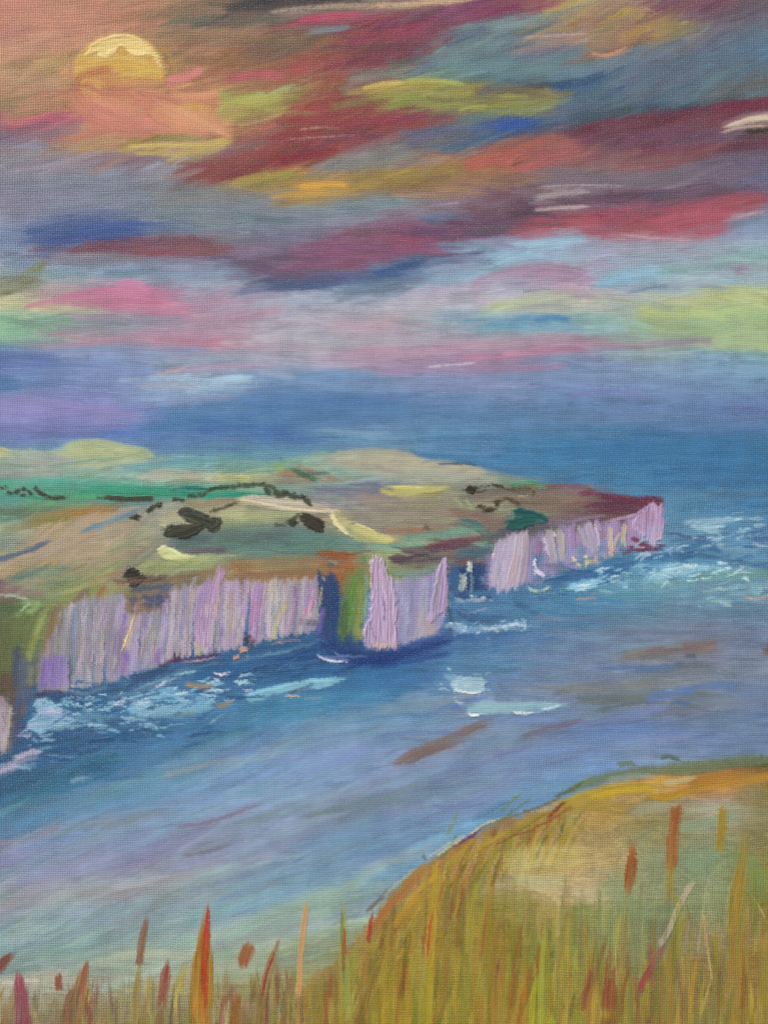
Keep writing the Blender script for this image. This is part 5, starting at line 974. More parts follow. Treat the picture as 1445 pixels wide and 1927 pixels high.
# broken white water near the stacks
c = fm("crusty broken foam at the mouth of the dark inlet")
K2(c, ("852,1132 870,1130 900,1132 920,1128", 6, "8ca4bc", D(dry=.25, h=.6)), ("880,1128 900,1128 918,1126", 4, "a8b8c8", D(dry=.2, h=.7)), ("862,1148 880,1154 900,1150 920,1144", 5, "8c98c0", D(a=.85, h=.5)), ("868,1152 884,1155", 3, "b4b8d4", D(h=.6)), ("900,1160 930,1156 960,1150", 16, "5480a8", D(a=.7)))
c = fm("speckled white foam line drifting off the stack")
K2(c, ("832,1178 860,1176 880,1180", 10, "8caac4", D(dry=.35, a=.8)), ("850,1186 880,1186 910,1182 940,1178 980,1180", 14, "84a8c4", D(dry=.38, a=.85)), ("900,1182 930,1184 960,1176 990,1170", 8, "a4bcd0", D(dry=.42, h=.8)), ("960,1176 985,1172 988,1186", 7, "b0c8dc", D(dry=.3, h=.9)))
K2(None, ("860,1150 900,1166 960,1166", 20, "3c5c84", D(a=.6, dry=.25)), ("980,1140 1040,1160 1100,1170", 26, "5080a8", D(a=.6)), ("860,1206 920,1200 980,1196", 16, "4470a4", D(a=.7)), ("960,1130 1000,1150 1030,1170", 12, "40648c", D(a=.5, dry=.3)), ("1000,1160 1060,1164", 10, "8494a8", D(a=.5)))
# middle and near water
K2(None, ("60,1310 130,1312 200,1296 240,1288", 22, "3c5c80", D(a=.9)), ("120,1330 200,1320 260,1316", 22, "3c6890", D(a=.85)), ("100,1400 200,1390 300,1380 380,1370", 30, "3c6890", D(a=.8)), ("200,1330 280,1344 360,1350", 20, "44709c", D(a=.6)), ("360,1270 440,1262 500,1258 560,1264", 34, "38648f", D(a=.85)),
   ("540,1240 600,1232 660,1236", 30, "305488", D(a=.8)), ("470,1250 520,1236 560,1222", 26, "3c6490", D(a=.8)), ("80,1392 120,1388 160,1394", 12, "3c5c80", D(a=.8)), ("350,1256 380,1250 430,1240", 12, "3c5c84", D(a=.8)), ("560,1290 640,1276 740,1270", 26, "3c74a0", D(a=.7)), ("620,1300 720,1290 820,1270", 24, "4478a4", D(a=.6)),
   ("480,1330 560,1320 640,1312 720,1306", 26, "4c8cb0", D(a=.6)), ("440,1360 520,1350 600,1344", 24, "5490b0", D(a=.6)), ("280,1410 360,1392 440,1376", 26, "4c84ac", D(a=.7)))
sm = fm("smooth swell lines curling in from the cliff foot", "swell")
K2(sm, ("430,1252 480,1236 540,1224 590,1210", 9, "54809c", D(a=.8, br=.7)), ("490,1234 540,1226 600,1208", 5, "6c94a8", D(a=.8)), ("510,1212 540,1206 570,1204", 6, "847c8c", D(a=.8)), ("520,1208 536,1212", 3, "a89490", D(a=.8)), ("200,1316 260,1300 320,1276 360,1256", 12, "6484a4", D(a=.8, br=.7)), ("250,1300 290,1284 340,1268", 6, "7498b0", D(a=.7)),
   ("140,1304 180,1300 210,1290", 12, "6c8cac", D(a=.8, br=.7)), ("330,1262 380,1254 420,1244", 9, "5c7c98", D(a=.7)), ("300,1290 350,1268 380,1262", 5, "84acc0", D(a=.8)))
c = fm("ice blue and pink foam heap at the foot of the left cliff")
F("64,1322 80,1315 100,1321 116,1334 124,1346 144,1352 136,1364 104,1370 84,1380 62,1374 50,1360 68,1347", "86b0c4", own=c, feather=2.5, rough=7, h=.9, ang=10, col2="a4b0cc", a=.92, var=.1)
K2(c, ("70,1324 90,1322 100,1334", 18, "8cb8c8", D(a=.9, h=.8)), ("60,1346 80,1352 110,1356 140,1354", 24, "88b0c8", D(a=.92, h=.8)), ("62,1366 90,1368 130,1362 180,1358", 16, "84acc4", D(a=.8, h=.5)), ("88,1336 104,1338 120,1344", 8, "b8b8cc", D(h=1.)), ("96,1350 120,1352 134,1352", 5, "a8b4cc", D(h=.8)), ("74,1380 84,1384", 7, "9cc0d0", D(h=.9)),
   ("100,1376 150,1366 200,1362", 8, "7ca4bc", D(a=.7)), ("130,1346 180,1348 220,1350", 12, "6c98b0", D(a=.6)))
c = fm("small grey pink foam lip under the foam heap")
K2(c, ("32,1382 50,1384 62,1380", 9, "8c94ac", D(a=.9, h=.5)), ("40,1378 56,1372", 4, "a4acc0"), ("46,1386 60,1386", 3, "bcb4c8", D(h=.6)))
K2(None, ("34,1370 50,1366", 8, "64486c", D(a=.8)), ("64,1310 90,1302 120,1302", 8, "5c4060", D(a=.8)))
c = fm("lilac white foam tongue cut by the left edge")
F("18,1434 50,1416 82,1408 80,1422 52,1436 62,1450 30,1452 0,1467 -60,1476 -60,1456", "a3a2ba", own=c, feather=2.5, rough=6, h=.6, ang=25, col2="90a8c0", a=.88, var=.1)
K2(c, ("-60,1462 -10,1456 20,1446 50,1432", 20, "a4a0b8", D(a=.9, h=.5)), ("20,1430 50,1420 80,1412", 14, "a8a4bc", D(a=.92, h=.6)), ("24,1436 50,1430 74,1428", 8, "b8a8bc", D(h=.7)), ("40,1444 70,1440", 14, "8cacc0", D(a=.8)), ("50,1404 66,1410 80,1412", 3, "90a0b8", D(a=.8)), ("0,1450 24,1444", 6, "c4acb4", D(h=.5)))
K2(None, ("80,1446 120,1444 150,1440", 16, "5c6c9c", D(a=.8)), ("-40,1478 40,1470 90,1466", 20, "44688c", D(a=.8)), ("84,1420 130,1424 170,1420", 5, "7c9cbc", D(a=.8)), ("90,1434 120,1434", 3, "84a8c0", D(a=.7)))
c = fm("pale veil of foam left of the dark swell")
K2(c, ("130,1474 150,1466 180,1470", 14, "98acc0", D(a=.8, dry=.1)), ("140,1460 160,1450", 8, "84a8bc", D(a=.6)), ("170,1478 200,1472 240,1466", 16, "6c9cb8", D(a=.7)), ("170,1436 200,1430 240,1424", 8, "50909c", D(a=.8)))
K2(None, ("180,1476 240,1466 300,1458 316,1460", 16, "3c6c98", D(a=.85)), ("240,1482 290,1472 314,1462", 10, "406c98", D(a=.8)), ("120,1500 180,1496 240,1486", 24, "3c6c8c", D(a=.7)), ("-80,1510 40,1520 100,1516", 40, "3c6c84", D(a=.7)), ("240,1498 280,1488 312,1476", 4, "7ca0bc", D(a=.7)))
c = fm("large turquoise foam patch in front of the long cliff")
F("248,1324 262,1311 290,1301 320,1299 360,1308 404,1316 400,1327 372,1336 340,1342 300,1349 262,1345 243,1336", "74a8c4", own=c, feather=3, rough=7, h=.6, ang=0, col2="86b2ca", a=.9, var=.1)
K2(c, ("250,1320 280,1316 310,1320", 18, "84b0c8", D(a=.9, h=.7)), ("240,1334 270,1342 300,1340 330,1344", 18, "78a8c4", D(a=.85, h=.7, dry=.05)), ("290,1302 320,1304 360,1316 400,1322", 22, "6ca4c4", D(a=.9, h=.4)), ("330,1340 370,1336 404,1330", 14, "7cb0c8", D(a=.85, h=.4)), ("300,1306 320,1308 340,1316", 4, "a0c0cc", D(h=.7)),
   ("256,1322 276,1328 286,1336", 5, "90b4c0", D(h=1.)), ("250,1334 262,1330", 6, "a0a8c4", D(h=.8)), ("280,1346 320,1350 350,1352", 10, "6c98b0", D(a=.7, dry=.2)), ("240,1350 280,1356", 10, "84a8b8", D(a=.7, dry=.3)))
c = fm("ice blue fleck below the turquoise foam patch")
K2(c, ("272,1366 290,1368 302,1374", 10, "98c8d8", D(a=.95, h=1., soft=.35)), ("254,1372 264,1374", 5, "90bcd4", D(h=.8)), ("266,1378 290,1382", 4, "84b0c4", D(h=.5)), ("330,1362 350,1364", 3, "8cb0c4", D(a=.7, h=.4)), ("300,1372 318,1370", 3, "8cb4c8", D(h=.5)), ("260,1362 280,1366", 5, "7ca8bc", D(dry=.3)))
c = fm("rose tipped crest where the swell meets the foam patch", "wave_crest")
K2(c, ("202,1322 220,1324 240,1316", 7, "98a0bc", D(a=.9, h=.7)), ("216,1326 230,1326 240,1318", 4, "d4b8bc", D(h=1., soft=.35)), ("246,1318 256,1316 268,1310", 4, "b8a8b8", D(h=.6)))
c = fm("short white rose crest under the foot of the cliff", "wave_crest")
K2(c, ("142,1312 156,1316 174,1318", 6, "94a8c0", D(a=.9, h=.6)), ("156,1318 166,1318 176,1316", 3, "d4c0c0", D(h=.9, soft=.35)))
c = fm("white flash of foam below the peach rocks", "wave_crest")
K2(c, ("402,1266 416,1270 430,1266", 5, "c8bcc8", D(a=.95, h=1., soft=.35)), ("404,1268 420,1272", 3, "e0d4d4", D(h=1.)), ("418,1268 436,1264", 3, "b4b4c8", D(h=.8)), ("412,1272 426,1270", 2, "c8a8a4", D(h=.6)))
c = fm("two small pale crests left of the white flash", "wave_crest")
K2(c, ("330,1272 350,1266 370,1262", 5, "84b4c8", D(a=.9, h=.6)), ("362,1266 372,1264", 4, "b8c4d0", D(h=.9)), ("298,1290 310,1290 322,1290", 3, "b0c4d4", D(h=.9)), ("290,1292 300,1292", 3, "84a8bc", D(h=.5)))
c = fm("tan glint right of the turquoise foam patch", "glint")
K2(c, ("346,1286 360,1288 380,1294 410,1292", 13, "8c887c", D(a=.9)), ("350,1284 362,1288", 7, "a09078", D(a=.85)), ("348,1304 358,1310", 4, "c0a4a4", D(a=.8)), ("344,1298 352,1306", 6, "a09488", D(a=.8)))
c = fm("olive tan glint beside the turquoise foam patch", "glint")
K2(c, ("406,1326 418,1328 436,1320", 12, "7c8484", D(a=.9)), ("424,1322 440,1318", 5, "948878"))
K2(None, ("334,1350 350,1344 370,1342", 10, "748c90", D(a=.8)))
c = fm("slanting pale stroke on open water below the glints")
K2(c, ("366,1374 390,1366 410,1350 432,1338", 6, "70a0c0", D(a=.85, h=.3)), ("370,1372 386,1368", 3, "98b4cc", D(h=.5)), ("396,1360 404,1354", 3, "98bccc", D(h=.5)))
c = fm("long pale turquoise crest in the middle of the bay", "wave_crest")
F("452,1314 500,1298 560,1284 610,1280 654,1275 620,1290 590,1297 520,1306 480,1320", "78aec4", own=c, feather=3, rough=6, h=.5, ang=12, col2="8cbccc", a=.85)
K2(c, ("456,1310 500,1300 560,1286 600,1282 650,1276", 12, "74acc4", D(a=.92, h=.5)), ("570,1284 590,1280 630,1280", 8, "90c0d0", D(h=.8)), ("590,1296 604,1294 630,1286", 5, "84b8cc", D(h=.6)), ("480,1314 510,1308", 8, "80b4c4", D(a=.8)))
c = fm("peach glint on the long turquoise crest", "glint")
K2(c, ("536,1311 550,1310 566,1310", 4, "c8a494", D(a=.95, h=.6, soft=.35)), ("540,1306 560,1302 570,1304", 4, "90948c", D(a=.7)), ("570,1314 590,1314 610,1312", 6, "80949c", D(a=.8)), ("540,1320 520,1318", 5, "7c9490", D(a=.6)))
c = fm("lilac white curved foam dash in front of the dark cave")
K2(c, ("596,1228 606,1238 630,1244 650,1242", 7, "9ca4c4", D(a=.95, h=1.1, br=.7, tp=(.05, .15))), ("604,1234 630,1238 670,1236 700,1236", 6, "7c8cb8", D(a=.85, h=.7, br=.7, tp=(.1, .5))), ("628,1226 640,1234 660,1234", 5, "8890b8", D(a=.8, h=.8)), ("606,1240 626,1246 640,1246", 3, "ccd0e4", D(h=1.2)), ("598,1228 606,1230", 4, "c0b4cc", D(h=1.)), ("650,1247 656,1246", 3, "dce0ec", D(h=1.2)))
c = fm("pale foam patch with a white lower edge in open water")
F("848,1282 876,1275 905,1277 914,1290 906,1303 880,1304 854,1298", "90b0c2", own=c, feather=2.5, rough=5, h=.7, ang=0, col2="a0bccc", a=.9)
K2(c, ("834,1270 846,1274 860,1280", 12, "84a8bc", D(a=.85, h=.4, dry=.05)), ("850,1288 876,1286 900,1286 910,1290", 24, "94b4c4", D(a=.93, h=.6, soft=.35)), ("840,1256 850,1260", 5, "90b8cc", D(h=.6)), ("852,1270 858,1274", 4, "b0b8c0", D(h=.6)), ("850,1298 870,1302 890,1304 908,1302", 4, "ccd8d8", D(a=.95, h=1., soft=.35)), ("910,1292 912,1302", 4, "a8b8d0", D(h=.7)),
   ("822,1298 836,1296 846,1300", 5, "9cb0c0", D(dry=.2, h=.5)), ("800,1298 820,1296", 6, "8494ac", D(a=.7)), ("750,1314 780,1306 810,1306", 14, "8094b0", D(a=.7)))
c = fm("tan glint under the white edged foam", "glint")
K2(c, ("850,1316 866,1316 884,1314", 9, "8c8888", D(a=.9)), ("852,1320 862,1320", 4, "a89084"), ("884,1312 900,1310", 5, "848c9c", D(a=.7)))
K2(None, ("830,1320 840,1326 870,1330", 16, "6080b4", D(a=.7)), ("900,1316 930,1318", 14, "8ca4c0", D(a=.7)), ("910,1280 940,1284", 14, "6c88b4", D(a=.6)))
c = fm("mint foam bar with bright white specks")
F("879,1334 900,1326 960,1325 1068,1323 1056,1333 1010,1343 920,1346 886,1348", "86aebc", own=c, feather=2.5, rough=5, h=.6, ang=1, col2="90b8c4", a=.9)
K2(c, ("880,1336 900,1330 940,1330 980,1330 1060,1326", 18, "88b0bc", D(a=.93, h=.5, soft=.4, tp=(.08, .2))), ("880,1344 890,1346 900,1345", 5, "d8e4e0", D(a=.97, h=1.2, soft=.3)), ("966,1342 980,1342 1006,1341", 4.5, "d4dcd8", D(a=.97, h=1.2, soft=.3)), ("1016,1336 1030,1334 1056,1328", 5, "c0d0d8", D(dry=.35, h=1.1)), ("920,1342 960,1340", 5, "90b4c4", D(h=.4)))
K2(None, ("960,1352 1020,1354 1080,1348 1100,1340", 18, "7090c4", D(a=.85)), ("900,1352 960,1352", 12, "6c8cc0", D(a=.7)))
# brown slanting reflections
def rf(label):
    return new("reflection", SEA, label)


c = rf("brown slanting streak in the middle of the water")
F("738,1440 770,1416 840,1388 910,1362 938,1350 900,1382 850,1406 790,1436 756,1446", "80726f", own=c, feather=4, rough=7, ang=24, col2="776b6e", a=.88, var=.08)
K2(c, ("738,1438 780,1416 840,1390 900,1366 936,1350", 20, "84746f", D(a=.9, br=.6, soft=.5)), ("740,1436 780,1422 850,1396", 20, "7c6c6c", D(a=.85, br=.5)), ("700,1430 760,1406 830,1380", 4, "70707c", D(a=.7)), ("860,1378 920,1360", 14, "8c8078", D(a=.7)), ("770,1444 820,1420 880,1400", 8, "80787c", D(a=.6)))
c = rf("short dull mauve brown streak under the mint foam bar")
K2(c, ("972,1388 1000,1380 1050,1366 1100,1352", 14, "746c84", D(a=.88, br=.5)), ("974,1388 1000,1384 1030,1374", 8, "706478", D(a=.8)), ("1040,1372 1090,1356", 10, "707484", D(a=.7)))
c = rf("long brown streak on the right of the water")
K2(c, ("1156,1238 1200,1228 1260,1220 1340,1212", 24, "7c7470", D(a=.9, br=.5)), ("1280,1228 1320,1220 1350,1210", 24, "84706c", D(a=.85)), ("1320,1216 1350,1222", 12, "9c8478", D(a=.6, dry=.2)), ("1200,1240 1260,1232", 10, "747c80", D(a=.6)), ("1170,1232 1220,1222", 12, "847c70", D(a=.6)))
c = rf("dark brown mark cut by the right edge")
K2(c, ("1432,1222 1450,1226 1560,1226", 24, "745c58", D(a=.92, tp=(.1, .02))))
K2(None, ("1288,1232 1310,1236", 10, "4c607c", D(a=.7)), ("1330,1228 1400,1226 1445,1228", 14, "7c88a0", D(a=.6)), ("1120,1252 1180,1258 1240,1260", 14, "5c78a8", D(a=.7)), ("1150,1264 1180,1262 1200,1258", 5, "94a4c0", D(a=.6)), ("1190,1256 1240,1256 1300,1250", 10, "54749c", D(a=.7)), ("1200,1272 1300,1264 1360,1262", 16, "6c7884", D(a=.6)))
c = rf("grey olive patch of water right of the mint foam bar")
K2(c, ("1046,1302 1100,1294 1180,1292 1260,1290", 24, "7c807c", D(a=.8, br=.5)), ("1076,1316 1130,1318 1200,1312 1260,1306", 20, "6c7878", D(a=.8)), ("1090,1340 1110,1340 1150,1330", 20, "647478", D(a=.8)), ("1110,1340 1180,1326 1240,1320", 8, "5c6c78", D(a=.6)), ("1040,1304 1080,1296", 12, "6c7070", D(a=.5, dry=.2)))
K2(None, ("1210,1314 1260,1306 1310,1304", 20, "5c7cb4", D(a=.8)), ("1260,1300 1320,1292 1400,1290", 16, "6080b4", D(a=.7)), ("1230,1318 1260,1316", 6, "94a4c8", D(a=.6)), ("1250,1300 1270,1298", 4, "98b4cc", D(a=.6)), ("1140,1350 1200,1340 1260,1330", 20, "7c90c0", D(a=.8)), ("1260,1322 1300,1326", 12, "5070a4", D(a=.7)),
   ("1380,1300 1445,1310 1560,1314", 50, "6c80a4", D(a=.6)), ("1340,1336 1380,1326 1440,1330", 14, "8494a4", D(a=.5)))
c = rf("faint grey brown double streak at the lower right of the water")
K2(c, ("1220,1346 1270,1342 1330,1344", 10, "74788c", D(a=.8)), ("1270,1342 1300,1350 1336,1344", 8, "706c7c", D(a=.7)), ("1216,1360 1280,1362 1300,1360", 12, "748094", D(a=.7)))
K2(None, ("1120,1376 1200,1370 1300,1372", 24, "6484b0", D(a=.7)), ("1020,1396 1120,1386 1200,1390", 24, "6c88b4", D(a=.6)), ("1180,1400 1240,1394 1320,1390", 20, "8090a8", D(a=.6)), ("1060,1376 1140,1366 1160,1370", 14, "5c7cb0", D(a=.6)), ("1300,1364 1370,1372 1445,1380", 26, "748ca0", D(a=.5, dry=.1)),
   ("1000,1440 1080,1420 1180,1410", 24, "7490b8", D(a=.5)), ("900,1430 960,1420 1020,1410", 20, "7888ac", D(a=.6)))
# long diagonal swells, lower left
def muted(c, k=.75):
    v = hx(c)
    g = float(v @ np.array([.3, .59, .11]))
    return g + (v - g) * k + np.array([-.012, .014, -.008])


def diag(own, *s):
    K(own, *[(q[0], q[1], muted(q[2])) + tuple(q[3:]) for q in s], **D(a=.75, soft=.8, br=.55, var=.05))


diag(None, ("-100,1560 40,1530 160,1496 300,1470 420,1440", 40, "6c90bc"), ("60,1560 160,1530 260,1510 380,1476 480,1450", 40, "7898cc"), ("140,1590 240,1556 340,1530 470,1500 600,1460", 34, "7c98c8"), ("320,1550 420,1520 520,1490 620,1460", 28, "7c9cd0"), ("540,1480 620,1450 700,1430 760,1420", 26, "8098c8"),
     ("600,1420 700,1400 800,1380 860,1360", 34, "7ca0c8"), ("480,1420 560,1400 660,1380 740,1370", 34, "8498b8"), ("420,1440 500,1424 560,1410", 16, "9caac0"), ("300,1446 360,1430 440,1420", 18, "88a4b4"), ("316,1460 380,1446 460,1440", 14, "94a4b0"), ("700,1340 780,1326 860,1320", 30, "8498b4"), ("560,1380 640,1356 720,1340", 24, "7494b8"),
     ("-100,1600 20,1590 100,1562 220,1540 340,1510", 26, "8c8ca0"), ("-60,1590 20,1584 80,1566 120,1560", 16, "907c90"), ("180,1556 260,1538 340,1514 440,1480", 20, "8890a8"), ("-80,1630 60,1612 180,1584 300,1560", 24, "7c8cb4"), ("60,1660 160,1630 260,1610 340,1590", 12, "7080a4"), ("100,1670 200,1640 300,1620 400,1590", 16, "949cac"),
     ("320,1558 380,1552 440,1526 500,1506", 14, "847c9c"), ("324,1556 360,1556 420,1540", 8, "806c84"), ("330,1584 380,1582 430,1560 560,1520 680,1490", 24, "8490a0"), ("350,1586 380,1586 400,1578", 6, "8c7888"), ("460,1550 540,1526 640,1500 720,1476", 24, "7c8c98"), ("560,1540 640,1520 720,1500 800,1470", 20, "78888c"),
     ("620,1560 700,1530 800,1490 880,1460", 26, "708498"), ("760,1480 840,1450 920,1430", 24, "687c90"), ("800,1500 880,1470 960,1450", 24, "6c88a8"), ("720,1520 800,1516 860,1500", 20, "8094ac"), ("600,1580 680,1560 760,1540 840,1520", 30, "6c90bc"), ("560,1600 640,1590 720,1570", 26, "6490c0"), ("660,1620 720,1600 780,1580", 30, "5c84b4"),
     ("400,1590 480,1576 540,1560 620,1540", 16, "809ab0"), ("330,1614 380,1602 440,1586", 10, "847480"), ("400,1592 440,1582", 6, "846c7c"), ("250,1640 340,1620 420,1604", 26, "9494a0"), ("160,1690 260,1670 340,1650 420,1640", 34, "9c9898"), ("300,1690 360,1672 420,1654", 16, "a09890"), ("60,1690 140,1686 220,1676", 26, "9a9a98"),
     ("-80,1690 20,1690 60,1680", 26, "9498a4"), ("140,1740 220,1724 320,1704 440,1690", 34, "88a0b4"), ("100,1760 160,1740", 26, "8498b0"), ("440,1640 540,1620 640,1620", 30, "7498b4"), ("20,1750 60,1720", 26, "9c9c90"), ("60,1780 120,1770 160,1760", 20, "8494a4"), ("420,1680 500,1660 560,1660", 24, "7c9cac"), ("520,1660 600,1640 640,1640", 24, "6c94b8"))
diag(None, ("200,1760 280,1750 340,1740", 24, "7ca0a8"), ("260,1720 300,1718", 10, "84a4a4"), ("500,1720 600,1700 660,1690", 30, "9cb4a0"), ("440,1740 520,1740 620,1730", 26, "84a49c"), ("640,1680 700,1640 760,1610", 20, "90ac98"), ("560,1690 640,1680", 20, "94b0a0"), ("400,1760 440,1762 500,1760", 10, "708c94"), ("640,1720 660,1700", 24, "a8b884"),
     ("720,1640 780,1610 840,1580 860,1570", 26, "98a498", D(a=.6, dry=.2)), ("740,1620 800,1590 850,1570", 12, "a4b4ac", D(a=.5, dry=.3)), ("620,1640 610,1690 616,1710", 14, "6c94b4"))
K2(None, ("900,1500 960,1480 1020,1470", 14, "7c98ac", D(a=.4)), ("960,1506 1000,1490 1060,1482", 18, "a0b4b8", D(a=.45, dry=.2)), ("1010,1500 1040,1488", 16, "689ca8", D(a=.5)), ("860,1540 900,1520 960,1500", 16, "88a0ac", D(a=.4, dry=.2)))


def sea_dir(x, y):
    d = 20 if (x < 1000 and y > 1390) else 12 if y > 1240 and x < 700 else 5
    if y < 1240 + 0 * x:
        d = 3
    return d + (nz(np.float64(x / 160), np.float64(y / 70), 42) - .5) * 14


_deck = {SEA} | {k for k in range(len(IDS)) if IDS[k][0] == "reflection"}
over(500, (-110, 1380, 1100, 1800), _deck, sea_dir, (120, 300), (14, 34), (.25, .6), (.1, .4), .09)
over(2100, (-110, 930, 1560, 1830), _deck, sea_dir, (40, 190), (4, 14), (.3, .7), (.05, .42), .07)
_fo = np.array([.60, .71, .79])


def chop(own, path, n, sp, cols, w=(2.5, 6), L=(8, 30), a=(.6, .95), ang=6):
    """Broken flecks of foam scattered along a line."""
    p = curve(P2(path), 6)
    cum = np.concatenate([[0], np.cumsum(np.hypot(*np.diff(p, axis=0).T))])
    cols = cols.split()
    for _ in range(n):
        q = _ro.uniform(0, cum[-1])
        x = np.interp(q, cum, p[:, 0]) + _ro.normal(0, 3)
        y = np.interp(q, cum, p[:, 1]) + _ro.normal(0, sp)
        l = _ro.uniform(*L)
        t = math.radians(ang + _ro.normal(0, 12))
        S([(x, y), (x + l * .5 * math.cos(t), y - l * .5 * math.sin(t) + _ro.uniform(-2, 2)), (x + l * math.cos(t), y - l * math.sin(t))], _ro.uniform(*w), cols[_ro.randint(len(cols))],
          a=_ro.uniform(*a), soft=.45, br=.6, dry=_ro.uniform(0, .35), h=_ro.uniform(.2, 1.1), own=own, rag=.9)


chop(None, "60,1330 150,1320 240,1312 340,1300 440,1280 560,1262", 60, 20, "34587e 3c6488 2f5480 44709a", (3, 9), (20, 70), (.4, .85), 10)
chop(None, "40,1396 140,1390 260,1384 380,1370", 40, 14, "34587e 3c6488 3a6a92", (3, 9), (20, 70), (.4, .8), 8)
chop(None, "1000,1110 1100,1080 1200,1060 1300,1040 1440,1050", 46, 18, "3c6894 44709c 4c7ca4", (3, 8), (20, 60), (.4, .8), 5)
ch = fm("scattered pale flecks of surf along the foot of the long cliff", "surf")
chop(ch, "70,1330 150,1330 230,1322 330,1310 420,1290 470,1280", 110, 13, "90bccf b0d0dc 74a8c6 c4cedc 84b0c8")
chop(ch, "40,1400 120,1376 220,1360 320,1360", 34, 12, "7ca8c0 94b8cc 6c98b4")
ch = fm("scattered pale flecks of surf below the sea stack and the dark inlet", "surf")
chop(ch, "840,1186 900,1182 990,1176", 44, 6, "a4c0d4 bcd0e0 8cacc8", (2, 5), (4, 14))
chop(ch, "850,1130 930,1128", 16, 3, "a4b8cc c0ccdc 8ca8c4", (2, 4), (4, 14))
chop(ch, "820,1290 920,1292", 14, 12, "9cbccc b4ccd4", (2, 5), (6, 20))
ch = fm("scattered pale flecks of surf round the headland tip and across the bay", "surf")
chop(ch, "1060,1100 1150,1090 1250,1076 1400,1070", 76, 12, "90c0d0 a8d0dc 74a8c4 bcd8e0")
chop(ch, "1190,1050 1260,1040 1300,1020 1420,1000", 34, 12, "84a8c4 98bccc a8c4d4")
chop(ch, "1300,1130 1400,1110 1460,1104", 40, 10, "8cb4bc a0c4c8 78a8b8", (2, 5), (5, 20))
chop(ch, "1280,990 1420,980", 12, 6, "8cb0c4 a4c4d0")

def idof(start):
    return [k for k, r in enumerate(IDS) if r[2].startswith(start)][0]


K2(idof("brown slanting"), ("742,1438 790,1412 850,1388 920,1356", 18, "80706c", D(a=.8, br=.6, dry=.1)), ("760,1440 820,1412 880,1392", 8, "76686a", D(a=.7)))
K2(idof("short dull mauve"), ("974,1388 1010,1378 1060,1364 1100,1352", 12, "746a80", D(a=.75, br=.6)))
K2(idof("mint foam"), ("880,1344 890,1346 902,1345", 5, "d8e4e0", D(a=.97, h=1.2, soft=.3)), ("966,1342 980,1342 1006,1341", 4.5, "d4dcd8", D(a=.97, h=1.2, soft=.3)), ("1016,1336 1030,1334 1056,1328", 5, "c0d0d8", D(dry=.3, h=1.1)))
K2(idof("pale foam patch"), ("850,1298 870,1302 890,1304 908,1302", 4, "d0dcdc", D(a=.95, h=1., soft=.35)), ("840,1257 850,1262", 5, "9cc0d0", D(h=.6)))
K2(idof("lilac white foam tongue"), ("-40,1462 0,1452 40,1436", 12, "b0a8c0", D(a=.85, h=.6)), ("24,1430 56,1418 80,1412", 10, "b8aec4", D(a=.85, h=.6)), ("20,1442 60,1446", 6, "94b0c8", D(a=.8)))
K2(idof("lilac white curved"), ("598,1230 610,1240 636,1245 654,1243", 5, "b4b8d4", D(a=.95, h=1.2)), ("606,1240 626,1246 640,1246", 3, "dcdcec", D(h=1.3)))
K2(idof("tan glint right"), ("348,1287 366,1290 400,1292", 10, "948a7a", D(a=.85)))
K2(idof("olive tan glint"), ("406,1326 420,1327 436,1320", 9, "8a8478", D(a=.85)))
K2(idof("long pale turquoise"), ("456,1310 500,1299 560,1286 640,1277", 8, "8cc0d2", D(a=.8, h=.6)), ("540,1310 566,1310", 4, "c8a494", D(a=.9, h=.6)))
K2(None, ("300,1462 380,1440 460,1424", 12, "98a4a4", D(a=.5, dry=.2)), ("330,1556 400,1546 500,1508", 10, "80748c", D(a=.6, br=.7)), ("340,1612 390,1602 440,1586", 8, "7c7078", D(a=.6, br=.7)), ("560,1540 700,1504 800,1470", 14, "74868c", D(a=.6, br=.7)))

# ------------------------------------------------------------------ shore and grass bank
SH = new("shore", None, "pale strip of shore behind the seed heads at the lower left")
K(SH, ("-110,1870 0,1860 60,1850 110,1840 150,1848", 30, "a8a898", D(a=.85)), ("200,1800 260,1794 330,1794", 12, "b4b8a0", D(a=.9, dry=.1)), ("0,1852 50,1846 80,1846", 8, "c4bca8", D(a=.8, dry=.1)), ("170,1812 240,1800 300,1798 380,1800", 26, "a4ac98", D(a=.7)), ("340,1830 440,1820 520,1810", 40, "a0ac98", D(a=.7)),
  ("440,1800 500,1780 560,1770", 24, "a4b0a0", D(a=.6)))
K(None, ("-100,1830 0,1830 80,1820", 20, "748c88", D(a=.7)), ("120,1830 200,1826 260,1830", 20, "889c90", D(a=.6, dry=.1)), ("60,1800 140,1800 220,1796", 16, "88a498", D(a=.6)))
BK = new("grass_bank", None, "golden green grassy bank rising to the right edge")
bm = poly("540,2100 560,1880 600,1830 650,1790 690,1740 730,1690 800,1630 860,1590 930,1550 990,1530 1060,1506 1120,1480 1200,1456 1300,1440 1445,1424 1600,1420 1600,2100", 6, 6, 8, 20)
OWN[bm > .5] = BK
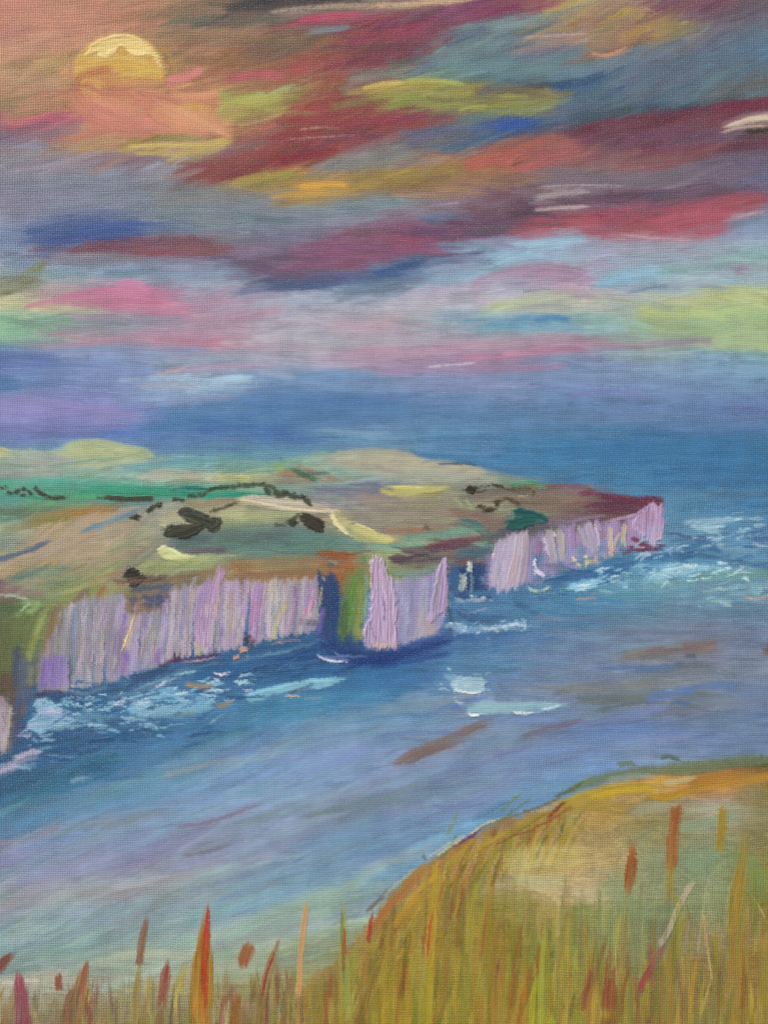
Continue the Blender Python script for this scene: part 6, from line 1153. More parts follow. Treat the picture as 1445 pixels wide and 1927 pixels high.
lattice([540, 640, 740, 840, 940, 1040, 1140, 1240, 1340, 1445], [
 (1420, "9c9060 9c9060 9c9060 9c9060 7c8c7c 7c8c7c 707c68 6c7c6c 54664c 4c5c3c"),
 (1470, "9c9060 9c9060 9c9060 9c9060 8c9c84 8c9c84 9c9470 b49c4c a88448 947c3c"),
 (1520, "9c9060 9c9060 9c9060 9c9060 9c9868 a09c68 a8984c 8c8c60 9ca088 848c60"),
 (1570, "9c9060 9c9060 9c9060 9c8c58 94845c a09860 989460 88905c 8c9c74 848854"),
 (1620, "9c9060 9c9060 9c8c5c a08c5c a8a070 b8ac70 a8a46c 849870 7c9870 80884c"),
 (1670, "9c9060 949064 9c9060 94884c 98986c b4b080 a8ac80 84986c 80986c 80843c"),
 (1720, "9c9060 8c9460 8c8850 8c8440 8c8c44 949450 8c9860 7c9468 849868 848440"),
 (1770, "8c9070 949060 8c8440 8c8838 8c8834 848c40 809058 78845c 8c8c60 948448"),
 (1820, "8c8c68 8c8448 948c34 908c38 8c8c38 7c8c40 808c50 787448 8c8450 8c7c3c"),
 (1870, "8c8454 8c8038 988c2c 948c34 948838 848c34 8c8c3c 7c6c44 847c48 8c783c"),
 (1927, "847c44 8c7c30 948428 8c8430 8c8030 8c8c30 8c8440 7c6c40 847c44 847038"),
], bm, 6, 20, 31, (1.04, .955, 1.))


def G(own, *s, **kw):
    d = dict(a=.8, soft=.55, br=.6, tp=(.1, .3), rag=.8)
    d.update(kw)
    K(own, *s, **d)


CR = new("crest", BK, "yellow and orange ridge line of the grassy bank")
def ridge_pass():
    G(CR, ("1040,1520 1100,1500 1160,1484 1230,1480", 22, "a8943c", D(a=.9)), ("960,1560 1020,1536 1100,1520 1180,1510", 16, "a08c44", D(a=.85)), ("1120,1502 1180,1486 1240,1484", 14, "b09a34", D(a=.9)), ("1220,1500 1260,1498 1300,1484 1360,1476 1445,1462 1560,1450", 16, "ac8438", D(a=.92)), ("1290,1472 1340,1462 1400,1456", 16, "a87c3c", D(a=.92)),
      ("1215,1496 1250,1502 1290,1496", 10, "ac8c30", D(a=.9)), ("900,1600 940,1576 1000,1550", 14, "98843c", D(a=.8)), ("1060,1524 1080,1520", 10, "8c7c44"), ("840,1640 870,1600 900,1580", 12, "a08c30", D(a=.8)))
    G(None, ("1245,1474 1280,1468 1310,1462", 12, "b0a478", D(a=.85)), ("1060,1490 1120,1470 1200,1452 1300,1448 1445,1430 1560,1420", 18, "707c60", D(a=.65, dry=.3, own=BK)), ("1140,1468 1200,1460 1240,1462", 12, "88988c", D(a=.7, dry=.1)), ("1160,1440 1180,1436 1200,1440", 10, "6c8070", D(a=.7)), ("1240,1428 1260,1424 1280,1430", 9, "5c7068", D(a=.8)),
      ("1250,1440 1340,1434 1445,1420", 12, "748264", D(a=.5, dry=.3, own=BK)), ("1080,1480 1120,1462", 8, "6c8458", D(a=.6)), ("1040,1500 1070,1488 1100,1470", 7, "5c6c50", D(a=.7)))
    G(CR, ("852,1596 880,1580 905,1558", 8, "6c4454", D(a=.92)), ("1030,1540 1050,1520 1066,1506", 7, "7c4038", D(a=.85)), ("1000,1560 1040,1540 1080,1512", 5, "984c34", D(a=.6)), ("960,1576 1000,1548 1040,1524", 5, "7c6430", D(a=.7)), ("930,1590 980,1568 1020,1560", 3, "8c4430", D(a=.6)), ("800,1640 830,1612 860,1590", 8, "907c4c", D(a=.8)), ("850,1600 870,1590", 12, "886854", D(a=.6)),
      ("700,1760 740,1700 780,1650 820,1620", 24, "9c7c48", D(a=.85)), ("690,1760 720,1720 760,1670", 12, "a06844", D(a=.8)), ("740,1740 780,1700 830,1670", 22, "a08838", D(a=.85)), ("690,1716 712,1694 736,1668", 8, "6c6450", D(a=.5, dry=.25)), ("860,1570 830,1620", 5, "5c8464", D(a=.7)), ("856,1540 862,1520", 3, "6c8464", D(a=.7)),
      ("940,1530 960,1510 985,1490", 4, "74844c", D(a=.85)), ("950,1536 980,1516 1000,1500", 4, "688054", D(a=.7)), ("930,1548 960,1536", 5, "7c8c58", D(a=.7)), ("840,1572 852,1550 862,1524", 6, "74907c", D(a=.8)), ("796,1606 802,1620", 7, "74746c", D(a=.6)), ("880,1574 910,1552 940,1540", 5, "c8c4a8", D(a=.6, dry=.1, own=None)), ("820,1612 850,1590 880,1570", 5, "c0bc9c", D(a=.7, own=None)))


ridge_pass()
G(None, ("960,1600 1000,1590 1040,1600 1080,1610", 34, "b4a868", D(a=.8, own=None)), ("1000,1620 1060,1610 1100,1616", 20, "c0b070", D(a=.7)), ("960,1650 1020,1660 1060,1650", 26, "b4b084", D(a=.6)), ("970,1560 1040,1550 1100,1540", 16, "a89c5c", D(a=.6)), ("1180,1530 1220,1520 1280,1520", 24, "98987c", D(a=.7)), ("1280,1530 1340,1520 1400,1520", 14, "98a084", D(a=.6)),
  ("1270,1560 1340,1546 1400,1530", 24, "889c7c", D(a=.7)), ("1140,1650 1180,1700 1200,1760", 60, "80986c", D(a=.6)), ("1280,1600 1340,1640", 50, "80987a", D(a=.5)), ("1380,1600 1420,1640 1430,1700", 40, "74905c", D(a=.6)), ("1080,1700 1120,1740", 40, "74884c", D(a=.5)), ("1200,1580 1230,1560", 20, "8c906c", D(a=.6)))
# ------------------------------------------------------------------ grass, drawn upwards
_rg = np.random.RandomState(23)
GR = new("short_grass", BK, "fine upright grass strokes covering the bank")
IDS[GR] = IDS[GR] + ("stuff",)
GL = new("short_grass", None, "fine upright grass strokes at the lower left")
IDS[GL] = IDS[GL] + ("stuff",)
_x = [540, 700, 800, 900, 1060, 1200, 1445, 1570]
_top = [1900, 1740, 1660, 1600, 1640, 1700, 1660, 1640]
greens = "6c7034 787c2c 5c6c3c b4a040 8c8840 948c38 a09434 848840 94904c a89838 7c8440 989c54 8c7c3c a08c3c 988048 b0a044".split()
for k in range(620):
    x = _rg.uniform(560, 1560)
    yt = np.interp(x, _x, _top) + _rg.uniform(0, 1) ** .7 * 320
    if yt > 1990:
        continue
    L = _rg.uniform(60, 220)
    if yt < 1760 and _rg.rand() < .45:
        continue
    ln = _rg.normal(0, .07) * L
    S([(x, yt + L), (x + ln * .3, yt + L * .5), (x + ln, yt)], _rg.uniform(4, 17), greens[_rg.randint(len(greens))], a=_rg.uniform(.3, .75), soft=.8, br=.7, h=.1, own=GR if _rg.rand() < .5 else None, tp=(.1, .5), rag=.8, thin=.7)
# taller ochre and rust blades, overlapping
rust = "8c6430 94702c a07c34 84542c 9c6a34 8c4c34 7c5c2c b08c38 a8943c 74682c 985c30 b4a450".split()
for k in range(150):
    x = _rg.uniform(600, 1560)
    yt = np.interp(x, _x, _top) + (60 if x > 900 else -30) + _rg.uniform(0, 1) * 280
    L = _rg.uniform(70, 240)
    ln = _rg.normal(.06, .1) * L
    S([(x, yt + L), (x + ln * .3, yt + L * .5), (x + ln, yt)], _rg.uniform(3, 13), rust[_rg.randint(len(rust))], a=_rg.uniform(.35, .85), soft=.6, br=.6, dry=_rg.uniform(0, .3), h=.25, own=GR if _rg.rand() < .6 else None, tp=(.1, .5), rag=.8, thin=.6)
# ragged blades breaking the left slope of the bank
for k in range(200):
    f = _rg.uniform(0, 1)
    x = 640 + f * 430
    y = np.interp(x, [640, 700, 760, 830, 900, 980, 1070], [1800, 1740, 1668, 1612, 1575, 1545, 1515])
    L = _rg.uniform(30, 130) * (1.1 - .5 * f)
    ln = _rg.uniform(.1, .75) * L
    y += _rg.uniform(-10, 40)
    S([(x, y + L), (x + ln * .4, y + L * .45), (x + ln, y - 8)], _rg.uniform(3, 10), (rust + greens + ["b89c38", "c0a048"])[_rg.randint(len(rust) + len(greens) + 2)], a=_rg.uniform(.4, .85), soft=.6, br=.6, dry=_rg.uniform(0, .3), h=.25, own=GR, tp=(.1, .5), rag=.8, thin=.6)
low = "7c6c3c 6c5c48 8c8458 9c9868 7c8050 a89c74 94845c 888c60 8c7450 b0ac8c 706c50".split()
for k in range(170):
    x = _rg.uniform(-110, 660)
    yt = _rg.uniform(1830, 1930) - max(0, x - 350) * .12
    L = _rg.uniform(40, 130)
    ln = _rg.normal(0, .09) * L
    S([(x, yt + L), (x + ln * .3, yt + L * .5), (x + ln, yt)], _rg.uniform(3, 11), low[_rg.randint(len(low))], a=_rg.uniform(.3, .65), soft=.8, br=.7, h=.1, own=GL if _rg.rand() < .7 else None, tp=(.1, .5), rag=.8, thin=.75)
for k in range(60):
    x = _rg.uniform(-110, 660)
    yt = _rg.uniform(1800, 1920)
    L = _rg.uniform(50, 150)
    ln = _rg.normal(.1, .12) * L
    S([(x, yt + L), (x + ln * .3, yt + L * .5), (x + ln, yt)], _rg.uniform(5, 18), (rust + ["7c4c44", "84544c", "8c4c50"])[_rg.randint(len(rust) + 3)], a=_rg.uniform(.3, .75), soft=.7, br=.65, dry=_rg.uniform(0, .35), h=.2, own=GL, tp=(.1, .5), rag=.8, thin=.65)
G(GL, ("-100,1930 100,1925 300,1915 560,1900", 60, "8c8468", D(a=.4, soft=.9, dry=.3)), ("-110,2000 300,2000 620,2000", 70, "7c7444", D(a=.7)))


ridge_pass()
F("958,1600 1000,1588 1060,1596 1100,1600 1096,1628 1040,1650 980,1652 952,1630", "bcb070", a=.6, feather=9, rough=10, ang=8, col2="b0a460", thin=.9)
G(None, ("960,1650 1020,1664 1070,1650", 26, "b0b082", D(a=.5, dry=.2)), ("1180,1530 1220,1520 1280,1520", 24, "98987c", D(a=.5, dry=.2)), ("1280,1530 1340,1520 1400,1520", 12, "a0a488", D(a=.5, dry=.2)), ("1270,1560 1340,1546 1400,1530", 20, "8c9c80", D(a=.5, dry=.2)))


G(CR, ("700,1750 730,1708 770,1664 812,1628", 16, "a8763c", D(a=.7, dry=.15)), ("720,1770 760,1716 800,1680", 12, "b48c34", D(a=.7, dry=.1)), ("760,1700 800,1664 840,1636", 10, "b89a3c", D(a=.7)), ("820,1640 850,1606 890,1576", 9, "a87c40", D(a=.7, dry=.1)),
  ("870,1622 910,1590 960,1562", 9, "b49838", D(a=.7)), ("1100,1500 1160,1488 1225,1482", 12, "c0a034", D(a=.8)), ("900,1560 940,1544 990,1528", 6, "7c6c40", D(a=.7, dry=.15)), ("980,1530 1020,1516 1060,1498", 6, "746448", D(a=.7, dry=.15)))
G(None, ("800,1618 840,1590 880,1566", 4, "ccc8ac", D(a=.6, dry=.25)), ("716,1690 750,1660 790,1628", 6, "b4bca4", D(a=.6, dry=.3)))


def stem(label, *s, name="grass_stem", **kw):
    c = new(name, None, label)
    d = dict(a=.93, soft=.42, br=.45, tp=(.08, .35), h=.7, taper=.7, rag=.5, thin=.35)
    d.update(kw)
    G(c, *s, **d)


SD = "seed_head"
stem("tall orange seed head with a red core, the boldest on the left", ("384,2000 378,1900 380,1820 385,1760 392,1690", 40, "a8742c", D(col2="94601c", tp=(.05, .5))), ("372,1990 370,1880 374,1820 380,1770", 10, "a0843c"), ("384,1900 386,1800 390,1740 392,1692", 14, "a84c2c", D(a=.9)), ("388,1770 391,1730 392,1700", 7, "b44444"), ("396,1900 398,1830 398,1770", 6, "a07c28"), ("380,1940 382,1860", 6, "ac7c34"), name=SD)
stem("slim brown seed head with an olive foot", ("262,1820 266,1780 274,1740 279,1716", 15, "84604c", D(tp=(.1, .4))), ("258,1990 258,1880 264,1800", 18, "8c7c3c", D(a=.7)), name=SD)
stem("pale orange blade standing alone", ("562,1880 566,1800 572,1740 577,1696", 11, "c0905c", D(tp=(.1, .1), taper=.2)), ("560,1990 562,1880", 8, "a88c50", D(a=.7)), name="grass_blade")
stem("short blunt russet seed head near the bottom centre", ("456,1826 460,1800 470,1780 478,1774", 26, "94603c", D(tp=(.5, .35), taper=.6)), ("462,1820 468,1790", 5, "ac4c3c", D(a=.6)), name=SD)
stem("crimson edged stem leaning right beside the blunt seed head", ("484,1960 494,1880 508,1820 526,1766", 20, "8c7448", D(a=.85)), ("492,1880 502,1830 514,1800 522,1780", 5, "9c3c44", D(h=.8)), ("518,1790 526,1766", 8, "8c6c5c", D(a=.7)), name="grass_stem")
stem("rusty seed head low in the bottom centre", ("438,1990 444,1900 450,1864", 22, "8c5c30", D(a=.85)), name=SD)
stem("plum pink seed head at the lower left", ("40,1990 42,1900 38,1850 34,1824", 28, "84505c", D(col2="985060", tp=(.1, .3))), ("56,1990 52,1900", 16, "8c4c50", D(a=.7)), ("58,1860 62,1850", 5, "b48c7c", D(a=.5)), name=SD)
stem("wine brown tip cut by the left edge", ("-40,1860 -10,1830 14,1804 38,1790", 22, "7c4c44", D(tp=(.1, .5))), name=SD)
stem("small russet seed head between two taller ones", ("112,1868 111,1850 112,1830", 14, "8c5848", D(tp=(.3, .3))), name=SD)
stem("tall broad buff brown seed head with a dark left side", ("140,2000 144,1900 154,1850 166,1802", 34, "947450", D(tp=(.1, .4))), ("126,1960 130,1890 140,1850", 20, "7c5844", D(a=.85)), ("150,1880 160,1830 166,1806", 14, "946048", D(a=.85)), ("140,2000 144,1920", 20, "8c7c3c", D(a=.7)), name=SD)
stem("narrow brick seed head left of the boldest one", ("302,1900 308,1860 316,1804", 20, "8c5848", D(tp=(.1, .4))), ("296,1990 302,1890", 18, "7c6438", D(a=.75)), ("312,1850 316,1812", 6, "943c48", D(a=.5)), name=SD)
G(GL, ("540,1960 544,1880 556,1820", 16, "847448", D(a=.7)), ("280,1960 286,1880 284,1830", 20, "8c8448", D(a=.6)), ("200,1960 204,1900", 30, "8c8450", D(a=.5)), ("410,1990 404,1900", 16, "8c8c60", D(a=.6)), ("0,1990 0,1920", 26, "7c6444", D(a=.7)), ("90,1990 86,1920", 20, "8c7c5c", D(a=.6)), ("176,1990 190,1910", 14, "948c60", D(a=.6)),
  ("330,1990 336,1910", 16, "84803c", D(a=.6)), ("480,1990 484,1930", 30, "847430", D(a=.7)), ("590,1990 600,1880 604,1830", 26, "8c7c34", D(a=.7)), ("530,1990 536,1920", 24, "84702c", D(a=.7)))
# right of centre
stem("green blade with a red beaded edge where the bank begins", ("660,1990 650,1860 646,1760 650,1684", 20, "949448", D(a=.85)), ("648,1860 644,1760 642,1690", 5, "6c7c58", D(a=.8)), ("650,1800 648,1740", 4, "a84434", D(a=.8)), ("646,1830 645,1760", 4, "8c5434", D(a=.7)), ("641,1680 640,1620", 2.5, "84a8a0", D(a=.6)), name="grass_blade")
stem("red stitched stem against the shaded foot of the bank", ("692,1776 696,1740 702,1714", 7, "a44834", D(dry=.1)), ("686,1860 690,1780", 16, "94743c", D(a=.7)), ("706,1990 700,1860 704,1760", 24, "84783c", D(a=.6)))
stem("golden stem crossing the ridge with a red seam", ("800,1990 806,1860 812,1740 820,1640 826,1600", 22, "a89034", D(a=.88)), ("816,1660 822,1620", 12, "b09430", D(a=.8)), ("803,1800 808,1750 814,1710", 5, "ac4c2c", D(h=.8)), ("826,1700 830,1650 830,1620", 5, "a8782c", D(a=.8)), ("800,1990 802,1880 806,1800", 26, "98902c", D(a=.7)))
stem("brown leaning stem right of the golden one", ("848,1720 860,1650 880,1600 902,1570", 10, "8c7034", D(a=.88)), ("846,1730 852,1680", 4, "7c5040", D(a=.7)), ("870,1630 884,1600", 5, "9c9434", D(a=.7)))
stem("ochre stem with an orange foot on the bare slope", ("924,1990 922,1860 920,1760 926,1680", 18, "8c7c30", D(a=.8)), ("938,1990 936,1880 940,1820", 22, "9c7838", D(a=.6)))
stem("russet edged stem leaning right below the pale patch", ("968,1927 990,1860 1006,1810 1015,1780", 16, "945c28", D(tp=(.2, .3))), ("960,1990 974,1910 990,1870", 16, "8c6c28", D(a=.8)), ("1000,1990 1000,1900 1008,1830", 12, "a8a42c", D(a=.8)), ("1008,1840 1014,1790", 6, "9c4c28", D(a=.8)), name=SD)
stem("lemon green blades rising in the bare slope", ("1020,1990 1018,1880 1020,1800 1028,1720", 12, "98a040", D(a=.75)), ("1040,1990 1036,1900", 16, "a0a430", D(a=.7)), ("1046,1900 1044,1840 1046,1800", 6, "a8ac60", D(a=.6)), name="grass_blade")
stem("thick rusty seed head in the lower middle of the bank", ("1142,1920 1146,1860 1152,1800 1150,1768", 30, "8c5438", D(tp=(.3, .4), taper=.6)), ("1136,1990 1140,1900", 26, "84602c", D(a=.8)), ("1152,1840 1152,1790", 8, "9c5c3c", D(a=.6)), name=SD)
stem("faint brown stem leaning against the rusty seed head", ("1084,1890 1104,1860 1126,1812", 12, "8c6c48", D(a=.7)), ("1096,1880 1108,1850", 4, "7c3c3c", D(a=.6)))
stem("upper left russet seed head on a thin green stalk", ("1178,1700 1182,1660 1188,1620 1193,1578", 22, "94552f", D(tp=(.5, .45), taper=.7)), ("1174,1780 1176,1730 1180,1690", 5, "7c843c", D(a=.7)), ("1184,1660 1190,1600", 6, "84582c", D(a=.6)), name=SD)
stem("upper orange brown seed head, tallest under the ridge", ("1264,1640 1264,1590 1268,1550 1272,1514", 22, "985c34", D(tp=(.1, .08), taper=.3)), ("1258,1700 1260,1650 1262,1610", 18, "94803c", D(a=.75)), ("1262,1620 1264,1560", 8, "946830", D(a=.6)), name=SD)
stem("small ochre seed head right of the tallest one", ("1352,1610 1356,1570 1360,1520", 18, "9c8438", D(tp=(.15, .1), taper=.3)), ("1356,1590 1360,1540", 8, "948034", D(a=.7)), name=SD)
stem("long ochre stem running down the right side", ("1376,1990 1382,1800 1386,1700 1398,1600 1402,1540", 34, "94803c", D(a=.8)), ("1374,1760 1384,1680 1394,1620", 20, "9c8034", D(a=.8)), ("1394,1900 1400,1800", 8, "8c5c30", D(a=.7)))
stem("pinkish white dry stalk slanting up to the right", ("1236,1786 1258,1750 1280,1700 1306,1656", 11, "b0a48c", D(a=.92, tp=(.1, .1), taper=.2, dry=.06)), name="dry_stalk")
stem("crimson curved blade under the pale dry stalk", ("1202,1880 1208,1850 1224,1820 1248,1778", 13, "94504c", D(tp=(.25, .2))), ("1204,1860 1216,1836", 5, "a44450", D(a=.7)), name="grass_blade")
stem("ochre stem rising to meet the pale dry stalk", ("1252,1990 1256,1880 1266,1790 1288,1730 1294,1700", 26, "94803c", D(a=.8)), ("1290,1700 1300,1740", 3, "8c5c34", D(a=.7)), ("1236,1990 1240,1900", 26, "8c7034", D(a=.7)))
stem("thin straw blades crossing at the right side", ("1340,1850 1330,1780 1320,1700", 4, "b4a864", D(a=.8)), ("1445,1740 1430,1710 1410,1680", 4, "b0a468", D(a=.75)), ("1300,1990 1320,1900 1336,1850", 7, "a49c5c", D(a=.6)), ("1420,1990 1430,1850", 7, "a09050", D(a=.6)), name="grass_blade")
G(GR, ("720,1990 730,1880 736,1800", 40, "988c2c", D(a=.6)), ("760,1990 766,1860", 34, "98902c", D(a=.55)), ("860,1990 864,1900 868,1800", 30, "909038", D(a=.5)), ("1080,1990 1084,1900", 40, "7c8838", D(a=.5)), ("1180,1990 1184,1900 1180,1840", 20, "848c4c", D(a=.5)), ("1310,1990 1314,1900", 50, "78744c", D(a=.6)), ("1440,1990 1440,1860 1436,1760", 30, "8c7c3c", D(a=.6)),
  ("1500,1990 1500,1700", 80, "887c3c", D(a=.6)), ("640,1990 646,1900", 40, "8c7c2c", D(a=.6)), ("700,1960 704,1900", 14, "b0a03c", D(a=.5)), ("960,1990 962,1900", 14, "a89c34", D(a=.5)), ("1110,1800 1112,1700", 10, "949c60", D(a=.5)))

# last dry touches over the water, the cliffs and the grass, crisp on top of the blended paint
over(500, (60, 1100, 860, 1290), {k for k in range(len(IDS)) if IDS[k][0] in ("chalk_cliff", "buttress", "sea_stack")}, 86, (20, 70), (2.5, 6), (.4, .8), (0, .3), .12, .6, 4.)
_bank = set(range(BK, len(IDS)))
over(300, (640, 1700, 1560, 1980), _bank, 87, (50, 160), (5, 14), (.35, .75), (0, .35), .12, .6, 5.)
over(200, (760, 1600, 1560, 1760), _bank, 84, (30, 80), (2.5, 6), (.3, .6), (.1, .4), .1, .6, 6.)
over(240, (-110, 1870, 620, 1980), None, 87, (30, 90), (2.5, 7), (.4, .85), (0, .35), .16, .6, 6.)

# the weave drags every edge a little: paint catches on the threads
_X, _Y = np.meshgrid(np.arange(NX), np.arange(NY))
_dx = (nz(_X / .9, _Y / .8, 71) - .5) * 2.4 + (nz(_X / 30, _Y / 1.1, 72) - .5) * 4.5 * (gy[:, None] < 1700)
_dy = (nz(_X / .8, _Y / .9, 73) - .5) * 2.0 + (nz(_X / 1.1, _Y / 30, 74) - .5) * (.6 + 2.2 * (gy[:, None] > 1060))
_ix = np.clip(np.rint(_X + _dx).astype(int), 0, NX - 1)
_iy = np.clip(np.rint(_Y + _dy).astype(int), 0, NY - 1)
COL = COL[_iy, _ix] * .6 + COL * .4

# ------------------------------------------------------------------ materials
SAT, GAIN, LIFT = .89, 1.16, .105


def material(name):
    m = bpy.data.materials.new(name)
    m.use_nodes = True
    return m, m.node_tree, m.node_tree.nodes["Principled BSDF"]


def paint_material():
    """Oil paint: pigment from the strokes, canvas weave as fine relief, pits of thin paint darkened for bare priming and shade."""
    m, t, b = material("oil_paint_on_canvas")
    N, Lk = t.nodes, t.links

    def math_(op, a, b_=None, c=None):
        n = N.new("ShaderNodeMath")
        n.operation = op
        for k, v in enumerate((a, b_, c)):
            if v is None:
                continue
            if isinstance(v, (int, float)):
                n.inputs[k].default_value = v
            else:
                Lk.new(v, n.inputs[k])
        return n.outputs[0]

    def noise(vec, scale, det=2.):
        n = N.new("ShaderNodeTexNoise")
        n.inputs["Scale"].default_value = scale
        n.inputs["Detail"].default_value = det
        Lk.new(vec, n.inputs["Vector"])
        return n.outputs["Fac"]

    tc = N.new("ShaderNodeTexCoord")
    sc = N.new("ShaderNodeVectorMath")
    sc.operation = "SCALE"
    sc.inputs["Scale"].default_value = 1 / U
    Lk.new(tc.outputs["Object"], sc.inputs[0])
    P0 = sc.outputs[0]
    sp = N.new("ShaderNodeSeparateXYZ")
    Lk.new(P0, sp.inputs[0])
    x, z = sp.outputs[0], sp.outputs[2]
    w1 = noise(P0, .012, 1)
    w2 = noise(P0, .12, 1)
    # thread phases: pitch about 0.8 mm, wandering a little, slightly tighter towards the top edge
    xo = math_("MULTIPLY_ADD", w1, 9., x)
    xo = math_("MULTIPLY_ADD", w2, .9, xo)
    zo = math_("MULTIPLY_ADD", w1, -9., z)
    zo = math_("MULTIPLY_ADD", w2, .8, zo)
    u = math_("MULTIPLY", xo, math.pi / 4.3)
    zz = math_("MULTIPLY", z, z)
    v = math_("MULTIPLY_ADD", zz, .00009, math_("MULTIPLY", zo, math.pi / 3.7))
    su, sv = math_("SINE", u), math_("SINE", v)
    au, av = math_("ABSOLUTE", su), math_("ABSOLUTE", sv)
    s = math_("MULTIPLY", su, sv)
    # slubs: every thread varies along its length
    mw = N.new("ShaderNodeMapping")
    mw.inputs["Scale"].default_value = (.25, 1, .028)
    Lk.new(P0, mw.inputs["Vector"])
    mf = N.new("ShaderNodeMapping")
    mf.inputs["Scale"].default_value = (.028, 1, .28)
    Lk.new(P0, mf.inputs["Vector"])
    nw, nf = noise(mw.outputs[0], 1., 2), noise(mf.outputs[0], 1., 2)
    warp = math_("MULTIPLY", au, math_("MULTIPLY_ADD", s, .45, .55))
    weft = math_("MULTIPLY", av, math_("MULTIPLY_ADD", s, -.45, .55))
    warp = math_("MULTIPLY", warp, math_("MULTIPLY_ADD", nw, 1.5, .25))
    weft = math_("MULTIPLY", weft, math_("MULTIPLY_ADD", nf, 1.5, .25))
    weave = math_("MAXIMUM", warp, weft)
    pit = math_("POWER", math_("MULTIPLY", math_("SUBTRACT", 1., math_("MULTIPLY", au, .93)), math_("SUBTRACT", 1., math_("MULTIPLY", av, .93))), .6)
    at = N.new("ShaderNodeAttribute")
    at.attribute_name = "pigment"
    thin = at.outputs["Alpha"]
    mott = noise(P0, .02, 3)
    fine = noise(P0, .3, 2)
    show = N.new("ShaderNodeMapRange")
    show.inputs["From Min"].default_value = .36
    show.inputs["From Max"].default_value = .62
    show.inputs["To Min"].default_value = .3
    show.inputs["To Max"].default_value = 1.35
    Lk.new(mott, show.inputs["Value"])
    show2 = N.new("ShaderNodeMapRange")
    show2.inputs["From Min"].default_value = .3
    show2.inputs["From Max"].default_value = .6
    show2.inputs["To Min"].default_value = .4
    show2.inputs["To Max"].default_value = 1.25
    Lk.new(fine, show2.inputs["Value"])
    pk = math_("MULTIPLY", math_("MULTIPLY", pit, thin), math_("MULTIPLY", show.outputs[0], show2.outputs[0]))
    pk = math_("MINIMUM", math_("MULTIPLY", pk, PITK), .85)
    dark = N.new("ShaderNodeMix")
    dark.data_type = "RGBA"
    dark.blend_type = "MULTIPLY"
    dark.inputs["B"].default_value = (.24, .26, .28, 1)  # pits multiplied darker: bare priming plus weave shade put into the colour
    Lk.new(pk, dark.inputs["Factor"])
    slub = math_("MULTIPLY_ADD", math_("ADD", nw, nf), .07, .93)
    vm = N.new("ShaderNodeVectorMath")
    vm.operation = "SCALE"
    Lk.new(at.outputs["Color"], vm.inputs[0])
    Lk.new(slub, vm.inputs["Scale"])
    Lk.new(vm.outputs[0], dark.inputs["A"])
    # pale grey flecks mixed in on the tops of some threads
    fleck = noise(P0, .42, 1)
    fr = N.new("ShaderNodeMapRange")
    fr.inputs["From Min"].default_value = .56
    fr.inputs["From Max"].default_value = .74
    Lk.new(fleck, fr.inputs["Value"])
    fk = math_("MULTIPLY", math_("MULTIPLY", fr.outputs[0], thin), math_("MULTIPLY", weave, .36))
    lite = N.new("ShaderNodeMix")
    lite.data_type = "RGBA"
    lite.inputs["B"].default_value = (.62, .64, .62, 1)
    Lk.new(fk, lite.inputs["Factor"])
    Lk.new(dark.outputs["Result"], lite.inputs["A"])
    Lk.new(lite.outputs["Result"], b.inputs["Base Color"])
    rg = math_("MULTIPLY_ADD", thin, .22, .36)
    Lk.new(rg, b.inputs["Roughness"])
    b.inputs["Specular IOR Level"].default_value = .22
    hgt = math_("MULTIPLY", weave, math_("MULTIPLY_ADD", thin, .8, .12))
    hgt = math_("MULTIPLY_ADD", fine, .35, hgt)
    bp = N.new("ShaderNodeBump")
    bp.inputs["Strength"].default_value = BUMP
    bp.inputs["Distance"].default_value = U * 1.1
    Lk.new(hgt, bp.inputs["Height"])
    Lk.new(bp.outputs[0], b.inputs["Normal"])
    return m


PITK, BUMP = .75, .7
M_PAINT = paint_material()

m, t, b = material("raw_canvas")
n = t.nodes.new("ShaderNodeTexNoise")
n.inputs["Scale"].default_value = 900
cr = t.nodes.new("ShaderNodeValToRGB")
cr.color_ramp.elements[0].color = (.42, .38, .31, 1)
cr.color_ramp.elements[1].color = (.62, .58, .5, 1)
t.links.new(n.outputs["Fac"], cr.inputs[0])
t.links.new(cr.outputs[0], b.inputs["Base Color"])
b.inputs["Roughness"].default_value = .9
M_RAW = m
m, t, b = material("pine_wood")
n = t.nodes.new("ShaderNodeTexNoise")
n.inputs["Scale"].default_value = 60
n.inputs["Detail"].default_value = 6
cr = t.nodes.new("ShaderNodeValToRGB")
cr.color_ramp.elements[0].color = (.40, .25, .12, 1)
cr.color_ramp.elements[1].color = (.58, .40, .22, 1)
t.links.new(n.outputs["Fac"], cr.inputs[0])
t.links.new(cr.outputs[0], b.inputs["Base Color"])
b.inputs["Roughness"].default_value = .7
M_WOOD = m
m, t, b = material("plaster")
n = t.nodes.new("ShaderNodeTexNoise")
n.inputs["Scale"].default_value = 12
n.inputs["Detail"].default_value = 8
cr = t.nodes.new("ShaderNodeValToRGB")
cr.color_ramp.elements[0].color = (.50, .49, .46, 1)
cr.color_ramp.elements[1].color = (.60, .59, .56, 1)
t.links.new(n.outputs["Fac"], cr.inputs[0])
t.links.new(cr.outputs[0], b.inputs["Base Color"])
bp = t.nodes.new("ShaderNodeBump")
bp.inputs["Distance"].default_value = .002
t.links.new(n.outputs["Fac"], bp.inputs["Height"])
t.links.new(bp.outputs[0], b.inputs["Normal"])
b.inputs["Roughness"].default_value = .9
M_WALL = m
m, t, b = material("paving")
n = t.nodes.new("ShaderNodeTexNoise")
n.inputs["Scale"].default_value = 5
n.inputs["Detail"].default_value = 8
cr = t.nodes.new("ShaderNodeValToRGB")
cr.color_ramp.elements[0].color = (.22, .21, .20, 1)
cr.color_ramp.elements[1].color = (.32, .31, .29, 1)
t.links.new(n.outputs["Fac"], cr.inputs[0])
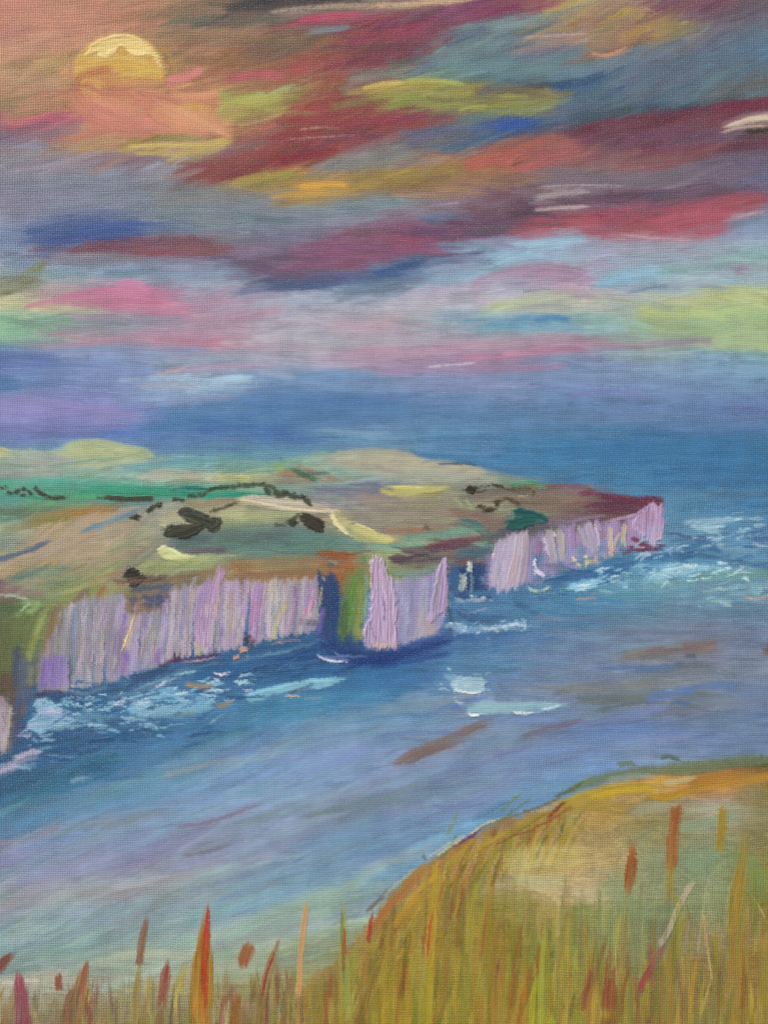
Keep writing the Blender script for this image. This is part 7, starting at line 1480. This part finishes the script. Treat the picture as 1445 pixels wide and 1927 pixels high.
t.links.new(cr.outputs[0], b.inputs["Base Color"])
b.inputs["Roughness"].default_value = .9
M_GROUND = m


def box(name, x0, x1, y0, y1, z0, z1, mat, parent=None, bevel=0):
    v = [(x, y, z) for x in (x0, x1) for y in (y0, y1) for z in (z0, z1)]
    f = [(0, 1, 3, 2), (4, 6, 7, 5), (0, 4, 5, 1), (2, 3, 7, 6), (0, 2, 6, 4), (1, 5, 7, 3)]
    me = bpy.data.meshes.new(name)
    me.from_pydata(v, [], f)
    me.materials.append(mat)
    o = bpy.data.objects.new(name, me)
    SC.collection.objects.link(o)
    if bevel:
        md = o.modifiers.new("bevel", "BEVEL")
        md.width = bevel
        md.segments = 2
    if parent:
        o.parent = parent
    return o


# ------------------------------------------------------------------ setting
w = box("wall", -6, 6, .030, .25, 0, 3.2, M_WALL)
w["kind"] = "structure"
g = box("ground", -40, 40, -60, 40, -.2, 0, M_GROUND)
g["kind"] = "structure"

# ------------------------------------------------------------------ the painting
xl, xr = (X0 - CX) * U, (gx[-1] - CX) * U
zt, zb = -(Y0 - CY) * U, -(gy[-1] - CY) * U
root = box("painting", xl, xr, .0004, .0045, zb, zt, M_RAW)
root.location = (0, 0, ZC)
root["label"] = "unframed oil painting on coarse canvas of sunset clouds, chalk cliffs, blue sea and grass"
root["category"] = "painting"
e = .0003
for nm, a in (("stretcher_bar", (xl + e, xl + .04, .0048, .0255, zb + e, zt - e)), ("stretcher_bar", (xr - .04, xr - e, .0048, .0255, zb + e, zt - e)),
              ("stretcher_bar", (xl + .0403, xr - .0403, .0048, .0255, zb + e, zb + .04)), ("stretcher_bar", (xl + .0403, xr - .0403, .0048, .0255, zt - .04, zt - e))):
    box(nm, *a, M_WOOD, root)
for a in ((xl - .0006, xl - .0001, .0004, .026, zb, zt), (xr + .0001, xr + .0006, .0004, .026, zb, zt)):
    box("canvas_edge", *a, M_RAW, root)
for a in ((xl, xr, .0048, .026, zt + .0001, zt + .0006), (xl, xr, .0048, .026, zb - .0006, zb - .0001)):
    box("canvas_edge", *a, M_RAW, root)

# pigment: picture values to linear reflectance
lum = (COL @ np.array([.3, .59, .11], np.float32))[..., None]
C = np.clip((lum + (COL - lum) * SAT) * GAIN - LIFT, .02, .96)
lin = np.where(C <= .04045, C / 12.92, ((C + .055) / 1.055) ** 2.4).astype(np.float32)
rgba = np.concatenate([lin, THIN[..., None]], -1).astype(np.float32).reshape(-1, 4)
XX, YY = np.meshgrid(gx, gy)
co = np.stack([(XX - CX) * U, -np.minimum(HGT, 4) * U, -(YY - CY) * U], -1).astype(np.float32).reshape(-1, 3)
own = OWN[:-1, :-1].copy()
own[own == 0] = SKY
jj, ii = np.meshgrid(np.arange(NY - 1), np.arange(NX - 1), indexing="ij")
a0 = (jj * NX + ii).ravel()
quads = np.stack([a0, a0 + NX, a0 + NX + 1, a0 + 1], -1)
of = own.ravel()
order = np.argsort(of, kind="stable")
so_ = of[order]
cuts = np.searchsorted(so_, np.arange(len(IDS) + 1))


def relief(name, q):
    vs, inv = np.unique(q.ravel(), return_inverse=True)
    me = bpy.data.meshes.new(name)
    nq = len(q)
    me.vertices.add(len(vs))
    me.vertices.foreach_set("co", co[vs].ravel())
    me.loops.add(nq * 4)
    me.loops.foreach_set("vertex_index", inv.astype(np.int32).ravel())
    me.polygons.add(nq)
    me.polygons.foreach_set("loop_start", np.arange(nq, dtype=np.int32) * 4)
    me.polygons.foreach_set("loop_total", np.full(nq, 4, np.int32))
    ca = me.color_attributes.new("pigment", "FLOAT_COLOR", "POINT")
    ca.data.foreach_set("color", rgba[vs].ravel())
    me.update(calc_edges=True)
    me.polygons.foreach_set("use_smooth", np.zeros(nq, bool))
    me.materials.append(M_PAINT)
    return me


objs = {}
for k in range(1, len(IDS)):
    q = quads[order[cuts[k]:cuts[k + 1]]]
    rec = IDS[k]
    if len(q) < 6:
        objs[k] = None
        if len(q):
            of[order[cuts[k]:cuts[k + 1]]] = SEA
        continue
    o = bpy.data.objects.new(rec[0], relief(rec[0], q))
    SC.collection.objects.link(o)
    par = objs.get(rec[1]) if rec[1] is not None else None
    o.parent = par or root
    if rec[2]:
        o["label"] = rec[2]
    if len(rec) > 3:
        o["kind"] = rec[3]
    objs[k] = o
print("painted parts:", sum(1 for o in objs.values() if o), "cells:", len(quads))
